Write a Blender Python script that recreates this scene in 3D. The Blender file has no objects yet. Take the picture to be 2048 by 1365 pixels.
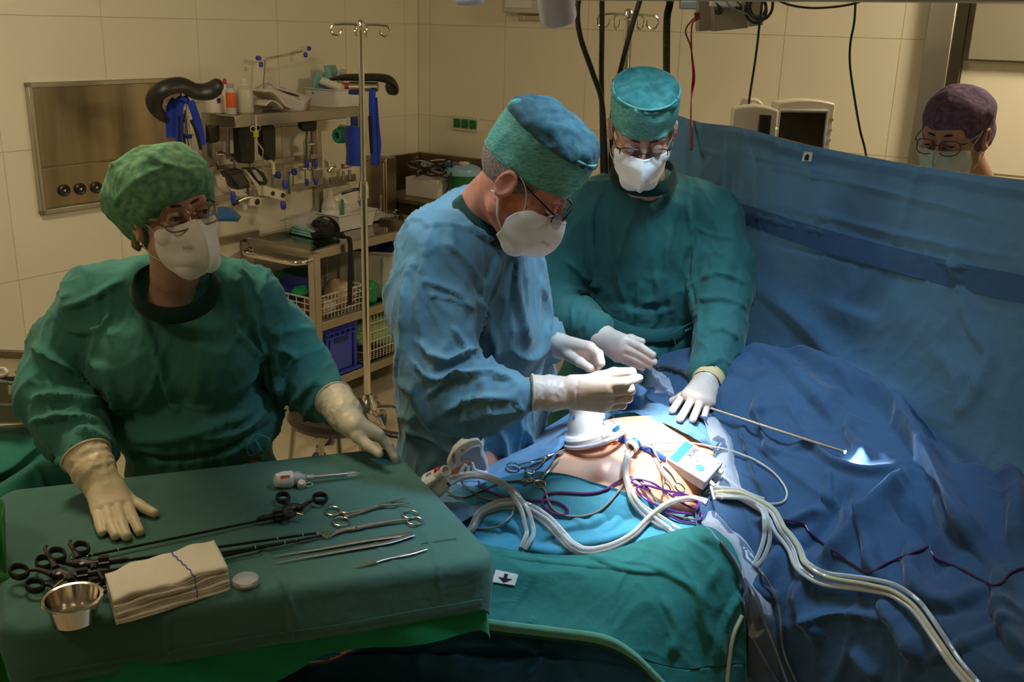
import bpy, bmesh, math, random
import numpy as np
from mathutils import Vector, Matrix, noise as mnoise
random.seed(7); np.random.seed(7)
SC = bpy.context.scene
COL = SC.collection
PI = math.pi
# ------------------------------------------------------------------ camera
CAM_H, FPX = 1.98, 2010.0
_th, _ro = math.radians(17.6), math.radians(1.6)
cF = np.array([0, math.cos(_th), -math.sin(_th)])
_u0 = np.array([0, math.sin(_th), math.cos(_th)]); _r0 = np.array([1.0, 0, 0])
cR = _r0*math.cos(_ro) + _u0*math.sin(_ro)
cU = -_r0*math.sin(_ro) + _u0*math.cos(_ro)
cC = np.array([0, 0, CAM_H])
cam = bpy.data.cameras.new('camera'); cam.sensor_width = 36.0; cam.lens = 36.0*FPX/2048
cam.clip_start = 0.05; cam.clip_end = 60
camo = bpy.data.objects.new('camera', cam); COL.objects.link(camo)
camo.matrix_world = Matrix(((cR[0], cU[0], -cF[0], 0), (cR[1], cU[1], -cF[1], 0), (cR[2], cU[2], -cF[2], CAM_H), (0, 0, 0, 1)))
SC.camera = camo
# ------------------------------------------------------------------ colour management, world
SC.view_settings.view_transform = 'Standard'
SC.view_settings.look = 'None'
SC.view_settings.gamma = 1.0
SC.view_settings.use_curve_mapping = False
SC.view_settings.exposure = 0.0
w = bpy.data.worlds.new('world'); SC.world = w; w.use_nodes = True
w.node_tree.nodes['Background'].inputs[0].default_value = (1.0, 0.84, 0.6, 1)
w.node_tree.nodes['Background'].inputs[1].default_value = 0.10
# ------------------------------------------------------------------ lights
def area(name, loc, target, size, power, color, sy=None, spread=None):
    l = bpy.data.lights.new(name, 'AREA'); l.energy = power; l.color = color
    l.size = size
    if sy: l.shape = 'RECTANGLE'; l.size_y = sy
    if spread: l.spread = math.radians(spread)
    o = bpy.data.objects.new(name, l); COL.objects.link(o); o.location = loc
    o.rotation_euler = (Vector(target)-Vector(loc)).to_track_quat('-Z', 'Y').to_euler()
    return o
def spot(name, loc, target, power, color, angle, blend, radius):
    l = bpy.data.lights.new(name, 'SPOT'); l.energy = power; l.color = color
    l.spot_size = math.radians(angle); l.spot_blend = blend; l.shadow_soft_size = radius
    o = bpy.data.objects.new(name, l); COL.objects.link(o); o.location = loc
    o.rotation_euler = (Vector(target)-Vector(loc)).to_track_quat('-Z', 'Y').to_euler()
    return o
WARM = (1.0, 0.84, 0.56)
area('ceiling_lamp_light_right', (2.0, 3.3, 2.84), (1.6, 3.7, 0), 0.6, 66, WARM)
area('ceiling_lamp_light_left', (-1.3, 2.7, 2.84), (-1.5, 3.0, 0), 0.6, 42, WARM)
area('ceiling_lamp_light_rear', (-1.7, 0.9, 2.84), (-1.2, 1.7, 0), 0.6, 13, WARM)
# the surgical lamp: a tight white beam on the belly and a wide cool one around it
spot('surgical_lamp_beam', (0.22, 1.72, 2.62), (0.215, 2.19, 1.0), 950, (1.0, 0.96, 0.93), 22.5, 1.0, 0.10)
spot('surgical_lamp_spill', (0.55, 2.0, 2.75), (0.30, 2.22, 1.0), 170, (0.50, 0.74, 1.0), 68, 1.0, 0.22)
spot('second_lamp_spill', (-0.30, 1.72, 2.62), (-0.02, 2.45, 1.25), 62, (0.52, 0.74, 1.0), 44, 1.0, 0.15)
# ------------------------------------------------------------------ projection helpers
def ray(x, y): return cF + (x-1024)/FPX*cR - (y-682.5)/FPX*cU
def P(x, y, d):
    """a point of the photograph at forward distance d (metres); negative d means height -d"""
    r = ray(x, y)
    return cC + r*(d/r[1]) if d > 0 else cC + r*((-d-CAM_H)/r[2])
def proj(v):
    q = v - cC; ww = q@cF
    return np.stack([1024+FPX*(q@cR)/ww, 682.5-FPX*(q@cU)/ww], -1), ww
def hitplane(x, y, n, p0):
    d = ray(x, y); n = np.array(n, float); t = ((np.array(p0)-cC)@n)/(d@n); return cC + d*t
# ------------------------------------------------------------------ object helpers
def tag(o, label=None, cat=None, group=None, kind=None):
    if label: o['label'] = label
    if cat: o['category'] = cat
    if group: o['group'] = group
    if kind: o['kind'] = kind
    return o
def thing(name, label, cat, loc=(0, 0, 0), group=None):
    o = bpy.data.objects.new(name, None); COL.objects.link(o); o.location = [float(a) for a in loc]
    o.empty_display_size = 0.05
    return tag(o, label, cat, group)
def root_loc(p):
    l = Vector((0, 0, 0))
    while p is not None:
        l = l + Vector(p.location); p = p.parent
    return l
def mesh_obj(name, v, f, mat, parent=None, smooth=True, sharp=None, mi=None, base=True):
    """one mesh object from world-space vertices"""
    v = np.asarray(v, float).reshape(-1, 3)
    if parent is not None: off = np.array(root_loc(parent))
    elif base: off = np.array([(v[:, 0].min()+v[:, 0].max())/2, (v[:, 1].min()+v[:, 1].max())/2, v[:, 2].min()])
    else: off = np.zeros(3)
    me = bpy.data.meshes.new(name)
    if isinstance(f, np.ndarray):
        vv = (v-off).astype(np.float32)
        me.vertices.add(len(vv)); me.vertices.foreach_set('co', vv.ravel())
        n, k = f.shape
        me.loops.add(n*k); me.loops.foreach_set('vertex_index', f.astype(np.int32).ravel())
        me.polygons.add(n); me.polygons.foreach_set('loop_start', np.arange(0, n*k, k, dtype=np.int32))
        me.update(calc_edges=True); me.validate()
    else:
        me.from_pydata([tuple(a) for a in (v-off)], [], f)
    mats = mat if isinstance(mat, (list, tuple)) else [mat]
    for m in mats: me.materials.append(m)
    if mi is not None: me.polygons.foreach_set('material_index', np.asarray(mi, dtype=np.int32))
    me.polygons.foreach_set('use_smooth', np.full(len(me.polygons), smooth))
    if smooth and sharp: me.set_sharp_from_angle(angle=math.radians(sharp))
    me.update()
    o = bpy.data.objects.new(name, me); COL.objects.link(o)
    if parent is not None: o.parent = parent
    else: o.location = off
    return o
def copy_tree(o, parent=None):
    c = o.copy(); COL.objects.link(c)
    if parent is not None: c.parent = parent
    for ch in list(o.children): copy_tree(ch, c)
    return c
def catmull(pts, n=8, closed=False):
    p = np.array(pts, float)
    if len(p) < 3: return np.array([p[0]+(p[-1]-p[0])*t for t in np.linspace(0, 1, n+1)])
    if closed: q = np.vstack([p[-1], p, p[0], p[1]])
    else: q = np.vstack([2*p[0]-p[1], p, 2*p[-1]-p[-2]])
    out = []
    for i in range(1, len(q)-2):
        a, b, c, d = q[i-1:i+3]
        for k in range(n):
            t = k/n
            out.append(0.5*((2*b)+(c-a)*t+(2*a-5*b+4*c-d)*t*t+(3*b-a-3*c+d)*t**3))
    if not closed: out.append(p[-1])
    return np.array(out)
def unit(a):
    a = np.array(a, float); return a/(np.linalg.norm(a)+1e-12)
class MB:
    """collects shapes into one mesh"""
    def __init__(s): s.v = []; s.f = []; s.m = []; s.mat = 0
    def add(s, v, f):
        o = len(s.v); s.v += [tuple(map(float, a)) for a in v]
        for q in f: s.f.append(tuple(int(i)+o for i in q)); s.m.append(s.mat)
        return s
    def box(s, c, sz, ax=None, M=None):
        c = np.array(c, float); X, Y, Z = (np.eye(3) if ax is None else np.array(ax, float))
        hx, hy, hz = [a/2 for a in sz]
        v = [c+X*hx*i+Y*hy*j+Z*hz*k for i in (-1, 1) for j in (-1, 1) for k in (-1, 1)]
        return s.add(v, [(0, 1, 3, 2), (4, 6, 7, 5), (0, 4, 5, 1), (2, 3, 7, 6), (0, 2, 6, 4), (1, 5, 7, 3)])
    def rings(s, R, closed=False, cap=True):
        """R: list of rings (k,3)"""
        k = len(R[0]); n = len(R); v = np.vstack(R); f = []
        for i in range(n if closed else n-1):
            a, b = i*k, ((i+1) % n)*k
            for j in range(k):
                f.append((a+j, a+(j+1) % k, b+(j+1) % k, b+j))
        if cap and not closed:
            f.append(tuple(range(k-1, -1, -1))); f.append(tuple(range((n-1)*k, n*k)))
        return s.add(v, f)
    def tube(s, pts, r, n=8, closed=False, flat=None, up=None, cap=True):
        """r scalar or list; flat=(a,b) gives an elliptic or flat section scaled by r"""
        p = np.array(pts, float); m = len(p)
        rr = np.full(m, r) if np.isscalar(r) else np.interp(np.linspace(0, 1, m), np.linspace(0, 1, len(r)), r)
        T = np.zeros_like(p)
        T[1:-1] = p[2:]-p[:-2]; T[0] = p[1]-p[0]; T[-1] = p[-1]-p[-2]
        if closed: T[0] = T[-1] = p[1]-p[-1] if m > 2 else T[0]; T[-1] = p[0]-p[-2]
        T = T/(np.linalg.norm(T, axis=1)[:, None]+1e-12)
        u = np.array(up if up is not None else ((0, 0, 1) if abs(T[0][2]) < .9 else (1, 0, 0)), float)
        R = []
        a, b = flat or (1, 1)
        for i in range(m):
            if up is not None: u = np.array(up, float)
            u = u-T[i]*(u@T[i]); u = u/(np.linalg.norm(u)+1e-12); w2 = np.cross(T[i], u)
            R.append(np.array([p[i]+(w2*math.cos(2*PI*j/n)*a+u*math.sin(2*PI*j/n)*b)*rr[i] for j in range(n)]))
        return s.rings(R, closed, cap)
    def cyl(s, a, b, r0, r1=None, n=16):
        return s.tube([a, b], [r0, r0 if r1 is None else r1], n)
    def lathe(s, prof, o=(0, 0, 0), Z=(0, 0, 1), n=24, X=None, sx=1, sy=1, cap=False):
        Z = unit(Z); X = unit(np.cross((0, 1, 0) if abs(Z[1]) < .9 else (1, 0, 0), Z)) if X is None else unit(np.array(X)-Z*(np.array(X)@Z)); Y = np.cross(Z, X)
        R = [np.array([np.array(o)+Z*h+(X*math.cos(2*PI*j/n)*sx+Y*math.sin(2*PI*j/n)*sy)*max(r, 1e-5) for j in range(n)]) for r, h in prof]
        return s.rings(R, cap=cap)
    def ball(s, c, r, n=12, sc=(1, 1, 1), ax=None):
        A = np.eye(3) if ax is None else np.array(ax, float)
        R = []
        for i in range(n//2+1):
            t = -PI/2+PI*i/(n//2)
            R.append(np.array([np.array(c)+r*(A[0]*sc[0]*max(math.cos(t), 1e-4)*math.cos(2*PI*j/n)+A[1]*sc[1]*max(math.cos(t), 1e-4)*math.sin(2*PI*j/n)+A[2]*sc[2]*math.sin(t)) for j in range(n)]))
        return s.rings(R, cap=False)
    def prism(s, poly, d):
        """closed outline (k,3) extruded by vector d"""
        p = np.array(poly, float); k = len(p); d = np.array(d, float)
        f = [tuple(range(k-1, -1, -1)), tuple(range(k, 2*k))]+[(j, (j+1) % k, k+(j+1) % k, k+j) for j in range(k)]
        return s.add(np.vstack([p, p+d]), f)
    def build(s, name, mat, parent=None, smooth=True, sharp=35, bevel=None, base=True):
        o = mesh_obj(name, s.v, s.f, mat, parent, smooth, sharp, s.m if isinstance(mat, (list, tuple)) else None, base)
        if bevel:
            b = o.modifiers.new('bevel', 'BEVEL'); b.width = bevel; b.segments = 2; b.limit_method = 'ANGLE'; b.angle_limit = math.radians(40)
        return o
def grid_faces(nu, nv):
    i = np.arange(nu-1)[:, None]*nv+np.arange(nv-1)[None, :]
    i = i.ravel(); return np.stack([i, i+1, i+nv+1, i+nv], 1)
def vnormals(v, f):
    a = v[f[:, 2]]-v[f[:, 0]]; b = v[f[:, 3]]-v[f[:, 1]]; fn = np.cross(a, b)
    n = np.zeros_like(v)
    for k in range(4): np.add.at(n, f[:, k], fn)
    return n/(np.linalg.norm(n, axis=1)[:, None]+1e-12)
# folds: every stroke raises (or sinks) a soft ridge of cloth along a line
def segdist(q, pts):
    """distance of 2-D points to a polyline and the arc fraction"""
    best = np.full(len(q), 1e9); tt = np.zeros(len(q)); side = np.zeros(len(q))
    L = np.concatenate([[0], np.cumsum(np.linalg.norm(np.diff(pts, axis=0), axis=1))]); L = L/L[-1]
    for i in range(len(pts)-1):
        a, b = pts[i], pts[i+1]; d = b-a; h = np.clip(((q-a)@d)/(d@d+1e-9), 0, 1)
        c = a+h[:, None]*d; e = q-c; ds = np.hypot(e[:, 0], e[:, 1]); m = ds < best
        best[m] = ds[m]; tt[m] = (L[i]+h*(L[i+1]-L[i]))[m]; side[m] = np.sign(d[0]*e[:, 1]-d[1]*e[:, 0])[m]
    return best, tt, side
def strokes(v, f, S, amp=1.0, facing=True, flip=False):
    """S: list of (points [(px,py)..], width px, height m). profile: one steep side, one long side"""
    n = vnormals(v, f); px, ww = proj(v)
    # orient normals to viewer
    tov = cC-v; tov = tov/np.linalg.norm(tov, axis=1)[:, None]
    if flip and (n*tov).sum() < 0: n = -n
    fc = np.clip((n*tov).sum(1)*3, 0, 1) if facing else np.ones(len(v))
    d = np.zeros(len(v))
    for s in S:
        pts = catmull(np.array(s[0], float), 5) if len(s[0]) > 2 else np.array(s[0], float)
        wd, h = s[1], s[2]
        lo = pts.min(0)-3*wd; hi = pts.max(0)+3*wd
        m = np.where((px > lo).all(1) & (px < hi).all(1))[0]
        if len(m) == 0: continue
        ds, t, side = segdist(px[m], pts)
        tap = np.clip(np.minimum(t, 1-t)*4+0.15, 0, 1); tap = tap*tap*(3-2*tap)
        wl = np.where(side > 0, wd*.55, wd*1.25)
        d[m] += h*tap*np.exp(-(ds/wl)**2)
    return v+n*(d*fc*amp)[:, None]
def vnoise(v, scale, seed=0, octaves=2):
    out = np.empty(len(v)); sc = np.array(scale, float); q = v*sc+seed*13.7
    for i, a in enumerate(q):
        s = mnoise.noise(Vector(a))
        if octaves > 1: s += .5*mnoise.noise(Vector(a*2.1))
        out[i] = s
    return out
def wrinkles(v, seed=0, sc=5.0, p=3.0):
    """thin sharp ridges on a flat ground, 0..1"""
    q = v*sc+seed*5.1; out = np.empty(len(v))
    for i, a in enumerate(q):
        A = Vector(a); w = mnoise.noise_vector(A*.55)*1.3
        s = max(0., 1-abs(mnoise.noise(A+w))*3.2); t = max(0., 1-abs(mnoise.noise((A+w)*2.3))*3.2); out[i] = s**p+.45*t**p
    return out
def creases(v, seed=0, sc=6.0, octv=2):
    """ridged noise in 0..1, high along thin lines"""
    q = v*sc+seed*7.3; out = np.empty(len(v))
    for i, a in enumerate(q):
        A = Vector(a); s = 1-abs(mnoise.noise(A))*2.4
        if octv > 1: s += .45*(1-abs(mnoise.noise(A*2.2))*2.4)
        out[i] = s
    return out
# ------------------------------------------------------------------ signed distance modelling
class SDF:
    def __init__(s, lo, hi, h):
        s.lo = np.array(lo, float); s.h = h; s.n = np.ceil((np.array(hi)-s.lo)/h).astype(int)+1
        s.F = np.full(s.n, 1.0, np.float32)
        s.ax = [(s.lo[i]+h*np.arange(s.n[i])).astype(np.float32) for i in range(3)]
    def _sub(s, lo, hi):
        a = np.clip(np.floor((np.array(lo)-s.lo)/s.h).astype(int), 0, s.n); b = np.clip(np.ceil((np.array(hi)-s.lo)/s.h).astype(int)+1, 0, s.n)
        sl = tuple(slice(a[i], b[i]) for i in range(3))
        return sl, s.ax[0][sl[0]][:, None, None], s.ax[1][sl[1]][None, :, None], s.ax[2][sl[2]][None, None, :]
    def _put(s, sl, d, k, op):
        if d.size == 0: return
        A = s.F[sl]
        if op == 'sub': B = -d; h = np.clip(k-np.abs(A-B), 0, None)/max(k, 1e-9); s.F[sl] = np.maximum(A, B)+h*h*k*.25
        else: h = np.clip(k-np.abs(A-d), 0, None)/max(k, 1e-9); s.F[sl] = np.minimum(A, d)-h*h*k*.25
    def cone(s, a, b, ra, rb, k=0.01, op='add', sq=None):
        a = np.array(a, float); b = np.array(b, float); m = max(ra, rb)+k+3*s.h
        sl, X, Y, Z = s._sub(np.minimum(a, b)-m, np.maximum(a, b)+m)
        d = b-a; L = d@d+1e-12
        h = np.clip(((X-a[0])*d[0]+(Y-a[1])*d[1]+(Z-a[2])*d[2])/L, 0, 1)
        D = np.sqrt((X-a[0]-h*d[0])**2+(Y-a[1]-h*d[1])**2+(Z-a[2]-h*d[2])**2)-(ra+(rb-ra)*h)
        s._put(sl, D, k, op); return s
    def chain(s, pts, rr, k=0.01, op='add'):
        for i in range(len(pts)-1): s.cone(pts[i], pts[i+1], rr[i], rr[i+1], k, op)
        return s
    def ell(s, c, r, ax=None, k=0.01, op='add'):
        c = np.array(c, float); A = np.eye(3) if ax is None else np.array(ax, float); m = max(r)+k+3*s.h
        sl, X, Y, Z = s._sub(c-m, c+m)
        q = [(X-c[0])*A[i][0]+(Y-c[1])*A[i][1]+(Z-c[2])*A[i][2] for i in range(3)]
        k0 = np.sqrt(sum((q[i]/r[i])**2 for i in range(3))); k1 = np.sqrt(sum((q[i]/r[i]**2)**2 for i in range(3)))+1e-9
        s._put(sl, k0*(k0-1)/k1, k, op); return s
    def box(s, c, half, ax=None, rnd=0.01, k=0.01, op='add'):
        c = np.array(c, float); A = np.eye(3) if ax is None else np.array(ax, float); m = np.linalg.norm(half)+k+3*s.h
        sl, X, Y, Z = s._sub(c-m, c+m)
        q = [np.abs((X-c[0])*A[i][0]+(Y-c[1])*A[i][1]+(Z-c[2])*A[i][2])-half[i]+rnd for i in range(3)]
        D = np.sqrt(sum(np.clip(a, 0, None)**2 for a in q))+np.minimum(np.maximum(np.maximum(q[0], q[1]), q[2]), 0)-rnd
        s._put(sl, D, k, op); return s
    def cut(s, p, n, k=0.004):
        """keep the side the normal n points away from"""
        n = unit(n); X, Y, Z = s.ax[0][:, None, None], s.ax[1][None, :, None], s.ax[2][None, None, :]
        D = (X-p[0])*n[0]+(Y-p[1])*n[1]+(Z-p[2])*n[2]
        A = s.F; h = np.clip(k-np.abs(A-D), 0, None)/max(k, 1e-9); s.F = (np.maximum(A, D)+h*h*k*.25).astype(np.float32); return s
    def mesh(s):
        """naive surface nets"""
        F = s.F.copy(); F[0] = F[-1] = 1; F[:, 0] = F[:, -1] = 1; F[:, :, 0] = F[:, :, -1] = 1
        I = F < 0; nx, ny, nz = F.shape
        c = [I[i:nx-1+i, j:ny-1+j, k:nz-1+k] for i in (0, 1) for j in (0, 1) for k in (0, 1)]
        any_ = np.logical_or.reduce(c); all_ = np.logical_and.reduce(c); act = any_ & ~all_
        idx = np.full(act.shape, -1, np.int64); cells = np.argwhere(act); idx[act] = np.arange(len(cells))
        g = lambda o: F[cells[:, 0]+o[0], cells[:, 1]+o[1], cells[:, 2]+o[2]]
        off = [(i, j, k) for i in (0, 1) for j in (0, 1) for k in (0, 1)]
        val = {o: g(o) for o in off}
        acc = np.zeros((len(cells), 3)); cnt = np.zeros(len(cells))
        for o in off:
            for ax in range(3):
                if o[ax] == 0:
                    o2 = list(o); o2[ax] = 1; o2 = tuple(o2)
                    a, b = val[o], val[o2]; m = (a < 0) != (b < 0)
                    t = np.where(m, a/(a-b+1e-20), 0)
                    p = np.array(o, float)[None].repeat(len(cells), 0); p[:, ax] += t
                    acc[m] += p[m]; cnt[m] += 1
        v = s.lo+s.h*(cells+acc/cnt[:, None])
        faces = []
        for ax in range(3):
            a1, a2 = (ax+1) % 3, (ax+2) % 3
            sl0 = [slice(1, -1)]*3; sl1 = [slice(1, -1)]*3
            sl0[ax] = slice(0, -1); sl1[ax] = slice(1, None)
            A, B = I[tuple(sl0)], I[tuple(sl1)]
            e = np.argwhere(A != B); 
            if len(e) == 0: continue
            inside = A[tuple(e.T)]
            base = e.copy(); base[:, a1] += 1; base[:, a2] += 1
            def cell(d1, d2):
                q = base.copy(); q[:, a1] -= d1; q[:, a2] -= d2; return idx[tuple(q.T)]
            q = np.stack([cell(1, 1), cell(0, 1), cell(0, 0), cell(1, 0)], 1)
            q[~inside] = q[~inside][:, ::-1]
            faces.append(q)
        f = np.vstack(faces); f = f[(f >= 0).all(1)]
        if np.einsum('ij,ij->i', v[f[:, 0]], np.cross(v[f[:, 1]], v[f[:, 2]])).sum() < 0: f = f[:, ::-1]
        return v, f
def relax(v, f, n=2, lam=0.5):
    e = np.vstack([f[:, [0, 1]], f[:, [1, 2]], f[:, [2, 3]], f[:, [3, 0]]])
    for _ in range(n):
        s = np.zeros_like(v); c = np.zeros(len(v))
        np.add.at(s, e[:, 0], v[e[:, 1]]); np.add.at(s, e[:, 1], v[e[:, 0]])
        np.add.at(c, e[:, 0], 1); np.add.at(c, e[:, 1], 1)
        v = v+(s/np.maximum(c, 1)[:, None]-v)*lam
    return v
# sheet of cloth from rows of control points
def sheet(rows, nu, nv):
    """rows: list of rows of 3-D points (same count) -> dense (nu*nv) grid"""
    A = np.array(rows, float)
    def res(A, n, axis):
        A = np.moveaxis(A, axis, 0); m = len(A)
        q = np.concatenate([[2*A[0]-A[1]], A, [2*A[-1]-A[-2]]])
        t = np.linspace(0, m-1-1e-6, n); i = t.astype(int); u = (t-i).reshape((-1,)+(1,)*(A.ndim-1))
        a, b, c, d = q[i], q[i+1], q[i+2], q[i+3]
        o = 0.5*(2*b+(c-a)*u+(2*a-5*b+4*c-d)*u*u+(3*b-a-3*c+d)*u**3)
        return np.moveaxis(o, 0, axis)
    A = res(res(A, nu, 0), nv, 1)
    return A.reshape(-1, 3), grid_faces(nu, nv)
# ------------------------------------------------------------------ materials
MATS = {}
def mat(name, col, rough=.5, metal=0., bump=None, var=None, spec=None, trans=0., sheen=0., alpha=None, emit=None, sss=0., aniso=0., coat=0., var2=None):
    """bump=(scale,strength,dist); var=(scale,amount[,stretch]) mottles the colour"""
    if name in MATS: return MATS[name]
    m = bpy.data.materials.new(name); m.use_nodes = True; N = m.node_tree.nodes; L = m.node_tree.links
    b = N['Principled BSDF']; I = b.inputs
    I['Base Color'].default_value = (*col, 1); I['Roughness'].default_value = rough; I['Metallic'].default_value = metal
    if spec is not None: I['Specular IOR Level'].default_value = spec
    I['Transmission Weight'].default_value = trans
    I['Sheen Weight'].default_value = sheen; I['Sheen Roughness'].default_value = .4
    if sss: I['Subsurface Weight'].default_value = sss; I['Subsurface Radius'].default_value = (.02, .008, .004); I['Subsurface Scale'].default_value = 1.0
    if coat: I['Coat Weight'].default_value = coat; I['Coat Roughness'].default_value = .15
    if alpha is not None: I['Alpha'].default_value = alpha
    if aniso: I['Anisotropic'].default_value = aniso
    if emit: I['Emission Color'].default_value = (*emit[0], 1); I['Emission Strength'].default_value = emit[1]
    tc = N.new('ShaderNodeTexCoord')
    if var:
        mp = N.new('ShaderNodeMapping'); L.new(tc.outputs['Object'], mp.inputs[0])
        if len(var) > 2: mp.inputs['Scale'].default_value = var[2]
        t = N.new('ShaderNodeTexNoise'); t.inputs['Scale'].default_value = var[0]; t.inputs['Detail'].default_value = 4
        L.new(mp.outputs[0], t.inputs['Vector'])
        cr = N.new('ShaderNodeMix'); cr.data_type = 'RGBA'
        k = var[1]
        c2 = var2 or [min(1, c*(1+k)) for c in col]; c1 = [c*(1-k) for c in col] if var2 is None else col
        mr = N.new('ShaderNodeMapRange'); mr.inputs['From Min'].default_value = .32; mr.inputs['From Max'].default_value = .68
        L.new(t.outputs['Fac'], mr.inputs['Value']); L.new(mr.outputs[0], cr.inputs['Factor'])
        cr.inputs[6].default_value = (*c1, 1); cr.inputs[7].default_value = (*c2, 1)
        L.new(cr.outputs[2], I['Base Color'])
    if bump:
        bs = bump if isinstance(bump, list) else [bump]; prev = None
        for sc_, st, di in bs:
            t = N.new('ShaderNodeTexNoise'); t.inputs['Scale'].default_value = sc_; t.inputs['Detail'].default_value = 3
            L.new(tc.outputs['Object'], t.inputs['Vector'])
            bp = N.new('ShaderNodeBump'); bp.inputs['Strength'].default_value = st; bp.inputs['Distance'].default_value = di
            L.new(t.outputs['Fac'], bp.inputs['Height'])
            if prev: L.new(prev.outputs[0], bp.inputs['Normal'])
            prev = bp
        L.new(prev.outputs[0], I['Normal'])
    MATS[name] = m; return m
def cloth(name, col, var=.12, rough=.85, fine=900, sheen=.15, bumps=None, vs=9):
    return mat(name, col, rough, var=(vs, var), bump=bumps or [(13, .45, .014), (42, .35, .004), (fine, .25, .0006)], sheen=sheen, spec=.25)
M_steel = mat('brushed_steel', (.50, .46, .40), .32, 1.0, bump=(60, .05, .002), var=(5, .10))
M_steel2 = mat('polished_steel', (.72, .69, .64), .16, 1.0)
M_instr = mat('instrument_steel', (.62, .60, .57), .27, 1.0, bump=(300, .05, .0005))
M_chrome = mat('chrome', (.80, .76, .70), .12, 1.0)
M_panelsteel = mat('panel_steel', (.36, .29, .20), .34, 1.0, var=(2.2, .45, (3.0, 3.0, .25)), bump=(3, .12, .02))
M_black = mat('black_plastic', (.016, .014, .013), .38)
M_blackpad = mat('black_vinyl', (.020, .017, .014), .42, bump=[(14, .3, .01), (400, .1, .0005)])
M_white = mat('white_plastic', (.72, .70, .66), .35)
M_cream = mat('cream_plastic', (.66, .60, .48), .45)
M_grey = mat('grey_plastic', (.36, .36, .38), .4)
M_lgrey = mat('light_grey_plastic', (.55, .54, .50), .45)
M_blue = mat('blue_plastic', (.03, .05, .42), .4)
M_darkblue = mat('dark_blue_plastic', (.012, .018, .14), .4)
M_bluestrap = cloth('blue_webbing', (.018, .050, .40), .2, fine=400)
M_blackstrap = cloth('black_webbing', (.012, .012, .013), .2, fine=400)
M_red = mat('red_plastic', (.55, .02, .03), .3)
M_btnblue = mat('blue_button', (.02, .12, .55), .3)
M_greenplug = mat('green_socket', (.02, .22, .03), .4)
M_orange = mat('orange_print', (.75, .13, .03), .5)
M_paper = mat('white_paper', (.74, .71, .64), .7)
M_card = mat('cardboard', (.42, .27, .12), .8)
M_ink = mat('black_ink', (.01, .01, .012), .6)
M_greyink = mat('grey_ink', (.22, .22, .23), .6)
M_blueprint = mat('blue_print', (.015, .16, .42), .45)
M_wall = mat('wall_panel', (.77, .71, .57), .38, var=(1.5, .03), bump=(250, .04, .0006))
M_joint = mat('wall_joint', (.62, .55, .43), .7)
M_floor = mat('floor_vinyl', (.60, .52, .38), .3, var=(3, .08))
M_ceil = mat('ceiling_paint', (.70, .66, .58), .8)
def M_rough(nm, col, a): return mat(nm, col, .9)
M_gownG = cloth('green_gown_cotton', (.050, .205, .175), .16)
M_gownB = cloth('teal_gown_cotton', (.105, .225, .285), .12, sheen=.2)
M_gownA = cloth('dark_teal_gown_cotton', (.030, .135, .130), .14)
M_scrub = cloth('dark_green_scrub', (.004, .030, .024), .1)
M_capG = mat('green_cap_nonwoven', (.065, .20, .115), .9, var=(60, 0, (1, 1, 1)), var2=(.19, .38, .22), bump=[(60, .4, .004)], spec=.2)
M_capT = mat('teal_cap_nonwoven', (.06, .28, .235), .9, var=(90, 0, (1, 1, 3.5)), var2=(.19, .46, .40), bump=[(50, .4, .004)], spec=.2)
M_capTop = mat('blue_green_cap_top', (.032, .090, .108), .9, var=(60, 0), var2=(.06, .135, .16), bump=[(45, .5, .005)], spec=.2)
M_capP = mat('purple_cap_nonwoven', (.085, .050, .12), .9, var=(90, 0), var2=(.20, .135, .22), bump=[(60, .4, .004)], spec=.2)
M_skin = mat('skin_warm', (.52, .29, .21), .48, var=(30, .12), bump=[(350, .15, .0006)], sss=.08, spec=.4)
M_skinP = mat('skin_patient', (.76, .40, .25), .42, var=(14, .07), bump=[(380, .12, .0005)], sss=.1, spec=.45)
M_glove = mat('latex_glove', (.66, .55, .36), .42, var=(14, .08), bump=[(70, .18, .003), (500, .1, .0006)], sss=.06, spec=.4)
M_gloveW = mat('latex_glove_pale', (.66, .54, .46), .42, var=(14, .08), bump=[(70, .18, .003), (500, .1, .0006)], sss=.06, spec=.4)
M_gloveY = mat('latex_glove_yellow', (.72, .55, .26), .45, bump=[(70, .15, .003)], sss=.05)
M_mask = mat('white_mask_fleece', (.80, .78, .73), .85, bump=[(500, .2, .0006), (30, .2, .004)], sss=.05)
M_maskB = mat('pale_green_mask_fleece', (.62, .70, .64), .85, bump=[(500, .2, .0006)])
M_elastic = mat('white_elastic', (.78, .75, .68), .8)
M_eye = mat('eye_white', (.65, .60, .55), .15)
M_iris = mat('eye_iris', (.05, .035, .025), .1)
M_brow = mat('dark_brow_hair', (.05, .028, .018), .8, var=(200, .5), bump=(400, .6, .002))
M_hairg = mat('grey_hair', (.22, .17, .15), .8, var=(180, .5), bump=(500, .8, .002))
M_hairb = mat('dark_blond_hair', (.28, .18, .08), .8, var=(180, .5), bump=(500, .8, .002))
M_lens = mat('spectacle_glass', (1, 1, 1), .02, trans=1.0, alpha=.22)
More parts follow.
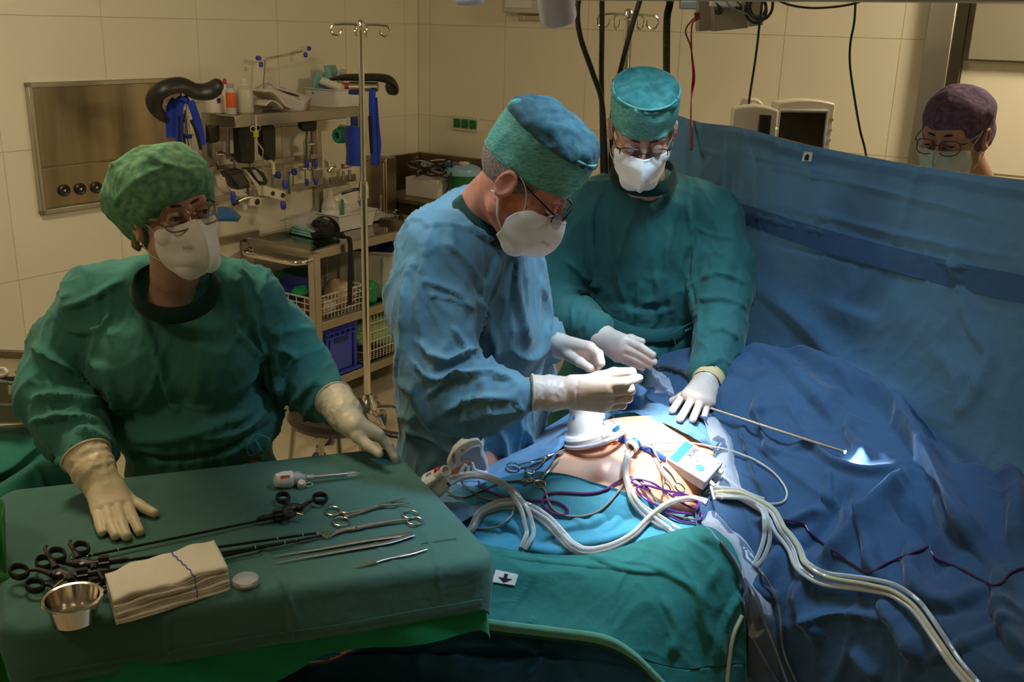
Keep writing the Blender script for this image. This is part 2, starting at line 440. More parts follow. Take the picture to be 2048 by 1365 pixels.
def clear(name, col, alpha, rough=.08):
    """thin clear plastic: a transparent film with a glossy surface"""
    if name in MATS: return MATS[name]
    m = bpy.data.materials.new(name); m.use_nodes = True; N = m.node_tree.nodes; L = m.node_tree.links
    b = N['Principled BSDF']; b.inputs['Base Color'].default_value = (*col, 1); b.inputs['Roughness'].default_value = rough
    b.inputs['Specular IOR Level'].default_value = 1.0
    fr = N.new('ShaderNodeFresnel'); fr.inputs['IOR'].default_value = 1.4
    ma = N.new('ShaderNodeMath'); ma.operation = 'MULTIPLY_ADD'; ma.inputs[1].default_value = .55; ma.inputs[2].default_value = alpha
    L.new(fr.outputs[0], ma.inputs[0]); ma.use_clamp = True
    tc = N.new('ShaderNodeTexCoord'); t = N.new('ShaderNodeTexNoise'); t.inputs['Scale'].default_value = 45
    L.new(tc.outputs['Object'], t.inputs['Vector']); bp = N.new('ShaderNodeBump'); bp.inputs['Strength'].default_value = .35; bp.inputs['Distance'].default_value = .004
    L.new(t.outputs['Fac'], bp.inputs['Height']); L.new(bp.outputs[0], b.inputs['Normal'])
    L.new(ma.outputs[0], b.inputs['Alpha']); MATS[name] = m; return m
M_tube = clear('clear_pvc_tube', (.72, .70, .64), .34, .12)
M_film = clear('clear_film', (.50, .53, .58), .08, .14)
M_clearbox = clear('clear_plastic_box', (.78, .76, .70), .30, .15)
M_lens = clear('spectacle_lens', (.25, .22, .25), .02, .03)
M_bottle = clear('frosted_bottle', (.72, .68, .58), .72, .4)
def text(name, s, size, o, X, Y, m, parent, ext=.0002, align='CENTER', squash=1.0):
    c = bpy.data.curves.new(name, 'FONT'); c.body = s; c.size = size; c.extrude = ext; c.align_x = align; c.align_y = 'CENTER'
    c.materials.append(m); ob = bpy.data.objects.new(name, c); COL.objects.link(ob)
    bpy.context.view_layer.update(); me = bpy.data.meshes.new_from_object(ob.evaluated_get(bpy.context.evaluated_depsgraph_get())); bpy.data.objects.remove(ob); ob = bpy.data.objects.new(name, me); COL.objects.link(ob)
    X = unit(X); Z = unit(np.cross(X, Y)); Y = np.cross(Z, X); off = np.array(root_loc(parent)) if parent is not None else 0
    p = np.array(o)-off
    if parent is not None: ob.parent = parent
    ob.matrix_local = Matrix(((X[0]*squash, Y[0], Z[0], p[0]), (X[1]*squash, Y[1], Z[1], p[1]), (X[2]*squash, Y[2], Z[2], p[2]), (0, 0, 0, 1)))
    return ob
# ================================================================== room
_a = math.radians(33)
E1 = np.array([math.sin(_a), math.cos(_a), 0]); EB = np.array([math.cos(_a), -math.sin(_a), 0]); EZ = np.array([0, 0, 1.])
C0 = P(836, 80, 6.2); C0[2] = 0
def W(a, b, z): return C0+E1*a+EB*b+EZ*z
AX = (E1, EB, EZ)
def wallhit_l(x, y, off=0): return hitplane(x, y, EB, C0+EB*off)
def wallhit_r(x, y, off=0): return hitplane(x, y, E1, C0-E1*off)
LA, LB, HC = 7.6, 6.4, 2.9
def wb(c, s): return MB().box(c, s, AX)
def struct(o): o['kind'] = 'structure'; return o
struct(wb(W(-LA/2, LB/2, -.06), (LA+.4, LB+.4, .12)).build('floor', M_floor))
struct(wb(W(-LA/2, LB/2, HC+.05), (LA+.4, LB+.4, .1)).build('ceiling', M_ceil))
wl = struct(wb(W(-LA/2, -.0625, HC/2), (LA+.2, .12, HC)).build('wall_left', M_joint))
wr = struct(wb(W(.0625, LB/2, HC/2), (.12, LB+.3, HC)).build('wall_right', M_joint))
struct(wb(W(-LA-.06, LB/2, HC/2), (.12, LB+.2, HC)).build('wall_near', M_wall))
struct(wb(W(-LA/2, LB+.06, HC/2), (LA+.2, .12, HC)).build('wall_far_right', M_wall))
def panel_mesh(sz, thick, n):
    """a thin wall panel lying in the plane of n (0: left wall, 1: right wall)"""
    bm = MB(); g = .0018
    if n == 0: bm.box((0, 0, 0), (sz[0]-2*g, thick, sz[1]-2*g), AX)
    else: bm.box((0, 0, 0), (thick, sz[0]-2*g, sz[1]-2*g), AX)
    return bm
_pm = {}
def wall_panel(par, n, u0, u1, z0, z1):
    key = (n, round(u1-u0, 3), round(z1-z0, 3))
    if key not in _pm:
        b = panel_mesh((u1-u0, z1-z0), .018, n); me = bpy.data.meshes.new('wall_panel'); me.from_pydata(b.v, [], b.f); me.materials.append(M_wall); _pm[key] = me
    o = bpy.data.objects.new('wall_panel', _pm[key]); COL.objects.link(o); o.parent = par
    c = W((u0+u1)/2, -.009, (z0+z1)/2) if n == 0 else W(.009, (u0+u1)/2, (z0+z1)/2)
    o.location = c-np.array(root_loc(par))
ZJ = [0.0, .395, .915, 1.435, 1.955, 2.475, HC]
ua = [0.0]+[-.125-.5*k for k in range(15)]
for i in range(len(ua)-1):
    for j in range(6): wall_panel(wl, 0, ua[i+1], ua[i], ZJ[j], ZJ[j+1])
ub = [0.0, .09, .62, 1.145, 1.68, 2.215, 2.75, 2.86]
for i in range(len(ub)-1):
    for j in range(6): wall_panel(wr, 1, ub[i], ub[i+1], ZJ[j], ZJ[j+1])
ub2 = [3.10+.40*k for k in range(9)]
# door recess on the right wall: steel jamb, head panel, set-back pale leaf
dr = struct(wb(W(-.02, 2.92, 1.2), (.10, .115, 2.4)).build('door_1', M_steel, bevel=.006))
mesh_ = MB().box(W(-.045, 3.0, 1.2), (.03, .045, 2.38), AX); mesh_.build('jamb_seal', mat('dark_steel', (.10, .085, .06), .45, 1.0), dr)
MB().box(W(-.04, 4.2, 2.0), (.06, 2.3, .24), AX).build('door_head', mat('door_head_steel', (.34, .31, .24), .5, .3), dr, bevel=.004)
MB().box(W(-.045, 4.2, 2.135), (.09, 2.3, .022), AX).build('door_rail', M_cream, dr)
for k in range(5):
    MB().box(W(.002, 3.03+.62*k+.30, .70), (.02, .612, 1.39), AX).build('door_panel', M_wall, dr)
    MB().box(W(.002, 3.03+.62*k+.30, 1.64), (.02, .612, .47), AX).build('door_panel', M_wall, dr)
struct(wb(W(-LA/2, .012, .05), (LA, .02, .1)).build('baseboard_left', M_joint))
struct(wb(W(-.012, 1.45, .05), (.02, 2.85, .1)).build('baseboard_right', M_joint))
# ceiling lamps that light the room
for i, (x, y) in enumerate([(2.0, 3.3), (-1.3, 2.7), (-1.7, .9)]):
    t = thing('ceiling_lamp', ['square ceiling lamp over the screen drape and monitors', 'square ceiling lamp over the loaded trolley side', 'square ceiling lamp behind the camera'][i], 'lamp', (x, y, HC-.06))
    MB().box((x, y, HC-.03), (.72, .72, .05)).build('lamp_housing', M_white, t, bevel=.005)
    MB().box((x, y, HC-.058), (.62, .62, .006)).build('diffuser', mat('lamp_glow', (.8, .7, .5), .5, emit=((1, .8, .5), .6)), t)
# ------------------------------------------------------------------ stainless wall panel (left)
p0 = wallhit_l(47, 167); p1 = wallhit_l(361, 154); zt = 1.700; zb = 1.172
a0 = (p0-C0)@E1; a1 = (p1-C0)@E1
t = thing('wall_panel_unit', 'brushed steel service panel on the left wall with round sockets', 'wall panel', W((a0+a1)/2, .0, zb))
def wbox(a, b, z, sa, sb, sz): return (W(a, b, z), (sa, sb, sz))
am = (a0+a1)/2; wd = a1-a0; hh = zt-zb
MB().box(W(am, .006, (zt+zb)/2), (wd-.03, .012, hh-.03), AX).build('back_plate', M_panelsteel, t)
fr = MB()
for (a, z, sa, sz) in ((am, zt-.01, wd, .02), (am, zb+.01, wd, .02), (a0+.01, (zt+zb)/2, .02, hh), (a1-.01, (zt+zb)/2, .02, hh)):
    fr.box(W(a, .014, z), (sa, .03, sz), AX)
fr.build('frame', M_steel, t, bevel=.003)
MB().box(W(am, .015, zb+.355), (wd-.045, .008, .325), AX).build('upper_cover', M_panelsteel, t, bevel=.003)
lowc = MB().box(W(am, .015, zb+.105), (wd-.045, .008, .165), AX).build('lower_cover', M_panelsteel, t, bevel=.003)
for (x, y) in ((128, 381), (160, 378), (192, 375)):
    q = wallhit_l(x, y, .02)
    s = MB().lathe([(0, .006), (.012, .006), (.013, .010), (.020, .012), (.025, .008), (.025, 0)], q, EB, 20).build('socket', M_black, t)
    MB().lathe([(0, .008), (.005, .008), (.006, .005)], q, EB, 10).build('socket_pin', M_chrome, s)
# ------------------------------------------------------------------ stainless counter in the corner
t = thing('steel_counter', 'dark stainless counter with upstand along the corner wall', 'counter', W(-.25, .45, .0))
zc = 1.00
MB().box(W(-.23, .42, zc-.02), (.38, .52, .04), AX).build('worktop', M_panelsteel, t, bevel=.004)
MB().box(W(-.02, .34, zc+.11), (.02, .66, .21), AX).box(W(-.23, .03, zc+.11), (.38, .02, .21), AX).build('upstand', M_panelsteel, t, bevel=.003)
MB().box(W(-.405, .42, zc-.055), (.03, .52, .07), AX).build('front_rail', mat('dark_steel', (.1, .085, .06), .45, 1.0), t, bevel=.003)
for b in (.20, .64):
    MB().box(W(-.39, b, .47), (.04, .04, .93), AX).build('leg', M_steel, t)
    MB().box(W(-.06, b, .47), (.04, .04, .93), AX).build('leg', M_steel, t)
t = thing('steel_cabinet', 'tall brown-toned steel cabinet side beside the corner counter', 'cabinet', W(-.475, .10, 0))
MB().box(W(-.475, .10, .62), (.09, .17, 1.23), AX).build('carcass', M_panelsteel, t, bevel=.004)
MB().box(W(-.528, .10, .62), (.012, .16, 1.18), AX).build('door', M_panelsteel, t, bevel=.003)
MB().box(W(-.54, .16, .98), (.012, .012, .1), AX).build('handle', M_steel, t, bevel=.004)
# things on the counter
t = thing('cardboard_box', 'white carton under tangled cables on the corner counter', 'box', W(-.22, .28, zc))
MB().box(W(-.22, .28, zc+.055), (.20, .24, .11), AX).build('carton', M_paper, t, bevel=.004)
MB().box(W(-.22, .28, zc+.112), (.21, .12, .004), AX).build('flap', M_paper, t)
rs = random.Random(5)
for k, (m, nm, lb) in enumerate([(M_grey, 'cable', 'grey cable looped on top of the white carton'), (M_black, 'cable', 'black cable looped over the front of the white carton'), (M_lgrey, 'cable', 'pale cable coiled at the back of the white carton'), (M_black, 'cable', 'thick black cable hanging over the counter edge beside the carton')]):
    c = W(-.22-(.06 if k in (1, 3) else 0), .24+.045*k, zc+.16); pts = []
    for i in range(26):
        an = i*.62+k; r_ = .075+.035*math.sin(i*.9+k)
        pts.append(c+EB*r_*math.cos(an)+EZ*(.028*math.sin(an*1.3+k)+ .004*i/2-.02)+E1*.06*math.sin(an+.6))
    if k == 3: pts += [W(-.42, .52, zc+.02), W(-.44, .45, zc-.06)]
    bmx = MB().tube(catmull(pts, 4), .0045 if k != 3 else .006, 6); tag(bmx.build(nm, m), lb, 'cable')
t = thing('connector_plug', 'blue connector lying on the cable tangle on the counter', 'plug', W(-.25, .44, zc+.18))
MB().box(W(-.25, .44, zc+.20), (.05, .06, .025), AX).build('shell', mat('plug_blue', (.03, .12, .38), .4), t, bevel=.004)
MB().cyl(W(-.25, .47, zc+.20), W(-.25, .50, zc+.202), .007).build('cable_boot', M_red, t)
b0 = W(-.27, .565, zc)
b0 = P(928, 335, 5.75); b0[2] = zc
t = thing('waste_bucket', 'green sharps bucket with pale blue lid on the corner counter', 'bucket', b0)
MB().lathe([(0, 0), (.078, 0), (.083, .005), (.092, .145), (.094, .150)], b0, n=28).build('bucket_body', mat('green_bucket', (.02, .17, .05), .4), t)
ld = MB().lathe([(.093, .145), (.101, .146), (.101, .170), (.096, .182), (.070, .196), (.030, .204), (0, .206)], b0, n=28).build('lid', mat('lid_blue', (.22, .42, .55), .35), t)
MB().lathe([(.030, .203), (.032, .212), (.024, .216), (0, .214)], b0, n=18).build('lid_knob', M_cream, ld)
# sockets on the right wall
q0 = wallhit_r(905, 235); q1 = wallhit_r(960, 260); qc = (q0+q1)/2
t = thing('triple_socket', 'white frame with three green power sockets on the right wall', 'power socket', qc)
MB().box(qc-E1*.005, (.010, .185, .085), AX).build('frame', M_cream, t, bevel=.003)
for k in (-1, 0, 1):
    c = qc-E1*.012+EB*k*.058
    o = MB().box(c, (.008, .048, .052), AX).build('socket', M_greenplug, t, bevel=.002)
    MB().lathe([(.006, .0), (.019, .0), (.020, .004), (.017, .005), (.016, -.002)], c-E1*.0035, -E1, 18).build('socket_rim', mat('dark_green', (.008, .10, .02), .4), o)
# fittings high on the right wall
t = thing('wall_box', 'pale grey box fixed high on the right wall above the surgeon', 'wall box', wallhit_r(1055, 8))
c = wallhit_r(1060, -12)-E1*.04
MB().box(c, (.08, .26, .20), AX).build('housing', M_lgrey, t, bevel=.006)
MB().box(c-E1*.043-EZ*.01-EB*.02, (.006, .17, .13), AX).build('cover', M_white, t, bevel=.002)
c = wallhit_r(1070, 36)-E1*.01
t = thing('wall_rail', 'short brass-toned rail under the grey wall box', 'rail', c)
MB().box(c, (.012, .20, .030), AX).build('bar', M_steel, t, bevel=.003)
for k in (-.06, .06): MB().cyl(c+EB*k-E1*.004, c+EB*k-E1*.010, .006).build('screw', M_chrome, t)
# ------------------------------------------------------------------ IV poles
def hook_head(t, top, r, m):
    for k in range(4):
        an = PI/2*k+.35; d = np.array([math.cos(an), math.sin(an), 0])
        pts = [top, top+d*r*.5+EZ*.002, top+d*r*.86]
        c = top+d*r*.93-EZ*.022
        for j in range(11):
            a = math.radians(100-30*j); pts.append(c+d*.022*math.cos(a)+EZ*.022*math.sin(a))
        MB().tube(catmull(pts, 4), .0042, 8).build('hook', m, t)
    MB().lathe([(.0, .022), (.010, .020), (.016, .010), (.016, -.012), (.010, -.02)], top, n=16).build('hook_hub', m, t)
bp = P(735, 808, 4.45); tp = P(731, 50, 4.45)
ivx, ivy = bp[0], bp[1]
bh = bp[2]
t = thing('drip_stand', 'tall chrome drip stand with four hooks before the loaded trolley', 'drip stand', (ivx, ivy, 0))
Lp = lambda z: np.array([ivx, ivy, z])
MB().cyl(Lp(bh), Lp(1.28), .0165, n=20).build('lower_tube', M_chrome, t)
MB().cyl(Lp(1.24), Lp(tp[2]), .0125, n=20).build('upper_tube', M_chrome, t)
MB().lathe([(.017, 0), (.023, .003), (.023, .055), (.018, .075), (.014, .078)], Lp(1.215), n=20).build('clamp_collar', M_chrome, t)
MB().tube(catmull([Lp(1.255), Lp(1.256)+(-.035, -.01, .0), Lp(1.25)+(-.07, -.015, -.004), Lp(1.235)+(-.095, -.015, 0)], 5), [.006, .008, .006], 8).build('clamp_lever', M_black, t)
MB().lathe([(.02, .06), (.03, .03), (.045, .01), (.05, -.02), (.0, -.03)], Lp(bh-.01), n=20).build('base_hub', M_chrome, t)
for k in range(5):
    an = 2*PI*k/5+.2; d = np.array([math.cos(an), math.sin(an), 0])
    MB().tube(catmull([Lp(bh-.02), Lp(bh-.03)+d*.15, Lp(.10)+d*.28], 4), .012, 8).build('base_leg', M_steel2, t)
    c = MB().lathe([(.0, -.013), (.036, -.012), (.04, -.006), (.04, .006), (.036, .012), (0, .013)], Lp(.041)+d*.29, np.cross(d, EZ), 18).build('castor', M_darkblue if k % 2 else M_black, t)
    MB().box(Lp(.082)+d*.285, (.03, .03, .04)).build('castor_fork', M_steel, c)
hook_head(t, Lp(tp[2]), .112, M_chrome)
b2 = P(1257, 30, 3.55)
t = thing('drip_stand', 'slim steel drip stand with four hooks behind the masked man in green', 'drip stand', (b2[0], b2[1], 0))
Lq = lambda z: np.array([b2[0], b2[1], z])
MB().cyl(Lq(.15), Lq(1.42), .016, n=16).build('lower_tube', M_chrome, t)
MB().cyl(Lq(1.38), Lq(b2[2]), .0125, n=16).build('upper_tube', M_chrome, t)
rb = MB()
for k in range(3): rb.cyl(Lq(.15)+(.018*math.cos(k*2.1), .018*math.sin(k*2.1), 0), Lq(b2[2]-.02)+(.013*math.cos(k*2.1), .013*math.sin(k*2.1), 0), .0035, n=6)
rb.build('guide_rod', M_steel, t)
MB().lathe([(.02, .05), (.05, 0), (.05, -.03), (0, -.04)], Lq(.15), n=16).build('base_hub', M_chrome, t)
for k in range(5):
    an = 2*PI*k/5; d = np.array([math.cos(an), math.sin(an), 0])
    MB().tube([Lq(.13), Lq(.08)+d*.27], .012, 8).build('base_leg', M_steel2, t)
    MB().lathe([(0, -.012), (.036, -.012), (.036, .012), (0, .012)], Lq(.037)+d*.28, np.cross(d, EZ), 16).build('castor', M_black, t)
hook_head(t, Lq(b2[2]), .098, M_chrome)
# ------------------------------------------------------------------ cables and hoses hanging in the back
def cable(name, label, pts, r, m, cat='cable', n=8, group=None):
    p = catmull([P(*q) for q in pts], 8)
    return tag(MB().tube(p, r, n).build(name, m), label, cat, group)
M_rubber = mat('black_rubber_hose', (.010, .010, .010), .4)
cable('hanging_hose', 'black hose curving in from the left behind the bent surgeon', [(1172, -60, 3.3), (1156, 10, 3.3), (1160, 70, 3.3), (1185, 145, 3.3), (1203, 200, 3.3), (1210, 290, 3.3), (1214, 420, 3.3), (1216, 560, 3.3)], .0085, M_rubber, 'hose')
cable('hanging_hose', 'black hose hanging dead straight between two curved ones', [(1204, -60, 3.34), (1204, 60, 3.34), (1203, 160, 3.34), (1205, 300, 3.34), (1206, 560, 3.34)], .0085, M_rubber, 'hose')
cable('hanging_hose', 'black hose curving past the steel drip stand behind the man', [(1300, -60, 3.38), (1276, 14, 3.38), (1262, 60, 3.38), (1245, 125, 3.38), (1229, 200, 3.38), (1222, 290, 3.38), (1222, 560, 3.38)], .0085, M_rubber, 'hose')
hp = catmull([P(*q) for q in [(1345, -60, 3.3), (1340, 5, 3.3), (1334, 40, 3.3), (1333, 150, 3.3), (1331, 300, 3.3), (1330, 500, 3.3)]], 60)
rr = .0105+.0022*np.abs(np.sin(np.arange(len(hp))*PI/2))
o = MB().tube(hp, list(rr), 10).build('corrugated_hose', mat('dark_olive_hose', (.030, .034, .022), .5)); tag(o, 'dark corrugated hose hanging right of the steel drip stand', 'hose')
cable('red_cable', 'thin dark red cord bowing out left below the hanging grey plates', [(1393, 34, 3.2), (1383, 42, 3.2), (1371, 62, 3.2), (1381, 92, 3.2), (1387, 130, 3.2), (1389, 160, 3.2), (1383, 200, 3.2), (1381, 300, 3.1)], .0028, mat('red_cord_skin', (.20, .012, .012), .5), 'cord', 6)
cable('red_cable', 'thin dark red cord hanging straight below the hanging grey plates', [(1396, 38, 3.2), (1384, 50, 3.2), (1383, 100, 3.2), (1386, 150, 3.2), (1383, 195, 3.2), (1384, 300, 3.1)], .0028, mat('red_cord_skin', (.20, .012, .012), .5), 'cord', 6)
cable('black_cable', 'thin black cord running down to the monitors from the hanging plates', [(1528, -30, 3.1), (1520, 40, 3.1), (1512, 110, 3.12), (1499, 196, 3.15), (1497, 225, 3.2)], .0036, M_rubber, 'cord')
cable('black_cable', 'thin dark cord bowing left and falling behind the blue screen', [(1712, -30, 3.1), (1709, 40, 3.1), (1701, 85, 3.1), (1700, 130, 3.1), (1708, 190, 3.1), (1720, 260, 3.1), (1732, 310, 3.1), (1745, 420, 3.0)], .0036, M_rubber, 'cord')
cable('black_cable', 'thin black cord slung sideways just under the top beam', [(1545, -4, 3.1), (1580, 10, 3.1), (1625, 16, 3.1), (1675, 13, 3.1), (1715, 5, 3.1), (1750, -12, 3.1)], .0034, M_rubber, 'cord')
# hanging grey plates (back of a pendant monitor)
t = thing('pendant_unit', 'beige grey metal plates of a pendant hanging at the top edge', 'pendant', P(1462, 60, 3.2))
def quadplate(name, pts, Y, th, m, par):
    c = [P(x, y, Y) for x, y in pts]; return MB().prism(c, (0, th, 0)).build(name, m, par, bevel=.003)
M_pend = mat('beige_grey_metal', (.30, .27, .20), .5, .2)
quadplate('plate', [(1396, -120), (1426, -120), (1428, 61), (1397, 63)], 3.24, .06, M_pend, t)
quadplate('plate', [(1424, -120), (1500, -120), (1497, 56), (1427, 63)], 3.20, .05, M_pend, t)
quadplate('plate', [(1494, -120), (1530, -120), (1527, 50), (1496, 54)], 3.25, .05, M_pend, t)
MB().cyl(P(1460, -140, 3.25), P(1460, -140, 3.25)*[1, 1, 0]+[0, 0, HC], .04).build('pendant_tube', M_pend, t)
MB().box(P(1450, 6, 3.18), (.09, .03, .022)).build('cable_holder', M_white, t, bevel=.003)
for (x, y) in ((1438, 20), (1477, 14)):
    MB().tube(catmull([P(x-8, y-14, 3.17), P(x, y-8, 3.17), P(x+5, y+2, 3.17), P(x-3, y+6, 3.17), P(x-6, y, 3.17)], 5), .006, 8).build('clip', M_black, t)
for k, (r_, cx, cy) in enumerate([(26, 1512, 20), (20, 1516, 14), (32, 1520, 8)]):
    pts = [(cx+r_*math.cos(a)*.8, cy+r_*math.sin(a), 3.16-.008*k) for a in np.linspace(-1.2, 4.4, 12)]
    cable('cable_loop', ['small black cable loop in front of the hanging plates', 'inner black cable loop beside the hanging plates', 'widest black cable loop right of the hanging plates'][k], pts, .0045, M_rubber)
cable('blue_cable', 'thin pale blue cable crossing the hanging grey plates', [(1448, -6, 3.15), (1462, 14, 3.15), (1490, 26, 3.15), (1528, 36, 3.15), (1520, 28, 3.15)], .003, mat('pale_blue_cable', (.15, .22, .38), .4))
for k, (x, y) in enumerate(((1392, 30), (1393, 38))):
    tag(MB().cyl(P(x-3, y, 3.2), P(x+7, y-3, 3.2), .007, .005, 8).build('red_connector', mat('dark_red_plastic', (.22, .015, .015), .4)), ['upper dark red plug on the hanging grey plate', 'lower dark red plug on the hanging grey plate'][k], 'plug')
# long grey beam crossing the top of the picture
bL, bR = P(556, -8, 2.7), P(2120, 2, 2.7)
t = thing('ceiling_beam', 'long grey supply beam running along the top edge', 'beam', (bL+bR)/2)
d = unit(bR-bL); up = unit(np.cross(d, (0, 1, 0))*-1); up = up if up[2] > 0 else -up
MB().box((bL+bR)/2+up*.045, (np.linalg.norm(bR-bL), .16, .10), (d, np.cross(up, d), up)).build('beam_body', mat('grey_beam', (.30, .31, .27), .45, .2), t, bevel=.012)
MB().box((bL+bR)/2+up*.1+d*.3, (.12, .12, .12), (d, np.cross(up, d), up)).build('suspension', M_lgrey, t, bevel=.01)
sx = (bL+bR)/2+d*.3
MB().cyl(sx+up*.1, (sx[0], sx[1], HC), .035).build('ceiling_tube', M_lgrey, t)
MB().box(P(1376, 10, 2.62), (.04, .03, .02)).build('bracket', M_pend, t, bevel=.003)
# ------------------------------------------------------------------ surgical lamp heads at the top edge
lc = P(1117, 38, 1.95); la = unit(P(1095, -120, 1.90)-lc)
t = thing('surgical_lamp', 'white surgical lamp handle with a round lens hanging at the top', 'surgical lamp', lc)
MB().lathe([(.020, .004), (.024, -.004), (.031, -.004), (.0345, .004), (.0335, .05), (.036, .16), (.040, .22)], lc, la, 32).build('lamp_handle', mat('lamp_white', (.60, .60, .70), .22), t)
MB().lathe([(0, .001), (.0235, .001), (.0245, -.001)], lc, la, 28).build('lens', mat('dark_lens', (.05, .05, .06), .08, spec=.8), t)
tc = lc+la*.25
MB().lathe([(0, 0), (.20, 0), (.24, .02), (.24, .05), (.18, .09), (0, .10)], tc+EZ*.0, (0, 0, 1), 40).build('lamp_head', mat('lamp_white', (.6, .6, .7), .22), t)
MB().tube([tc+(0, 0, .08), tc+(0, 0, HC-tc[2])], .03, 12).build('lamp_arm', M_lgrey, t)
lc2 = P(938, 0, 2.3)
t = thing('lamp_cover', 'white rounded lamp underside at the top edge above the surgeon', 'surgical lamp', lc2)
MB().lathe([(0, -.016), (.022, -.015), (.030, -.010), (.0345, 0), (.035, .07), (.03, .10)], lc2+EZ*.004, (0, 0, 1), 28).build('cover', mat('lamp_white', (.6, .6, .7), .22), t)
MB().cyl(lc2+EZ*.09, (lc2[0], lc2[1], HC), .015).build('stem', M_lgrey, t)
# ------------------------------------------------------------------ monitors behind the screen
def monitor(label, c, wd, ht, dp, yaw, tilt, scr=True, lit=None):
    ca, sa = math.cos(yaw), math.sin(yaw); X = np.array([ca, sa, 0]); Y = np.array([-sa, ca, 0]); Z = EZ*math.cos(tilt)+Y*math.sin(tilt); Y2 = np.cross(Z, X)
    t = thing('monitor', label, 'monitor', c-Z*ht/2)
    A = (X, Y2, Z)
    bk = MB()
    prof = [(0, .0), (.25, .03), (.5, .038), (.75, .03), (1, 0)]
    top = [c+X*(-wd/2)+Z*ht/2]
    poly = []
    for u in np.linspace(-1, 1, 9): poly.append(c+X*u*wd/2+Z*(ht/2+.012*(1-u*u))-Y2*dp/2)
    poly += [c+X*wd/2-Z*ht/2-Y2*dp/2, c-X*wd/2-Z*ht/2-Y2*dp/2]
    MB().prism(poly, Y2*dp).build('housing', M_cream, t, bevel=.006)
    if scr:
        s = MB().box(c-Y2*(dp/2+.001)+X*(-.01), (wd*.76, .006, ht*.76), A).build('display', mat('dark_display', (.018, .015, .010), .18, spec=.6), t)
        fr2 = MB()
        for (u, v_, su, sv) in ((0, .41, .80, .03), (0, -.41, .80, .03), (-.41, 0, .03, .84), (.41, 0, .03, .84)): fr2.box(c-Y2*(dp/2+.004)+X*(u*wd-.01)+Z*v_*ht, (su*wd, .008, sv*ht), A)
        fr2.build('bezel', M_lgrey, t, bevel=.002)
        for k in range(5):
            MB().lathe([(0, .004), (.0055, .004), (.006, 0)], c-Y2*(dp/2+.001)+X*(wd*.445)+Z*(ht*(.30-.13*k)), -Y2, 12).build('button', mat('yellow_button', (.45, .36, .04), .4) if k == 0 else M_lgrey, t)
    st = MB().cyl(c-Z*ht/2, (c[0], c[1], .72), .022).build('monitor_post', M_lgrey, t)
    return t, A
_, A_ = monitor('beige monitor with dark screen behind the blue screen drape', P(1598, 285, 3.15), .19, .24, .05, .18, .0)
m2, A2 = monitor('pale monitor turned away, left of the dark-screened one', P(1503, 285, 3.1), .135, .20, .07, -.12, .0, scr=False)
MB().box(P(1527, 268, 3.02), (.035, .012, .11)).build('display_edge', M_black, m2, bevel=.002)
MB().ball(P(1553, 257, 3.02), .004).build('indicator', mat('green_indicator', (.3, .5, .05), .3, emit=((.5, .9, .1), .6)), m2)
m3 = thing('equipment_box', 'rounded beige device top behind the pale monitor', 'device', P(1505, 215, 3.25))
c = P(1507, 225, 3.25)
MB().prism([P(x, y, 3.25) for x, y in ((1484, 250), (1486, 212), (1490, 200), (1500, 196), (1518, 199), (1527, 208), (1533, 250))], (0, .06, 0)).build('housing', M_cream, m3, bevel=.006)
MB().prism([P(x, y, 3.24) for x, y in ((1489, 240), (1491, 214), (1494, 206), (1514, 207), (1516, 240))], (0, .012, 0)).build('front_face', M_lgrey, m3, bevel=.002)
MB().cyl(c-(0, -.03, .04), (c[0], c[1]+.03, .7), .02).build('support_post', M_lgrey, m3)
# ================================================================== loaded trolley against the left wall
def OB(x, y, b, n=EB): return hitplane(x, y, n, C0+n*b)
def OA(x, y, a): return hitplane(x, y, E1, C0+E1*a)
def plate(mb, pts, b, th):
    """outline seen in the photograph, standing on the plane at distance b from the wall, th thick"""
    return mb.prism([OB(x, y, b) for x, y in pts], -EB*th)
def rect_rail(mb, a0, a1, b0, b1, z, h, w_):
    for (A0, B0, A1, B1) in ((a0, b0, a1, b0), (a0, b1, a1, b1), (a0, b0, a0, b1), (a1, b0, a1, b1)):
        mb.box(W((A0+A1)/2, (B0+B1)/2, z), (abs(A1-A0)+w_, abs(B1-B0)+w_, h), AX)
A0_, A1_, B0_, B1_ = -1.42, -.56, .03, .49
t = thing('trolley', 'large stainless three-tier trolley loaded with theatre accessories', 'trolley', W((A0_+A1_)/2, .25, 0))
lg = []
for a in (A0_, A1_):
    for b in (B0_, B1_): MB().box(W(a, b, .50), (.045, .045, .78), AX).build('leg', M_steel, t, bevel=.004)
for z, nm in ((.885, 'top_tray'), (.515, 'middle_shelf'), (.20, 'bottom_shelf')):
    m = MB(); rect_rail(m, A0_, A1_, B0_, B1_, z, .045, .03)
    s = m.build(nm+'_rim' if z < .8 else 'top_rim', M_steel, t, bevel=.003)
    MB().box(W((A0_+A1_)/2, (B0_+B1_)/2, z-.01), (A1_-A0_, B1_-B0_, .012), AX).build(nm, mat('tray_steel', (.34, .30, .24), .16, 1.0), t)
hp = [W(A0_-.01, B1_-.03, .845), W(A0_-.05, B1_-.03, .85), W(A0_-.085, B1_-.07, .85), W(A0_-.09, B1_-.2, .85), W(A0_-.09, B0_+.1, .85), W(A0_-.05, B0_+.04, .85), W(A0_-.01, B0_+.03, .85)]
MB().tube(catmull(hp, 6), .014, 12).build('push_handle', M_chrome, t)
for a in (A0_, A1_):
    for b in (B0_, B1_):
        c = MB().lathe([(0, -.012), (.042, -.012), (.046, -.006), (.046, .006), (.042, .012), (0, .012)], W(a, b, .047), EB, 18).build('castor', M_black, t)
        MB().box(W(a, b, .095), (.03, .04, .035), AX).build('castor_fork', M_steel, c)
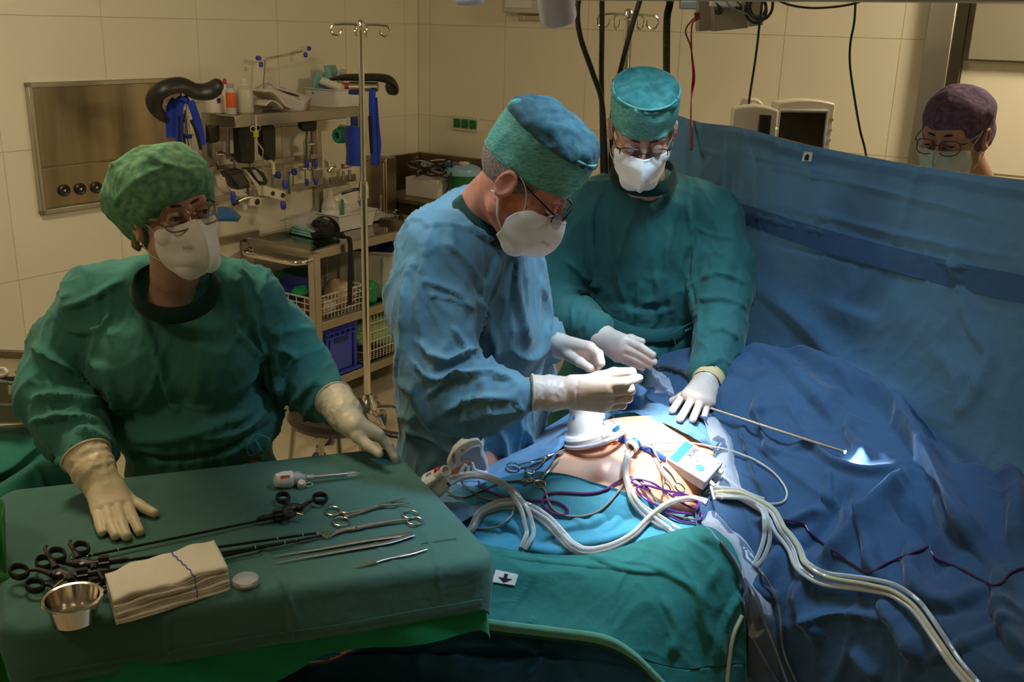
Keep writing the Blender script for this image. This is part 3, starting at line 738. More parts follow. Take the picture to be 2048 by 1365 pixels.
# upper rack
UA0, UA1, UB0, UB1, UZ = -1.66, -.80, .03, .26, 1.512
for a, b in ((UA0+.02, UB0), (UA1-.10, UB0)): MB().box(W(a, b, 1.20), (.036, .036, .62), AX).build('rack_post', M_steel, t, bevel=.003)
MB().box(W((UA0+UA1)/2, (UB0+UB1)/2, UZ), (UA1-UA0, UB1-UB0, .055), AX).build('rack_shelf', M_steel, t, bevel=.004)
for z in (1.275, 1.13): MB().box(W((UA0+UA1-.1)/2, UB0+.03, z), (UA1-UA0-.1, .012, .028), AX).build('rack_rail', M_steel, t, bevel=.002)
MB().box(W(-.74, UB0+.03, 1.13), (.20, .016, .04), AX).build('rack_rail', M_steel, t, bevel=.002)
MB().box(W(-1.50, UB0, .92), (.30, .03, .03), AX).build('rack_foot', M_steel, t)
MB().box(W(UA1-.10, UB0, .905), (.06, .05, .03), AX).build('rack_foot', M_steel, t)
# ------------------------------------------------------------------ goods on the rack shelf
ZS = UZ+.0285
def stand(x, y, b):
    """foot of something on the rack shelf below pixel x"""
    p = OB(x, y, b); a = (p-C0)@E1; return W(a, b, ZS)
def lathe_bottle(name, label, base, prof, m, cap=None, capm=None, lab=None, labm=None, cat='bottle', n=24):
    t = thing(name, label, cat, base)
    MB().lathe(prof, base, n=n).build('bottle_body', m, t)
    if cap: MB().lathe(cap, base, n=n).build('bottle_cap', capm, t)
    if lab:
        r, z0, z1 = lab; MB().lathe([(r, z0), (r+.0006, z0+.002), (r+.0006, z1-.002), (r, z1)], base, n=n).build('label', labm, t)
    return t
lathe_bottle('spray_bottle', 'clear frosted bottle with ribbed white cap on the rack shelf', stand(491, 228, .17), [(0, 0), (.036, 0), (.040, .006), (.040, .085), (.036, .105), (.018, .122), (.015, .124)], M_bottle,
             [(.015, .124), (.018, .124), (.018, .129), (.0155, .131), (.0165, .133), (.0165, .152), (.014, .155), (0, .155)], M_white)
b_ = stand(463.5, 230, .19)
tt = lathe_bottle('can', 'slim can with orange label and grey cap on the rack shelf', b_, [(0, 0), (.0205, 0), (.022, .004), (.022, .108), (.019, .116), (.016, .118)], M_lgrey,
             [(.0165, .118), (.0165, .136), (.015, .138), (0, .138)], M_grey, (.0222, .030, .098), M_orange)
lathe_bottle('squeeze_bottle', 'white bottle with red tip behind the orange-labelled can', stand(453, 228, .12), [(0, 0), (.028, 0), (.031, .006), (.030, .09), (.012, .125), (.009, .13)], M_cream,
             [(.009, .13), (.009, .148), (.005, .155), (0, .156)], M_red)
tb = stand(431, 227, .10)
tt = lathe_bottle('flask', 'squat white flask with small blue and red print at the shelf end', tb, [(0, 0), (.040, 0), (.044, .006), (.042, .075), (.030, .10), (.010, .115), (.009, .12)], M_cream,
             [(.010, .118), (.010, .130), (0, .132)], M_cream)
MB().box(tb+EB*.0425-E1*.012+EZ*.062, (.020, .002, .016), AX).build('blue_print', mat('navy_print', (.02, .03, .25), .5), tt)
MB().box(tb+EB*.0425-E1*.012+EZ*.051, (.020, .002, .005), AX).build('red_print', M_red, tt)
# grey kidney-shaped headrest pad
hd = stand(519, 226, .15)
t = thing('plastic_shell', 'cream curved plastic shell lying beside the clear bottle', 'shell', hd)
v, f = sheet([[hd+E1*a+EZ*z+EB*b for a, z in ((-.04, .095), (.0, .092), (.045, .065), (.085, .025), (.135, .006))] for b in (-.07, -.02, .05, .09)], 14, 20)
o = mesh_obj('shell_body', v, f, M_cream, t); md = o.modifiers.new('s', 'SOLIDIFY'); md.thickness = .01
v, f = sheet([[hd+E1*a+EZ*z+EB*b for a, z in ((-.04, .03), (0, .05), (.04, .035), (.07, .01))] for b in (-.05, .0, .06, .088)], 10, 16)
o = mesh_obj('inner_fold', v, f, M_cream, t); md = o.modifiers.new('s', 'SOLIDIFY'); md.thickness = .006
# tissue box
c = stand(570, 222, .15)+E1*.02
t = thing('glove_box', 'pale carton with a long dark slot leaning on the rack shelf', 'box', c)
bx = unit(EB*.86-EZ*.30+E1*.50); bn = unit(EZ*.9+EB*.3-E1*.05); bn = unit(bn-bx*(bn@bx)); by = np.cross(bn, bx)
cc = c+EZ*.052-EB*.02
MB().box(cc, (.235, .115, .06), (bx, by, bn)).build('carton', mat('pale_carton', (.62, .55, .56), .6), t, bevel=.002)
slot = [cc+bx*(.07*math.cos(a))+by*(.012*math.sin(a)+.008*math.sin(2*a+.5))+bn*.0305 for a in np.linspace(0, 2*PI, 22)[:-1]]
MB().prism(slot, bn*.0012).build('slot', mat('dark_slot', (.05, .035, .015), .8), t)
for k, (u, v_) in enumerate(((-.09, .03), (-.03, .045), (.075, -.035))):
    MB().box(cc+bx*u+by*v_+bn*.031, (.03, .006, .001), (bx, by, bn)).build('print', mat('lilac_print', (.28, .16, .26), .6), t)
# white tray with supplies on the shelf right end
def open_tray(name, label, c, ax, sz, th, m, taper=.86, lip=.008, cat='tray'):
    X, Y, Z = ax; t = thing(name, label, cat, c)
    L_, Wd, Hh = sz
    def rg(k, z, e=0): return np.array([c+X*(i*(L_/2*k+e))+Y*(j*(Wd/2*k+e))+Z*z for i, j in ((-1, -1), (1, -1), (1, 1), (-1, 1))])
    R = [rg(taper, 0), rg(1, Hh), rg(1, Hh, lip), rg(1, Hh+th, lip), rg(1, Hh+th, -th), rg(taper, th, -th)]
    m_ = MB().rings(R, cap=False); m_.add(rg(taper, 0), [(3, 2, 1, 0)]); m_.add(rg(taper, th, -th), [(0, 1, 2, 3)])
    m_.build('tray_body', m, t, bevel=.003); return t
c = W(-.90, .155, ZS)
open_tray('supply_tray', 'white plastic tray of dressings on the rack shelf end', c, (E1, EB, EZ), (.205, .21, .085), .005, M_white, .84)
# contents
p = c+EZ*.10
tag(MB().tube([p+E1*(-.05)-EB*.07+EZ*.035, p+E1*(-.015)+EB*.08+EZ*(-.01)], .021, 14).build('dressing_roll', M_paper), 'white rolled dressing lying across the upper tray', 'roll')
o = MB().lathe([(.009, 0), (.024, 0), (.027, .008), (.024, .016), (.009, .016), (.009, 0)], p+E1*.035+EB*.065+EZ*(-.003), (.15, -.3, 1), 20).build('tape_roll', mat('red_tape', (.55, .02, .04), .4)); tag(o, 'small red tape roll in the upper tray', 'tape')
m = MB()
for k in range(9):
    q = p+E1*(.055+.014*math.cos(k*2.4)+.012*(k % 3))+EB*(.055+.02*math.sin(k*1.7)); m.tube([q-EZ*.02, q+EZ*(.012+.006*math.sin(k))+E1*.006*math.cos(k*3)], [.007, .004], 6)
tag(m.build('green_clips', mat('green_plastic', (.02, .28, .03), .4)), 'heap of small green clips in the upper tray', 'clip', kind='stuff')
for k, (da, db, h_, w_, lean, lb) in enumerate([(-.04, -.05, .075, .12, .35, 'pale teal wrapped pack standing at the back of the upper tray'), (.045, -.03, .10, .085, -.2, 'tall teal wrapped pouch leaning in the upper tray')]):
    q = p+E1*da+EB*db-EZ*.04; X = E1; Z = unit(EZ+EB*lean*.6+E1*lean*.2)
    v, f = sheet([[q+X*u*w_/2+Z*(z*h_*1.35)+EB*(.010*math.sin(u*5+z*4+k)) for u in (-1, -.4, .3, 1)] for z in (0, .4, .8, 1.05)], 14, 14)
    o = mesh_obj('wrapped_pack', v, f, mat('teal_wrap', (.20, .42, .38), .5)); o.modifiers.new('s', 'SOLIDIFY').thickness = .012; tag(o, lb, 'pack')
q = p+E1*.03-EB*.01-EZ*.03
v, f = sheet([[q+E1*u*.035+unit(EZ+EB*.2+E1*.35)*(z*.12)+EB*.008*math.sin(u*4) for u in (-1, 0, 1)] for z in (0, .5, 1)], 10, 8)
o = mesh_obj('sterile_pouch', v, f, mat('cream_pouch', (.5, .5, .40), .4)); o.modifiers.new('s', 'SOLIDIFY').thickness = .006; tag(o, 'cream see-through pouch with green stripes in the upper tray', 'pouch')
for k in (-1, 1): MB().box(q+E1*.018*k+unit(EZ+EB*.2+E1*.35)*.06+EB*.012, (.003, .003, .08), (E1, EB, unit(EZ+EB*.2+E1*.35))).build('green_stripe', mat('green_plastic', (.02, .28, .03), .4), o)
q = p+E1*.062-EB*.01
tag(MB().tube([q, q+unit(EZ*1+E1*.28)*.085], [.006, .007], 8).cyl(q+unit(EZ*1+E1*.28)*.085, q+unit(EZ+E1*.28)*.095, .009).build('syringe', M_clearbox), 'clear syringe sticking up out of the upper tray', 'syringe')
# L-shaped rod with blue knobs behind the rack
t = thing('angle_rod', 'bent chrome rod with blue knobs standing up behind the rack shelf', 'rod', OB(524, 190, .08))
k0, k1, k2 = OB(523, 215, .08), OB(530, 117, .08), OB(612, 101, .08)
MB().tube([k0, k1], .0058, 8).build('upright', M_chrome, t); MB().tube([k1, k2], .0045, 8).build('cross_arm', M_chrome, t)
def knob(mb, c, ax, r, h): return mb.lathe([(0, 0), (r*.7, 0), (r, h*.25), (r, h*.8), (r*.6, h), (0, h)], c, ax, 12)
for c, ax in ((OB(520, 116, .08), -E1), (OB(522, 124, .10), -EZ), (OB(614, 97, .08), E1), (OB(611, 105, .1), -EZ)):
    o = knob(MB(), c, ax, .011, .024).build('knob', M_blue, t)
MB().box(OB(525, 117, .08), (.028, .02, .018), AX).box(OB(608, 99, .08), (.03, .02, .022), AX).build('joint_block', M_cream, t, bevel=.003)
# ------------------------------------------------------------------ leg crutches with black cushions
def cushion(label, pts, radii, Yd, flat=None):
    t = thing('leg_support', label, 'leg support', P(pts[len(pts)//2][0], pts[len(pts)//2][1]+20, Yd))
    return t
t = thing('leg_support', 'black leather curved leg cushion with blue straps at the left rack end', 'leg support', P(345, 300, 4.35))
rows = []
path = [(372, 232, 4.42), (338, 238, 4.30), (314, 220, 4.22), (310, 196, 4.2), (328, 178, 4.2), (362, 170, 4.25), (392, 183, 4.3), (420, 182, 4.32), (437, 171, 4.32), (441, 176, 4.34)]
cp = catmull([P(*q) for q in path], 5)
MB().tube(cp, [.012, .026, .034, .036, .036, .036, .038, .040, .034, .016], 14, flat=(1.0, .62), up=(0.3, -.6, .5)).build('cushion', M_blackpad, t)
o = MB().tube(catmull([P(*q) for q in [(328, 213, 4.3), (350, 205, 4.32), (385, 205, 4.36), (405, 204, 4.4)]], 4), .016, 10, flat=(1, .3)).build('steel_shell', M_cream, t)
st = [P(369, 213, 4.33), P(373, 250, 4.33), P(374, 300, 4.34)]
MB().tube([P(372, 207, 4.33), P(372, 236, 4.33)], .007, 8).cyl(P(372, 238, 4.33), P(373, 268, 4.33), .0125).build('support_rod', M_chrome, t)
MB().box(P(375, 273, 4.33), (.032, .03, .018)).build('rod_collar', M_darkblue, t, bevel=.003)
def strap(par, pts, w_, m, name='strap', th=.004):
    p = catmull([P(*q) if len(q) == 3 else q for q in pts], 6)
    return MB().tube(p, w_, 8, flat=(1, th/w_), up=cC-p[0]).build(name, m, par)
strap(t, [(352, 200, 4.29), (343, 214, 4.27), (341, 240, 4.27), (342, 275, 4.28)], .019, M_bluestrap)
strap(t, [(376, 196, 4.30), (362, 206, 4.27), (358, 240, 4.27), (358, 290, 4.28)], .014, M_bluestrap)
strap(t, [(380, 202, 4.28), (388, 222, 4.28), (397, 252, 4.29), (405, 290, 4.30)], .016, M_bluestrap)
strap(t, [(345, 212, 4.275), (360, 197, 4.26), (375, 203, 4.27)], .010, M_bluestrap)
strap(t, [(358, 232, 4.255), (358, 260, 4.255), (358, 292, 4.255)], .004, M_blackstrap, 'strap_edge')
strap(t, [(382, 240, 4.285), (392, 262, 4.285), (402, 300, 4.285)], .007, M_blackstrap, 'strap_edge')
MB().cyl(P(373, 268, 4.33), P(385, 330, 4.36), .010).build('lower_rod', M_chrome, t)
t = thing('leg_support', 'black leather leg cushion with blue straps at the right rack end', 'leg support', P(745, 210, 5.0))
cp = catmull([P(*q) for q in [(663, 158, 5.05), (690, 155, 5.02), (720, 155, 5.0), (755, 155, 5.0), (778, 160, 5.0), (785, 172, 5.02), (775, 180, 5.05)]], 5)
MB().tube(cp, [.014, .03, .034, .036, .04, .036, .018], 14, flat=(1.4, .55)).build('cushion', M_blackpad, t)
MB().tube([P(699, 173, 4.97), P(756, 174, 4.97)], .030, 12, flat=(1, .75)).build('steel_shell', M_steel, t)
strap(t, [(745, 178, 4.93), (744, 210, 4.92), (746, 260, 4.92), (748, 310, 4.92), (748, 330, 4.93)], .016, M_bluestrap)
strap(t, [(748, 195, 4.95), (752, 250, 4.94), (756, 290, 4.94), (752, 330, 4.95)], .016, M_bluestrap)
strap(t, [(739, 232, 4.91), (741, 270, 4.91), (743, 306, 4.91)], .007, M_blackstrap, 'strap_edge')
MB().box(P(708, 185, 4.97), (.05, .03, .02)).build('strap_loop', M_darkblue, t, bevel=.003)
MB().cyl(P(722, 180, 4.98), P(722, 300, 5.0), .010).build('support_rod', M_steel2, t)
# green roll and blue pouch hanging at the right end of the rack
t = thing('blue_cuff', 'bright blue fabric cuff hanging in front of the right rack rail', 'cuff', P(712, 300, 4.95))
v, f = sheet([[P(x, y, 4.88+d) for x, y, d in r] for r in ([(692, 259, .06), (700, 252, .0), (716, 254, -.02), (727, 266, .03)], [(693, 275, .05), (702, 272, -.01), (716, 276, -.02), (727, 284, .03)], [(697, 300, .05), (704, 300, -.01), (716, 302, -.02), (725, 304, .02)], [(696, 330, .05), (702, 331, .0), (714, 331, -.01), (725, 331, .02)])], 24, 18)
o = mesh_obj('cuff_body', v, f, M_bluestrap, t); o.modifiers.new('s', 'SOLIDIFY').thickness = .012
MB().box(P(709, 246, 4.93), (.035, .03, .06)).build('cuff_hanger', M_darkblue, t, bevel=.004)
t = thing('green_roll', 'emerald foam roll with dark hole beside the blue cuff', 'roll', P(683, 288, 4.95))
c = P(683, 271, 4.96); ax = unit(P(672, 272, 4.9)-P(700, 270, 4.98))
MB().lathe([(.018, .036), (.030, .036), (.036, .028), (.038, .0), (.036, -.04), (.018, -.04), (.016, .03), (.018, .036)], c, ax, 24).build('roll_body', mat('emerald_foam', (.01, .22, .10), .55), t)
MB().lathe([(0, .022), (.018, .022)], c, ax, 14).build('roll_core', M_black, t)
MB().tube([P(676, 258, 4.93), P(682, 252, 4.93), P(694, 255, 4.93)], .008, 8).build('roll_strap', M_capG and mat('dark_green', (.008, .10, .02), .4), t)
tag(MB().tube(catmull([P(696, 235, 4.93), P(686, 246, 4.93), P(680, 256, 4.93)], 4), .0022, 6).build('white_string', M_elastic), 'white string from the rack shelf to the green roll', 'string')
# black padded plates hanging under the rack
def pad(label, pts, b, th=.035, stem=None):
    t = thing('padded_plate', label, 'pad', OB(pts[0][0], max(p[1] for p in pts), b))
    plate(MB(), pts, b, th).build('pad_body', M_blackpad, t, bevel=.008)
    if stem:
        m = MB()
        for (x0, y0, x1, y1, r_) in stem: m.cyl(OB(x0, y0, b-.02), OB(x1, y1, b-.02), r_)
        m.build('pad_bracket', M_steel, t)
    return t
pad('wide black pad hanging under the rack shelf, left of the hanging scissors', [(477, 253), (510, 252), (511, 322), (506, 328), (486, 327), (480, 320)], .20, .045, [(501, 326, 501, 336, .008)])
pad('black pad hanging under the rack shelf, right of the hanging scissors', [(524, 252), (547, 249), (552, 256), (553, 310), (551, 322), (546, 326), (528, 310)], .16, .045, [(548, 320, 574, 318, .004)])
pad('black pad end at the far left under the rack shelf', [(418, 250), (440, 252), (441, 278), (438, 285), (419, 287)], .14, .03, [(426, 286, 426, 306, .008)])
pad('small rounded black pad under the right half of the rack shelf', [(602, 244), (635, 240), (635, 255), (630, 262), (610, 263), (603, 257)], .14, .03, [(616, 262, 614, 284, .011), (620, 262, 618, 284, .004)])
# clamps along the rails
rsd = random.Random(3)
def clamp(label, x, y, b, kind=0, knobs=(), bars=()):
    t = thing('rail_clamp', label, 'clamp', OB(x, y+8, b))
    c = OB(x, y, b)
    MB().box(c, (.040, .03, .026), AX).cyl(c-E1*.02+EB*.015, c+E1*.028+EB*.02, .009).build('clamp_body', M_steel2, t, bevel=.003)
    for (kx, ky, ax, r, h) in knobs: knob(MB(), OB(kx, ky, b+.02), ax, r, h).build('knob', M_blue, t)
    if bars:
        for (x0, y0, x1, y1, r_) in bars: MB().tube([OB(x0, y0, b+.01), OB(x1, y1, b+.01)], r_, 8).build('clamp_bar', M_steel2, t)
    return t
clamp('steel clamp with drooping bar left of the wide black pad', 462, 312, .10, bars=[(455, 255, 456, 318, .010), (462, 320, 470, 322, .006)])
clamp('small steel clamp at the left post of the rack', 435, 308, .10, bars=[(434, 322, 436, 344, .006)])
clamp('steel clamp with long leg beneath the left black pad', 470, 318, .12, bars=[(469, 325, 470, 352, .006)])
clamp('steel clamp on the middle rail below the small rounded pad', 615, 288, .09, bars=[(612, 278, 611, 330, .012), (620, 300, 620, 324, .005)])
clamp('steel clamp with round blue knob beside the square wire frame', 548, 346, .13, knobs=[(553, 350, EB, .017, .024)], bars=[(545, 325, 546, 372, .010)])
clamp('steel clamp with blue knob, second along the lower rail', 580, 340, .12, knobs=[(585, 344, EB, .017, .024)], bars=[(576, 345, 577, 388, .010), (586, 352, 586, 372, .005)])
clamp('gold-tinted clamp with a blue lever, third along the lower rail', 606, 337, .12, knobs=[(614, 338, EZ, .011, .046)], bars=[(610, 342, 610, 370, .004)])
clamp('clamp with a blue lever pointing up, fourth along the lower rail', 630, 338, .12, knobs=[(632, 335, EZ, .011, .040)], bars=[(632, 340, 632, 360, .002)])
clamp('bright clamp with a pale lever at the right rack post', 658, 330, .12, bars=[(664, 334, 656, 343, .010), (650, 322, 672, 334, .006)])
clamp('clamp with slotted feet at the right end of the lower rail', 690, 332, .10, bars=[(676, 342, 677, 357, .010), (686, 342, 686, 360, .009), (699, 340, 699, 358, .009), (700, 328, 712, 326, .006)])
for k, (x, y, lb) in enumerate(((614, 366, 'blue-gripped pin hanging from the third lower clamp'), (632, 364, 'blue-gripped pin hanging from the fourth lower clamp'))):
    t = thing('hanging_pin', lb, 'pin', OB(x, y+6, .13))
    MB().cyl(OB(x, y-20, .13), OB(x, y-4, .13), .002, n=6).build('pin_wire', M_steel, t)
    knob(MB(), OB(x, y+6, .13), EZ, .011, .036).build('grip', M_blue, t)
t = thing('wire_bracket', 'thin square wire frame between the hanging black pads', 'wire frame', OB(540, 338, .16))
MB().tube([OB(x, y, .16) for x, y in ((525, 322), (545, 322), (545, 338), (526, 336))], .003, 6, closed=True).tube([OB(x, y, .2) for x, y in ((540, 322), (546, 330), (547, 348))], .010, 8).build('frame', M_cream, t)
# scissors on a yellow tag hanging at the shelf edge
t = thing('hanging_scissors', 'steel scissors with a yellow tag hanging from the rack shelf', 'scissors', OB(520, 330, .275))
m = MB()
for (x, y) in ((506, 258), (516, 256)): m.tube([OB(x+5*math.cos(a), y+6*math.sin(a), .275) for a in np.linspace(0, 2*PI, 15)[:-1]], .0028, 6, closed=True)
m.build('finger_ring', M_chrome, t)
MB().tube([OB(509, 262, .275), OB(515, 285, .275), OB(526, 300, .275), OB(525, 320, .275)], [.004, .006, .007, .004], 8, flat=(1, .5)).build('blade', M_steel2, t)
MB().tube([OB(515, 262, .277), OB(513, 285, .277), OB(512, 232, .277)], .003, 6).build('cord_loop', M_cream, t)
MB().box(OB(512, 268, .28), (.028, .006, .03), AX).build('yellow_tag', mat('yellow_tag', (.50, .50, .03), .5), t)
# steel stirrup with black pads in front of the rails
t = thing('boot_holder', 'steel side-by-side holders with black moulded pads and clamp', 'holder', OB(500, 400, .2))
m = MB()
plate(m, [(448, 345), (458, 341), (472, 372), (500, 392), (520, 394), (521, 402), (498, 398), (470, 392), (455, 376)], .26, .07); m.build('steel_bracket', M_steel2, t, bevel=.003)
plate(MB(), [(452, 344), (480, 338), (486, 340), (500, 366), (502, 376), (478, 380), (470, 374)], .29, .05).build('pad', M_blackpad, t, bevel=.006)
plate(MB(), [(462, 351), (484, 348), (498, 370), (480, 376)], .305, .02).build('pad_recess', mat('dark_brown_vinyl', (.05, .035, .025), .3), t, bevel=.004)
plate(MB(), [(492, 337), (510, 335), (528, 345), (537, 362), (534, 371), (522, 370), (508, 352)], .20, .045).build('pad', M_blackpad, t, bevel=.006)
plate(MB(), [(504, 340), (512, 340), (525, 356), (527, 364), (518, 362)], .206, .02).build('pad_recess', M_grey, t, bevel=.003)
plate(MB(), [(488, 338), (493, 338), (520, 370), (572, 382), (570, 402), (518, 392), (516, 380)], .19, .02).build('steel_bracket', M_steel2, t, bevel=.003)
plate(MB(), [(530, 372), (572, 383), (569, 403), (531, 392)], .205, .02).build('slotted_plate', M_cream, t, bevel=.002)
for x, y, r in ((546, 387, .010), (566, 391, .011)):
    MB().lathe([(0, .003), (r, .003), (r*1.1, 0)], OB(x, y, .21), EB, 14).build('bolt_hole', M_black, t)
plate(MB(), [(500, 393), (522, 396), (523, 414), (501, 412)], .28, .04).build('clamp_block', M_cream, t, bevel=.002)
MB().lathe([(0, .003), (.013, .003), (.015, 0)], OB(515, 404, .285), EB, 14).build('clamp_hole', M_black, t)
MB().tube([OB(474, 404, .27), OB(486, 398, .27), OB(500, 395, .27)], [.010, .012, .011], 10).build('clamp_screw', M_chrome, t)
MB().tube([OB(466, 408, .27), OB(475, 404, .27)], .011, 10).build('clamp_nut', M_black, t)
knob(MB(), OB(467, 407, .275), EZ, .013, .055).build('lever', M_blue, t)
MB().tube([OB(489, 408, .27), OB(490, 420, .27)], .011, 8).build('clear_peg', M_clearbox, t)
MB().tube([OB(497, 394, .25), OB(494, 362, .10)], .008, 6).build('mount_arm', M_steel, t)
for k, (x, y, lb) in enumerate(((570, 372, 'blue grip standing on the slotted steel plate'), (567, 413, 'blue grip hanging under the slotted steel plate'))):
    o = knob(MB(), OB(x, y+6, .215), EZ, .014, .042).build('blue_grip', M_blue); tag(o, lb, 'grip')
# ------------------------------------------------------------------ goods on the trolley top
ZT = .884
def TT(x, y): return P(x, y, -ZT)
c = W(-.80, .125, ZT)
t = open_tray('white_tray', 'white open tray with bottle and bag on the trolley top', c, (E1, EB, EZ), (.30, .19, .085), .006, M_white, .88)
bb = c+EZ*.007-E1*.10-EB*.01
lathe_bottle('large_bottle', 'frosted bottle with long neck in the white tray', bb, [(0, 0), (.044, 0), (.048, .01), (.048, .115), (.040, .14), (.018, .16), (.016, .19), (.017, .205), (0, .206)], M_bottle,
             lab=(.0485, .055, .10), labm=M_paper)
q = c+EZ*.01+E1*.03
v, f = sheet([[q+E1*u*.115+EB*(.045*s_*(1-abs(u)**2))+EZ*h_ for u in (-1, -.6, -.1, .5, 1)] for s_, h_ in ((0, .0), (1, .06), (.9, .13), (.2, .185), (-.2, .19), (-.9, .13), (-1, .06), (0, 0))], 40, 24)
v[:, 2] += (v@E1-(q@E1))*.25*np.clip((v[:, 2]-q[2])/.19, 0, 1); v += creases(v, 3, 14)[:, None]*.004*EB
o = mesh_obj('plastic_bag', v, f, mat('milky_bag', (.62, .56, .48), .22, var=(7, .1), bump=(26, .8, .01))); tag(o, 'milky plastic bag with tubing inside standing in the white tray', 'bag')
MB().box(q-E1*.085+EB*.035+EZ*.10, (.010, .012, .10), AX).build('green_stripe', mat('green_print', (.03, .35, .16), .5), o)
MB().tube(catmull([q+E1*.03+EB*.052+EZ*.13, q+E1*.055+EB*.05+EZ*.105, q+E1*.07+EB*.047+EZ*.14, q+E1*.045+EB*.05+EZ*.16], 5), .006, 6).build('blue_tubing', mat('pale_blue_cable', (.15, .22, .38), .4), o)
MB().box(q+E1*.058+EB*.05+EZ*.10, (.012, .008, .03), AX).build('teal_clip', mat('teal_plastic', (.02, .25, .25), .4), o)
# folded teal pads in plastic wrap
c = W(-1.07, .15, ZT); t = thing('folded_pads', 'pale turquoise folded pads in clear wrap on the trolley top', 'pads', c)
for k in range(3): MB().box(c+EZ*(.008+.013*k)+E1*.003*k, (.15, .19, .011), (unit(E1+EB*.1), unit(EB-E1*.1), EZ)).build('pad', mat('turquoise_pad', (.28, .62, .55), .8), t, bevel=.004)
v, f = sheet([[c+E1*a+EB*b+EZ*(.046+.05*math.exp(-((b+.09)/.05)**2)) for a in (-.09, -.03, .04, .09)] for b in (-.14, -.09, -.03, .03, .095)], 20, 20)
v += creases(v, 5, 20)[:, None]*.003*EZ
mesh_obj('clear_wrap', v, f, M_film, t)
# black belt
c = TT(640, 462); t = thing('black_belt', 'black padded belt lying over the trolley front edge', 'belt', c)
v, f = sheet([[TT(x, y)+EZ*h_ for x, y, h_ in r] for r in ([(612, 462, .02), (635, 456, .045), (662, 460, .04), (676, 468, .03)], [(616, 470, .025), (638, 468, .055), (660, 470, .045), (680, 474, .03)], [(628, 480, .005), (642, 484, .02), (660, 480, .01), (676, 474, .01)])], 14, 20)
o = mesh_obj('pad_body', v, f, M_blackstrap, t); o.modifiers.new('s', 'SOLIDIFY').thickness = .012
def Pz(x, y, z, dy=0): p = P(x, y, -z); return p
lp = catmull([TT(628, 458)+EZ*.02]+[OB(x, y, .40) for x, y in ((632, 446), (640, 436), (650, 433), (662, 438), (672, 450), (675, 465))], 5)
MB().tube(lp, .018, 8, flat=(.14, 1), up=EB).build('belt_loop', M_blackstrap, t)
sp = catmull([OB(674, 470, .44), OB(690, 472, .50), OB(699, 480, .53), OB(701, 510, .53), OB(700, 560, .52), OB(700, 610, .52)], 5)
MB().tube(sp, .018, 8, flat=(1, .12), up=EB).build('belt_strap', M_blackstrap, t)
MB().tube([TT(650, 474)+EZ*.06, TT(664, 464)+EZ*.07], .008, 6, flat=(1, .5)).build('buckle', M_black, t)
# tubing coil in clear bag
c = TT(745, 440); t = thing('tubing_bag', 'clear bag of coiled tubing on the trolley top behind the stand', 'bag', c)
for k in range(6):
    pts = [c+E1*(.10+.006*k)*math.cos(a)+EB*(.055+.004*k)*math.sin(a+.3*k)+EZ*(.012+.008*k+.006*math.sin(a*2+k)) for a in np.linspace(0, 2*PI, 19)[:-1]]
    MB().tube(pts, .0045, 6, closed=True).build('tube_loop', mat('cream_tubing', (.55, .48, .38), .35), t)
for k, (da, db) in enumerate(((-.09, .045), (.10, .07))): MB().tube([c+E1*da+EB*db+EZ*.03, c+E1*(da+.03)+EB*(db-.008)+EZ*.035], .008, 8).build('blue_connector', M_blue, t)
v, f = sheet([[c+E1*a+EB*b+EZ*(.062*(1-(b/.11)**2)*(1-(a/.17)**2)+.004) for a in (-.15, -.08, 0, .08, .15)] for b in (-.09, -.04, .03, .09)], 20, 24)
v += creases(v, 8, 18)[:, None]*.004*EZ; mesh_obj('clear_bag', v, f, M_film, t)
c = TT(722, 425)
v, f = sheet([[c+E1*a+EB*b+EZ*(.01+.10*(1-abs(a)/.12)*max(0, 1-(b+.05)**2/.008)) for a in (-.1, -.03, .04, .11)] for b in (-.12, -.07, -.02, .03)], 16, 20)
o = mesh_obj('white_wrap', v, f, M_paper); o.modifiers.new('s', 'SOLIDIFY').thickness = .004; tag(o, 'crumpled white wrapper behind the coiled tubing', 'wrapper')
c = TT(800, 424)-E1*.0-EB*.02; t = thing('paper_carton', 'open blue and brown carton holding white papers at the trolley end', 'carton', c)
MB().box(c+EZ*.02, (.26, .16, .035), AX).build('carton_base', mat('cardboard', (.42, .27, .12), .8), t, bevel=.002)
for a in (-.075, .055): MB().box(c+EZ*.02+EB*.082+E1*a, (.085, .002, .036), AX).build('blue_panel', mat('blue_print2', (.02, .10, .50), .5), t)
for k in range(4): MB().box(c+EZ*(.042+.007*k)-EB*.01+E1*.004*k, (.25, .13, .005), (unit(E1+EB*.02*k), unit(EB-E1*.02*k), EZ)).build('paper_sheet', M_paper, t)
# blue cover at the left trolley end
c = OB(455, 440, .30)
v, f = sheet([[OB(x, y, b) for x, y, b in r] for r in ([(428, 430, .2), (440, 422, .2), (458, 424, .2), (474, 436, .2)], [(425, 438, .32), (440, 430, .3), (460, 431, .3), (477, 440, .28)], [(424, 444, .36), (440, 443, .36), (462, 443, .36), (476, 444, .34)])], 16, 20)
o = mesh_obj('blue_cover', v, f, cloth('mid_blue_nonwoven', (.02, .12, .33), .1)); o.modifiers.new('s', 'SOLIDIFY').thickness = .02; tag(o, 'folded mid-blue cover behind the seated nurse shoulder', 'cover')
o['label'] = 'folded mid-blue cloth cover on the left end of the trolley top'
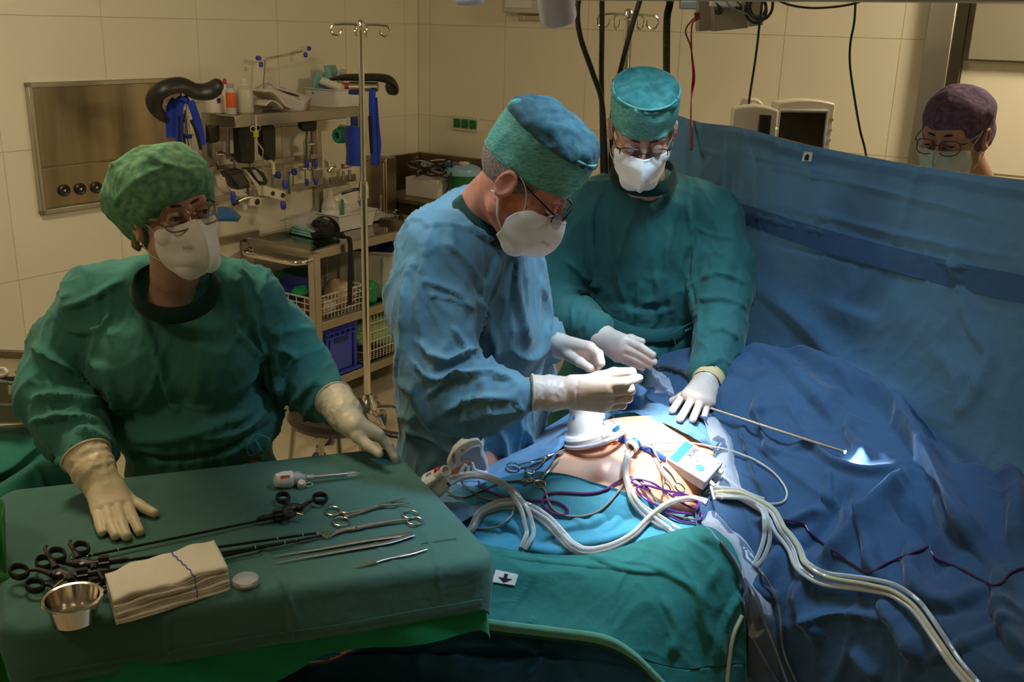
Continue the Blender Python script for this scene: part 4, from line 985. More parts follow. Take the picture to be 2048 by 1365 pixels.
# ------------------------------------------------------------------ middle shelf
ZM = .524
bY = unit(W(-.80, .46, 0)-W(-.98, .08, 0)); bX = unit(np.cross(bY, EZ)); bX = bX if bX@E1 > 0 else -bX
c = W(-.89, .27, ZM)+bX*.14
t = open_tray('storage_box', 'large translucent white storage box on the middle shelf', c, (bX, bY, EZ), (.27, .42, .25), .008, mat('milky_plastic', (.50, .49, .42), .4), .94, .012, 'box')
for k in range(5): MB().box(c-bX*.137+bY*(-.16+.08*k)+EZ*.12, (.008, .008, .22), (bX, bY, EZ)).build('rib', mat('milky_plastic', (.50, .49, .42), .4), t)
for k, (da, db, sc_, lb) in enumerate(((-.05, -.12, (.07, .06, .07), 'dark blue bundle at the left of the big storage box'), (-.03, .03, (.08, .08, .10), 'dark blue bundle in the middle of the big storage box'), (.04, .13, (.06, .06, .09), 'dark blue bundle at the right of the big storage box'))):
    o = MB().ball(c+bX*da+bY*db+EZ*.205, 1, 20, sc_, (bX, bY, EZ)); oo = o.build('blue_bundle', cloth('navy_cloth', (.012, .02, .16), .2)); tag(oo, lb, 'bundle')
def wire_basket(name, label, c, sz, m, n=(14, 7, 4)):
    t = thing(name, label, 'basket', c); L_, D_, H_ = sz; r = .0022
    w_ = MB()
    for s_ in (-1, 1):
        for i in range(n[0]+1): a = -L_/2+L_*i/n[0]; w_.tube([c+E1*a+EB*s_*D_/2, c+E1*a*1.03+EB*s_*D_/2*1.05+EZ*H_], r, 4)
        for i in range(n[1]+1): b = -D_/2+D_*i/n[1]; w_.tube([c+E1*s_*L_/2+EB*b, c+E1*s_*L_/2*1.03+EB*b*1.05+EZ*H_], r, 4)
    for i in range(n[0]+1): a = -L_/2+L_*i/n[0]; w_.tube([c+E1*a-EB*D_/2, c+E1*a+EB*D_/2], r, 4)
    w_.build('wire_mesh', m, t)
    for j in range(n[2]):
        z = H_*(j+1)/n[2]; k = 1+.04*z/H_; cn = [c+E1*i*L_/2*k+EB*jj*D_/2*k*1.01+EZ*z for i, jj in ((-1, -1), (1, -1), (1, 1), (-1, 1))]
        MB().tube(cn, .0045 if j == n[2]-1 else .0028, 5, closed=True).build('rim_wire' if j == n[2]-1 else 'hoop_wire', m, t)
    return t
c = W(-1.22, .26, ZM)
wire_basket('wire_basket', 'cream wire basket of bags on the middle shelf left', c, (.36, .38, .13), M_cream)
def blob(name, label, c, sc_, m, seed, cat, amp=.25):
    b = MB().ball((0, 0, 0), 1, 28, (1, 1, 1)); v = np.array(b.v); v *= (1+amp*vnoise(v, 1.6, seed))[:, None]
    v = v[:, :1]*sc_[0]*E1+v[:, 1:2]*sc_[1]*EB+v[:, 2:]*sc_[2]*EZ+c
    fq = b.f; o = mesh_obj(name, v, fq, m); tag(o, label, cat); return o
blob('cream_bag', 'crumpled cream bag in the middle-shelf basket, right side', c+E1*.10+EB*.09+EZ*.085, (.07, .075, .075), mat('cream_bag_film', (.50, .38, .22), .5, bump=(30, .6, .01)), 2, 'bag')
blob('dark_cloth', 'dark navy cloth heaped at the back of the middle-shelf basket', c+E1*(-.06)-EB*.05+EZ*.12, (.13, .13, .06), cloth('navy_cloth', (.012, .02, .16), .2), 3, 'cloth')
blob('green_cloth', 'dark green cloth over the back of the middle-shelf basket', c-E1*.0-EB*.12+EZ*.17, (.16, .07, .035), cloth('dark_green_cloth', (.008, .07, .035), .2), 4, 'cloth')
blob('brown_bag', 'rust-brown bag at the left of the middle-shelf basket', c-E1*.10+EB*.11+EZ*.06, (.05, .06, .055), mat('rust_film', (.16, .05, .02), .5), 5, 'bag')
blob('green_scrap', 'bright green scrap of cloth in the middle-shelf basket', c-E1*.12+EB*.05+EZ*.13, (.05, .03, .03), cloth('bright_green_cloth', (.01, .25, .09), .2), 6, 'cloth')
blob('pale_pouch', 'pale pouch low in the middle-shelf basket', c-E1*.02+EB*.12+EZ*.04, (.07, .05, .04), M_paper, 7, 'pouch')
blob('green_bag', 'deep green bag between basket and box on the middle shelf', W(-.95, .42, ZM+.06), (.06, .05, .07), mat('green_film', (.01, .20, .06), .4), 8, 'bag')
# ------------------------------------------------------------------ bottom shelf
ZB = .225
c = W(-1.23, .30, ZB)
t = open_tray('blue_crate', 'royal blue stacking crate on the bottom shelf', c, (E1, EB, EZ), (.26, .34, .245), .008, M_blue, .95, .006, 'crate')
fcn = EB
cf = c+EB*.172+EZ*0
MB().box(cf+EZ*.115, (.16, .006, .19), (E1, unit(EB), EZ)).build('front_panel', mat('blue_plastic_light', (.045, .065, .42), .45), t, bevel=.002)
for k in (-1, 1): MB().box(cf+E1*k*.105+EZ*.12, (.02, .012, .235), AX).build('corner_rib', M_blue, t, bevel=.002)
MB().box(cf+EZ*.205+EB*.006, (.235, .014, .008), AX).build('upper_rib', M_blue, t); MB().box(cf+EZ*.232+EB*.006, (.24, .016, .008), AX).build('upper_rib', M_blue, t)
for k in range(6): MB().box(cf+EZ*.219+EB*.006+E1*(-.1+.04*k), (.006, .012, .022), AX).build('rib_web', M_blue, t)
MB().box(cf+EZ*.185+EB*.006, (.10, .004, .030), AX).build('hand_slot', M_darkblue, t, bevel=.002)
MB().box(cf+EB*.02+EZ*.01, (.25, .02, .012), AX).build('foot_rim', M_blue, t, bevel=.002)
c = W(-.83, .27, ZB)
wire_basket('wire_basket', 'cream wire basket with a green bag on the bottom shelf', c, (.42, .38, .26), M_cream, (16, 7, 5))
blob('pale_green_bag', 'pale green translucent bag bulging in the bottom-shelf basket', c+EZ*.12+EB*.06+E1*.0, (.19, .12, .10), mat('pale_green_film', (.26, .45, .20), .45, bump=(20, .7, .01)), 11, 'bag', .3)
blob('dark_green_bag', 'dark green bag lying at the back of the bottom-shelf basket', c+EZ*.20-EB*.06-E1*.08, (.13, .10, .06), mat('green_film', (.01, .20, .06), .4), 12, 'bag', .3)
# ------------------------------------------------------------------ stool
c = P(650, 838, -.56)
t = thing('stool', 'low stool with dark brown padded seat and curved band', 'stool', (c[0], c[1], 0))
sx = unit(P(760, 870, -.56)-P(575, 815, -.56)); sy = np.cross(EZ, sx)
MB().lathe([(0, -.034), (.10, -.032), (.145, -.02), (.16, .0), (.15, .022), (.11, .034), (0, .036)], c+EZ*(-.01), EZ, 32, X=sx, sx=1.0, sy=.72).build('seat', mat('brown_vinyl', (.035, .022, .014), .32, bump=(20, .3, .01)), t)
for k, (u, v_) in enumerate(((-.10, -.06), (.11, -.05), (-.09, .07), (.10, .07))):
    MB().cyl(c+sx*u+sy*v_-EZ*.03, c+sx*u*1.45+sy*v_*1.6-EZ*.50, .011).build('leg', M_steel, t)
    MB().ball(c+sx*u*1.45+sy*v_*1.6-EZ*.545, .02, 10).build('foot', M_black, t)
t = thing('walking_frame', 'dark brown padded ring of a chair arm beside the drip stand base', 'chair arm', (c[0]+.25, c[1]+.25, 0))
band = catmull([P(*q) for q in [(716, 800, 3.62), (722, 812, 3.60), (727, 835, 3.56), (738, 850, 3.52), (755, 860, 3.50), (775, 868, 3.50), (800, 872, 3.52)]], 5)
MB().tube(band, .016, 10, flat=(1, .7)).build('arm_band', mat('brown_vinyl', (.035, .022, .014), .32), t)
t.name = 'chair_arm'; e = P(727, 835, 3.56)
MB().cyl(band[-1], (band[-1][0], band[-1][1], .0), .012).cyl(band[0], (band[0][0]+.02, band[0][1]+.05, 0), .012).build('arm_post', M_steel, t)
cc_ = P(652, 872, -.045)
t = thing('loose_castor', 'dark twin castor wheel on the floor beneath the stool', 'castor', (cc_[0], cc_[1], 0))
for k in (-1, 1): MB().lathe([(0, -.009), (.038, -.009), (.042, -.004), (.042, .004), (.038, .009), (0, .009)], cc_+unit((1, .35, 0))*.014*k, (1, .35, 0), 20).build('wheel', mat('dark_castor', (.03, .03, .035), .4), t)
MB().cyl(cc_, cc_+EZ*.10+(0.0, .02, 0), .010).build('castor_stem', M_steel, t)
# ================================================================== instrument table in front
ZI = 1.0
def T(x, y, h=0.0): return P(x, y, -(ZI+h))
tBL, tBR, tFR = T(14, 985), T(775, 899), T(968, 1108)
tU = unit(tBR-tBL); tV = unit(tFR-tBR)
tL = np.linalg.norm(tBR-tBL); tW = float((tFR-tBR)@tV)
tO = tBL.copy()
def draped(L_, W_, hang, r, nu, nv, flare=.12, wave=.012, freq=18, seed=0, off=0., corner=.03, fl=None):
    """cloth over a rectangle (origin tO, axes tU,tV); hang = (left,right,back,front) lengths"""
    us = np.linspace(-hang[0], L_+hang[1], nu); vs = np.linspace(-hang[2], W_+hang[3], nv)
    Ug, Vg = np.meshgrid(us, vs, indexing='ij')
    if fl is not None: Vg = np.where(Vg > W_, W_+(Vg-W_)*np.interp(Ug/L_, [0, .3, .45, .6, 1], fl), Vg)
    uc = np.clip(Ug, corner, L_-corner); vc = np.clip(Vg, corner, W_-corner)
    eu, ev = Ug-uc, Vg-vc; d = np.hypot(eu, ev); dn = np.maximum(d, 1e-9); eu, ev = eu/dn, ev/dn
    d2 = np.clip(d-corner, 0, None); rq = r*PI/2; a = np.clip(d2/r, 0, PI/2)
    drop = np.where(d2 < rq, r*(1-np.cos(a)), r+(d2-rq)); out = np.minimum(d, corner)+r*np.sin(a)
    s_ = Ug*1.0-Vg*1.0; hg = np.clip(d2-rq, 0, None)
    out = out+hg*flare+wave*np.clip(hg/.08, 0, 1.5)*(np.sin(s_*freq+seed)+.5*np.sin(s_*freq*2.3+seed*2))
    z = ZI+off-drop+.0012*np.sin(Ug*9+Vg*5+seed)*(d2 < .01)
    p = tO+(uc+eu*out)[..., None]*tU+(vc+ev*out)[..., None]*tV; p[..., 2] = z
    return p.reshape(-1, 3), grid_faces(nu, nv)
M_mayo = cloth('grey_green_table_cloth', (.060, .155, .130), .06, vs=3)
M_mayo2 = cloth('bright_green_table_cover', (.008, .225, .095), .10)
t = thing('instrument_table', 'instrument table on a steel stand beneath the green cloths', 'table', (tO+tU*tL/2+tV*tW/2)*[1, 1, 0])
cc_ = tO+tU*tL/2+tV*tW/2
MB().box(cc_-EZ*.022, (tL-.03, tW-.03, .02), (tU, tV, EZ)).build('tray_top', M_steel, t, bevel=.006)
MB().cyl(cc_-tU*.25-EZ*.03, cc_-tU*.25-EZ*.94, .022).build('column', M_steel2, t)
MB().box(cc_-tU*.25-EZ*.96, (.50, .06, .05), (tU, tV, EZ)).box(cc_-tU*.45-EZ*.96, (.06, .44, .05), (tU, tV, EZ)).build('base', M_steel, t, bevel=.006)
v, f = draped(tL, tW, (.10, .10, .10, .27), .020, 160, 130, .10, .008, 12, 1.0, -.010, fl=[1, 1, .75, .56, .54])
bo = mesh_obj('table_cover', v, f, M_mayo2); tag(bo, 'bright green under-cloth hanging below the instrument cloth', 'cloth')
v, f = draped(tL, tW, (.06, .05, .04, .115), .026, 260, 170, .16, .004, 11, 2.2, .0)
v = strokes(v, f, [([(480, 1050), (560, 1160), (610, 1290)], 7, .0035), ([(700, 900), (780, 1000), (860, 1090), (880, 1200)], 7, .003), ([(440, 930), (500, 1040), (540, 1100)], 6, .0025),
    ([(690, 990), (760, 1100), (830, 1150)], 6, .002), ([(300, 1180), (330, 1260), (330, 1330)], 9, .004), ([(560, 1140), (572, 1200), (590, 1290)], 7, .005), ([(60, 1110), (200, 1085), (380, 1060)], 6, .0012),
    ([(560, 1010), (700, 985), (830, 960)], 6, .0015), ], flip=True)
co = mesh_obj('instrument_cloth', v, f, M_mayo); co.modifiers.new('s', 'SOLIDIFY').thickness = .002
tag(co, 'grey-green cloth spread over the instrument table in the foreground', 'cloth')
# hem seam and reinforcing patch
def hemline(d_, u0=.0, u1=1.0):
    q = [tO+tU*(tL*u)+tV*(tW+.026+.001)+EZ*0 for u in np.linspace(u0, u1, 60)]
    return q
hs = []
v2, f2 = draped(tL, tW, (.0, .0, .0, .110), .026, 60, 40, .16, .004, 11, 2.2, .002)
row = v2.reshape(60, 40, 3)[:, 38]
MB().tube(row-tV*-.003, .0011, 4).build('hem_seam', mat('seam_green', (.04, .13, .09), .9), co)
pt = v2.reshape(60, 40, 3); fr_ = [pt[i, j]+tV*.003 for i, j in ((52, 28), (57, 28), (57, 36), (52, 36))]
MB().tube(fr_, .0009, 4, closed=True).build('stitched_patch', mat('seam_green', (.04, .13, .09), .9), co)
# ------------------------------------------------------------------ instruments
def ring_px(cx, cy, rx, ry, h=0.006, rot=0, n=22):
    a = np.linspace(0, 2*PI, n+1)[:-1]; c, s_ = math.cos(rot), math.sin(rot)
    return [T(cx+rx*math.cos(t_)*c-ry*math.sin(t_)*s_, cy+rx*math.cos(t_)*s_+ry*math.sin(t_)*c, h) for t_ in a]
def line(pts, n=5): return catmull([T(*p) for p in pts], n) if len(pts) > 2 else np.array([T(*p) for p in pts])
M_lap = mat('black_instrument_plastic', (.014, .010, .009), .5)
M_shaft = mat('black_insulated_shaft', (.006, .006, .007), .3)
def lap(label, rings, arms, pivot, wheel, shaft, tip, pin=None, marks=(), lift=0., extra=()):
    t = thing('grasper', label, 'grasper', T(*pivot)*[1, 1, 0]+EZ*ZI)
    for cx, cy, rx, ry in rings: MB().tube(ring_px(cx, cy, rx, ry, .010+lift), .0044, 8, closed=True, flat=(.62, 1.5), up=EZ).build('finger_ring', M_lap, t)
    m = MB()
    for pts, r in arms: m.tube(line([(x, y, .010+lift) for x, y in pts]), r, 10, flat=(1, .9), up=EZ)
    m.build('handle_body', M_lap, t)
    c = T(pivot[0], pivot[1], .020+lift); MB().lathe([(0, .001), (.0042, .001), (.0045, 0)], c, EZ, 14).build('pivot_pin', M_instr, t)
    d = unit(T(*shaft[1])-T(*shaft[0])); c = T(wheel[0], wheel[1], .012+lift)
    k = [np.array([c+d*h+(np.cross(d, EZ)*math.cos(a)+EZ*math.sin(a))*(.0115+.0022*(1 if j % 2 else -1)) for j, a in enumerate(np.linspace(0, 2*PI, 17)[:-1])]) for h in (-.009, .009)]
    MB().rings(k).build('rotation_wheel', M_lap, t, sharp=20)
    MB().cyl(c-d*.03, c+d*.03, .0060).cyl(c+d*.028, c+d*.042, .0072, .0045).build('neck', M_lap, t)
    sp = [T(x, y, .0065+(lift if i == 0 else lift*.4)) for i, (x, y) in enumerate(shaft)]
    MB().tube(sp, .0027, 10).build('shaft', M_shaft, t)
    for (x, y) in marks:
        a, b = sp[0], sp[-1]; u = np.clip(((T(x, y, .0065)-a)@(b-a))/((b-a)@(b-a)), .02, .98); q = a+(b-a)*u; MB().cyl(q-unit(b-a)*.0007, q+unit(b-a)*.0007, .0030, n=10).build('shaft_mark', M_white, t)
    for pts, r in tip: MB().tube(line([(x, y, .006) for x, y in pts], 3), [r, r*.6], 8, flat=(1, .7), up=EZ).build('jaw', M_steel2, t)
    if pin: MB().tube(line([(x, y, .014+lift) for x, y in pin]), [.0026, .0016], 8).build('contact_pin', mat('brass_pin', (.62, .50, .30), .25, 1.0), t)
    for pts, r in extra: MB().tube(line([(x, y, .015+lift) for x, y in pts]), r, 8).build('port_stub', M_lap, t)
    return t
lap('black laparoscopic grasper with handle to the right, lying above the others', [(566, 996, 12.5, 8), (640, 997, 14, 8)],
    [([(574, 1000), (576, 1008), (584, 1016)], [.005, .005, .006]), ([(627, 1000), (612, 1008), (600, 1017)], [.004, .0045, .006]), ([(603, 1017), (590, 1015), (575, 1020), (562, 1027)], [.007, .010, .009, .006])],
    (587, 1015), (556, 1031), [(548, 1036), (176, 1113)], [([(176, 1113), (158, 1113), (142, 1116)], .0022), ([(165, 1114), (150, 1118)], .0014)], [(592, 1028), (606, 1030)], [(236, 1101), (173, 1112)], .004, [([(570, 1030), (578, 1034), (590, 1027)], .005)])
lap('black laparoscopic grasper with curled trigger, rearmost of the left cluster', [(162, 1098, 16, 10.5), (88, 1126, 16, 11)],
    [([(141, 1082), (139, 1088), (146, 1098), (152, 1108), (156, 1118)], [.003, .0035, .0045, .005, .006]), ([(100, 1120), (122, 1124), (150, 1128)], [.004, .005, .008]), ([(146, 1128), (165, 1128), (185, 1130), (200, 1130)], [.008, .011, .008, .006])],
    (164, 1128), (208, 1126), [(235, 1124), (632, 1067)], [([(632, 1068), (645, 1064), (660, 1063)], .0028), ([(634, 1069), (646, 1072), (657, 1077)], .0026)], None, [(553, 1078), (604, 1071)], .010, [([(186, 1130), (188, 1140)], .006)])
lap('black laparoscopic grasper with big left ring and silver contact pin, middle of the cluster', [(38, 1144, 18.5, 11.5), (114, 1111, 17, 11.5)],
    [([(93, 1092), (90, 1099), (98, 1112), (104, 1124), (112, 1138)], [.003, .0035, .0045, .005, .007]), ([(56, 1141), (74, 1140), (92, 1145), (106, 1150)], [.004, .0045, .005, .007]), ([(104, 1152), (118, 1149), (135, 1152), (152, 1150)], [.009, .012, .009, .006])],
    (117, 1148), (165, 1151), [(192, 1146), (598, 1082)], [([(598, 1082), (612, 1079), (628, 1077)], .0026), ([(600, 1084), (614, 1082), (627, 1079)], .0018)], [(128, 1160), (106, 1176)], [(508, 1098), (566, 1086)], .018, [([(140, 1152), (143, 1163)], .007), ([(128, 1160), (140, 1152)], .004), ([(196, 1142), (207, 1161)], .0035)])
lap('black laparoscopic grasper half under the gauze, nearest the steel bowl', [(70, 1172, 18, 10.5)],
    [([(88, 1170), (100, 1170), (120, 1178), (140, 1178)], [.004, .0045, .006, .009]), ([(126, 1180), (150, 1174), (178, 1174)], [.008, .009, .006])],
    (146, 1175), (193, 1168), [(215, 1162), (644, 1071)], [([(642, 1072), (655, 1068), (668, 1065)], .0024), ([(642, 1073), (656, 1073), (666, 1070)], .0018)], None, [(537, 1098), (595, 1087)], .004)
# trocar
t = thing('trocar', 'white trocar with orange window and steel tube on the green cloth', 'trocar', T(620, 965)*[1, 1, 0]+EZ*ZI)
a0 = T(548, 962, .019); a1 = T(720, 947, .010); d = unit(a1-a0)
MB().lathe([(0, 0), (.009, .0), (.015, .004), (.0185, .018), (.019, .036), (.0175, .040), (0, .040)], a0, d, 28, sx=1, sy=1).build('trocar_head', M_white, t)
MB().lathe([(.014, .038), (.0155, .040), (.0155, .055), (.010, .062), (.0065, .072), (.0065, .085)], a0, d, 24).build('clear_collar', M_clearbox, t)
MB().lathe([(.012, .040), (.0125, .055), (.006, .066)], a0, d, 20).build('inner_seal', M_lgrey, t)
MB().lathe([(.0048, .07), (.0048, .16)], a0, d, 20).build('cannula', M_instr, t)
L_ = np.linalg.norm(a1-a0); MB().lathe([(.0049, .158), (.0049, L_-.014), (.0035, L_-.008), (.0012, L_), (0, L_+.004)], a0, d, 16).build('clear_tip', M_clearbox, t)
up_ = unit(cC-a0); up_ = unit(up_-d*(up_@d)); sd = np.cross(d, up_)
MB().box(a0+d*.022+up_*.0178+sd*-.006, (.020, .007, .002), (d, sd, up_)).build('orange_window', M_orange, t, bevel=.001)
o = text('number', '5', .010, T(560, 968, .034)+up_*.002, -sd if (-sd)[1] < 0 else sd, d, M_orange, t)
sdv = sd if sd[1] < 0 else -sd
kc = T(603, 969, .010)
MB().lathe([(0, .006), (.008, .006), (.0095, .004), (.0095, -.006)], kc, unit(EZ+sdv*.6), 20).lathe([(0, .006), (.007, .006), (.008, .004), (.008, -.004)], kc+sdv*.004+EZ*.006, unit(EZ+sdv*.6), 20).build('stopcock_cap', M_cream, t)
lp = [kc+d*(.016+.009*math.cos(a))+sdv*(.006+.004*math.sin(a))+EZ*.004 for a in np.linspace(0, 2*PI, 17)[:-1]]
MB().tube(lp, .0011, 6, closed=True).build('cap_loop', M_cream, t)
# needle holder
def ringtool(name, label, cat, rings, arms, jr, m=M_instr):
    t = thing(name, label, cat, T(*rings[0][:2])*[1, 1, 0]+EZ*ZI)
    for (cx, cy, rx, ry) in rings: MB().tube(ring_px(cx, cy, rx, ry, .005), .0021, 8, closed=True).build('finger_ring', m, t)
    for pts, r in arms: MB().tube(line([(x, y, .006) for x, y in pts], 4), r, 8, flat=(1, .8), up=EZ).build('arm', m, t)
    MB().lathe([(0, .004), (.0028, .004), (.003, 0), (.003, -.004)], T(jr[0], jr[1], .008), EZ, 12).build('joint_screw', m, t)
    return t
ringtool('needle_holder', 'steel needle holder with ring handles on the left, beside the trocar', 'needle holder', [(666, 1023, 15, 8.5), (682, 1044, 16.5, 8.5)],
    [([(680, 1021), (690, 1027), (720, 1022), (757, 1011), (785, 1003), (812, 997)], [.002, .003, .0026, .0036, .0028, .0014]), ([(684, 1038), (692, 1033), (720, 1026), (757, 1013), (790, 1011), (820, 1007)], [.002, .003, .0026, .0036, .0028, .0014]), ([(688, 1024), (692, 1031), (696, 1036)], [.002, .002, .002])], (758, 1012))
ringtool('scissors', 'long curved steel scissors with rings on the right', 'scissors', [(821, 1030, 14.5, 7.5), (830, 1043, 15, 7.5)],
    [([(814, 1037), (800, 1041), (760, 1046), (712, 1056), (690, 1059), (672, 1064), (660, 1073)], [.002, .003, .0036, .004, .0038, .003, .001]), ([(818, 1040), (800, 1042), (760, 1048), (712, 1058), (690, 1061), (672, 1067), (659, 1075)], [.002, .003, .003, .0034, .0032, .0026, .001])], (712, 1056))
t = thing('tweezers', 'pair of long grey steel tweezers lying open below the scissors', 'tweezers', T(760, 1085)*[1, 1, 0]+EZ*ZI)
for k, pts in enumerate(([(546, 1114), (590, 1106), (640, 1098), (720, 1083), (780, 1074), (826, 1067)], [(550, 1127), (600, 1117), (650, 1108), (720, 1095), (780, 1084), (826, 1069)])):
    MB().tube(line([(x, y, .005) for x, y in pts], 4), [.0010, .0022, .0042, .0058, .0062, .0070], 8, flat=(1, .22), up=EZ).build('tweezer_arm', mat('matt_steel', (.38, .37, .34), .38, 1.0), t)
MB().lathe([(0, .002), (.0015, .002)], T(677, 1102, .0075), EZ, 8).build('guide_pin', M_black, t)
t = thing('scalpel', 'slim steel scalpel nearest the front edge of the cloth', 'scalpel', T(780, 1115)*[1, 1, 0]+EZ*ZI)
MB().tube(line([(750, 1125, .004), (770, 1118, .004), (820, 1108, .004), (854, 1098, .004)], 4), [.0030, .0040, .0044, .0042, .003], 8, flat=(1, .35), up=EZ).build('scalpel_handle', mat('matt_steel', (.38, .37, .34), .38, 1.0), t)
MB().tube(line([(752, 1124, .0045), (735, 1128, .0045), (710, 1133, .004)], 4), [.0036, .0034, .0012], 6, flat=(1, .12), up=EZ).build('scalpel_blade', M_steel2, t)
for k in range(9): q = T(793+2.4*k, 1113.2-.62*k, .0062); MB().box(q, (.0012, .0022, .0003), (tU, tV, EZ)).build('engraving', M_white, t)
# steel bowl
bc = T(150, 1240)
t = thing('steel_bowl', 'small shiny steel bowl at the front left of the instrument cloth', 'bowl', bc)
MB().lathe([(0, 0), (.033, 0), (.0365, .002), (.0440, .040), (.0485, .0405), (.0495, .0425), (.0480, .044), (.0430, .0430), (.0350, .006), (.032, .004), (0, .0035)], bc, EZ, 48).build('bowl_body', mat('bowl_steel', (.75, .70, .62), .13, 1.0), t)
MB().lathe([(0, .0045), (.022, .0045), (.024, .0038)], bc, EZ, 32).build('bowl_floor', mat('bowl_floor_steel', (.6, .56, .5), .3, 1.0), t)
# petri dish
bc = T(492, 1172)
t = thing('petri_dish', 'small clear round dish beside the gauze stack', 'dish', bc)
MB().lathe([(0, .0), (.0205, 0), (.0215, .001), (.0215, .014), (.0205, .014), (.0200, .002), (0, .002)], bc, EZ, 36).build('dish_body', M_film, t)
MB().lathe([(0, .0155), (.0225, .0155), (.0232, .0145), (.0232, .006), (.0226, .006), (.0224, .0145)], bc, EZ, 36).build('dish_lid', M_film, t)
MB().lathe([(0, .0025), (.0195, .0025), (.0195, .0075), (0, .008)], bc, EZ, 30).build('dish_filling', mat('white_jelly', (.38, .34, .27), .3, bump=(300, .8, .002)), t)
# gauze stack
g00, g10, g11, g01 = T(213, 1182), T(430, 1118), T(462, 1182), T(232, 1248)
gr = thing('gauze_stack', 'stack of folded white gauze with a blue thread on the green cloth', 'gauze', (g00+g11)/2*[1, 1, 0]+EZ*ZI)
M_gauze = mat('white_gauze', (.70, .64, .52), .95, bump=[(900, .35, .0008), (60, .3, .004)])
nl = 11; layer_pts = []
for k in range(nl):
    z0 = .002+.0034*k; rows = []
    A = np.linspace(0, 1, 34); B_ = np.linspace(0, 1, 16); V_ = []
    for a in A:
        for b in B_:
            p = g00*(1-a)*(1-b)+g10*a*(1-b)+g11*a*b+g01*(1-a)*b
            sh = .0025*math.sin(k*2.1)+.0015*math.sin(k*5.3+a*5)
            edge = 4*b*(1-b)
            wv = .0016*math.sin(a*11+k*.55)+.0014*math.sin(a*23+k*.9+b*2)
            top = .010*max(0, math.sin(a*3.0-.3))*(k/nl)+.003*math.sin(a*7+1)*(k/nl)
            p = p+tV*sh-tV*(.018*k/nl)*b+tV*.004*math.sin(a*9+k*.4)*(b-.5)
            V_.append(p+EZ*(z0-.004*(1-edge)*.4+wv*(k/nl+.2)+top*(1-.3*b)-(.003 if k == nl-1 else 0)*(b > .95)))
    o = mesh_obj('gauze_sheet', V_, grid_faces(34, 16), M_gauze, gr); o.modifiers.new('s', 'SOLIDIFY').thickness = .0033; layer_pts.append(np.array(V_).reshape(34, 16, 3))
tp = layer_pts[-1]; pth = []
for j in range(16):
    i_ = 19.5+3.2*j/15+.25*math.sin(j*2.1); a_ = int(i_); pth.append(tp[a_, j]*(1-i_+a_)+tp[a_+1, j]*(i_-a_)+EZ*.0018)
pth += [layer_pts[i][23, 15]+tV*.002+EZ*.0005 for i in range(nl-1, -1, -2)]
MB().tube(catmull(pth, 3), .0009, 5).build('blue_thread', mat('blue_thread', (.02, .07, .50), .8), gr)
# ------------------------------------------------------------------ side table at the far left
sz = .90
sL = [P(x, y, -sz) for x, y in ((-330, 850), (150, 850))]
M_teald = cloth('teal_table_drape', (.02, .155, .120), .1)
def nrow(pts): return [P(*q) for q in pts]
v, f = sheet([nrow([(-420, 880, 2.75), (-150, 862, 2.70), (0, 852, 2.62), (60, 848, 2.52), (150, 846, 2.45)]), nrow([(-420, 905, -sz), (-150, 885, -sz), (0, 868, -sz), (60, 858, -sz), (150, 852, -sz)]),
    nrow([(-440, 1010, -.89), (-160, 980, -.89), (0, 942, -.89), (80, 888, -.89), (170, 868, -.895)]), nrow([(-440, 1060, -.84), (-160, 1020, -.84), (0, 965, -.85), (80, 915, -.86), (175, 885, -.87)]),
    nrow([(-440, 1300, 1.85), (-160, 1240, 1.95), (0, 1100, 2.05), (90, 1040, 2.15), (180, 1000, 2.25)]), nrow([(-440, 2300, 1.80), (-160, 2150, 1.9), (0, 2000, 2.0), (90, 1900, 2.1), (180, 1800, 2.2)])], 120, 90)
v = strokes(v, f, [([(0, 960), (50, 925), (100, 890)], 6, .006), ([(0, 985), (60, 950), (110, 900)], 7, .006), ([(20, 1000), (25, 1100)], 9, .010), ([(70, 930), (90, 1000)], 8, .010)], flip=True)
o = mesh_obj('table_drape', v, f, M_teald); tag(o, 'teal drape over the side table at the left edge', 'drape')
v, f = sheet([nrow([(-300, 930, 1.75), (-120, 960, 1.74), (-20, 990, 1.72), (8, 1005, 1.70), (6, 1030, 1.66)]), nrow([(-300, 1080, 1.55), (-120, 1090, 1.58), (-15, 1100, 1.62), (12, 1110, 1.63), (10, 1130, 1.60)]),
    nrow([(-300, 1300, 1.45), (-120, 1300, 1.5), (-10, 1260, 1.56), (20, 1260, 1.57), (18, 1270, 1.60)]), nrow([(-300, 1700, 1.4), (-120, 1700, 1.45), (0, 1650, 1.5), (25, 1600, 1.54), (30, 1600, 1.57)])], 60, 50)
v = strokes(v, f, [([(0, 1150), (20, 1180)], 10, .012), ([(2, 1210), (22, 1260)], 9, .012)], flip=True)
o = mesh_obj('green_drape', v, f, cloth('grass_green_drape', (.016, .155, .030), .1)); o.modifiers.new('s', 'SOLIDIFY').thickness = .003; tag(o, 'grass-green drape edge hanging at the far left of the instrument cloth', 'drape')
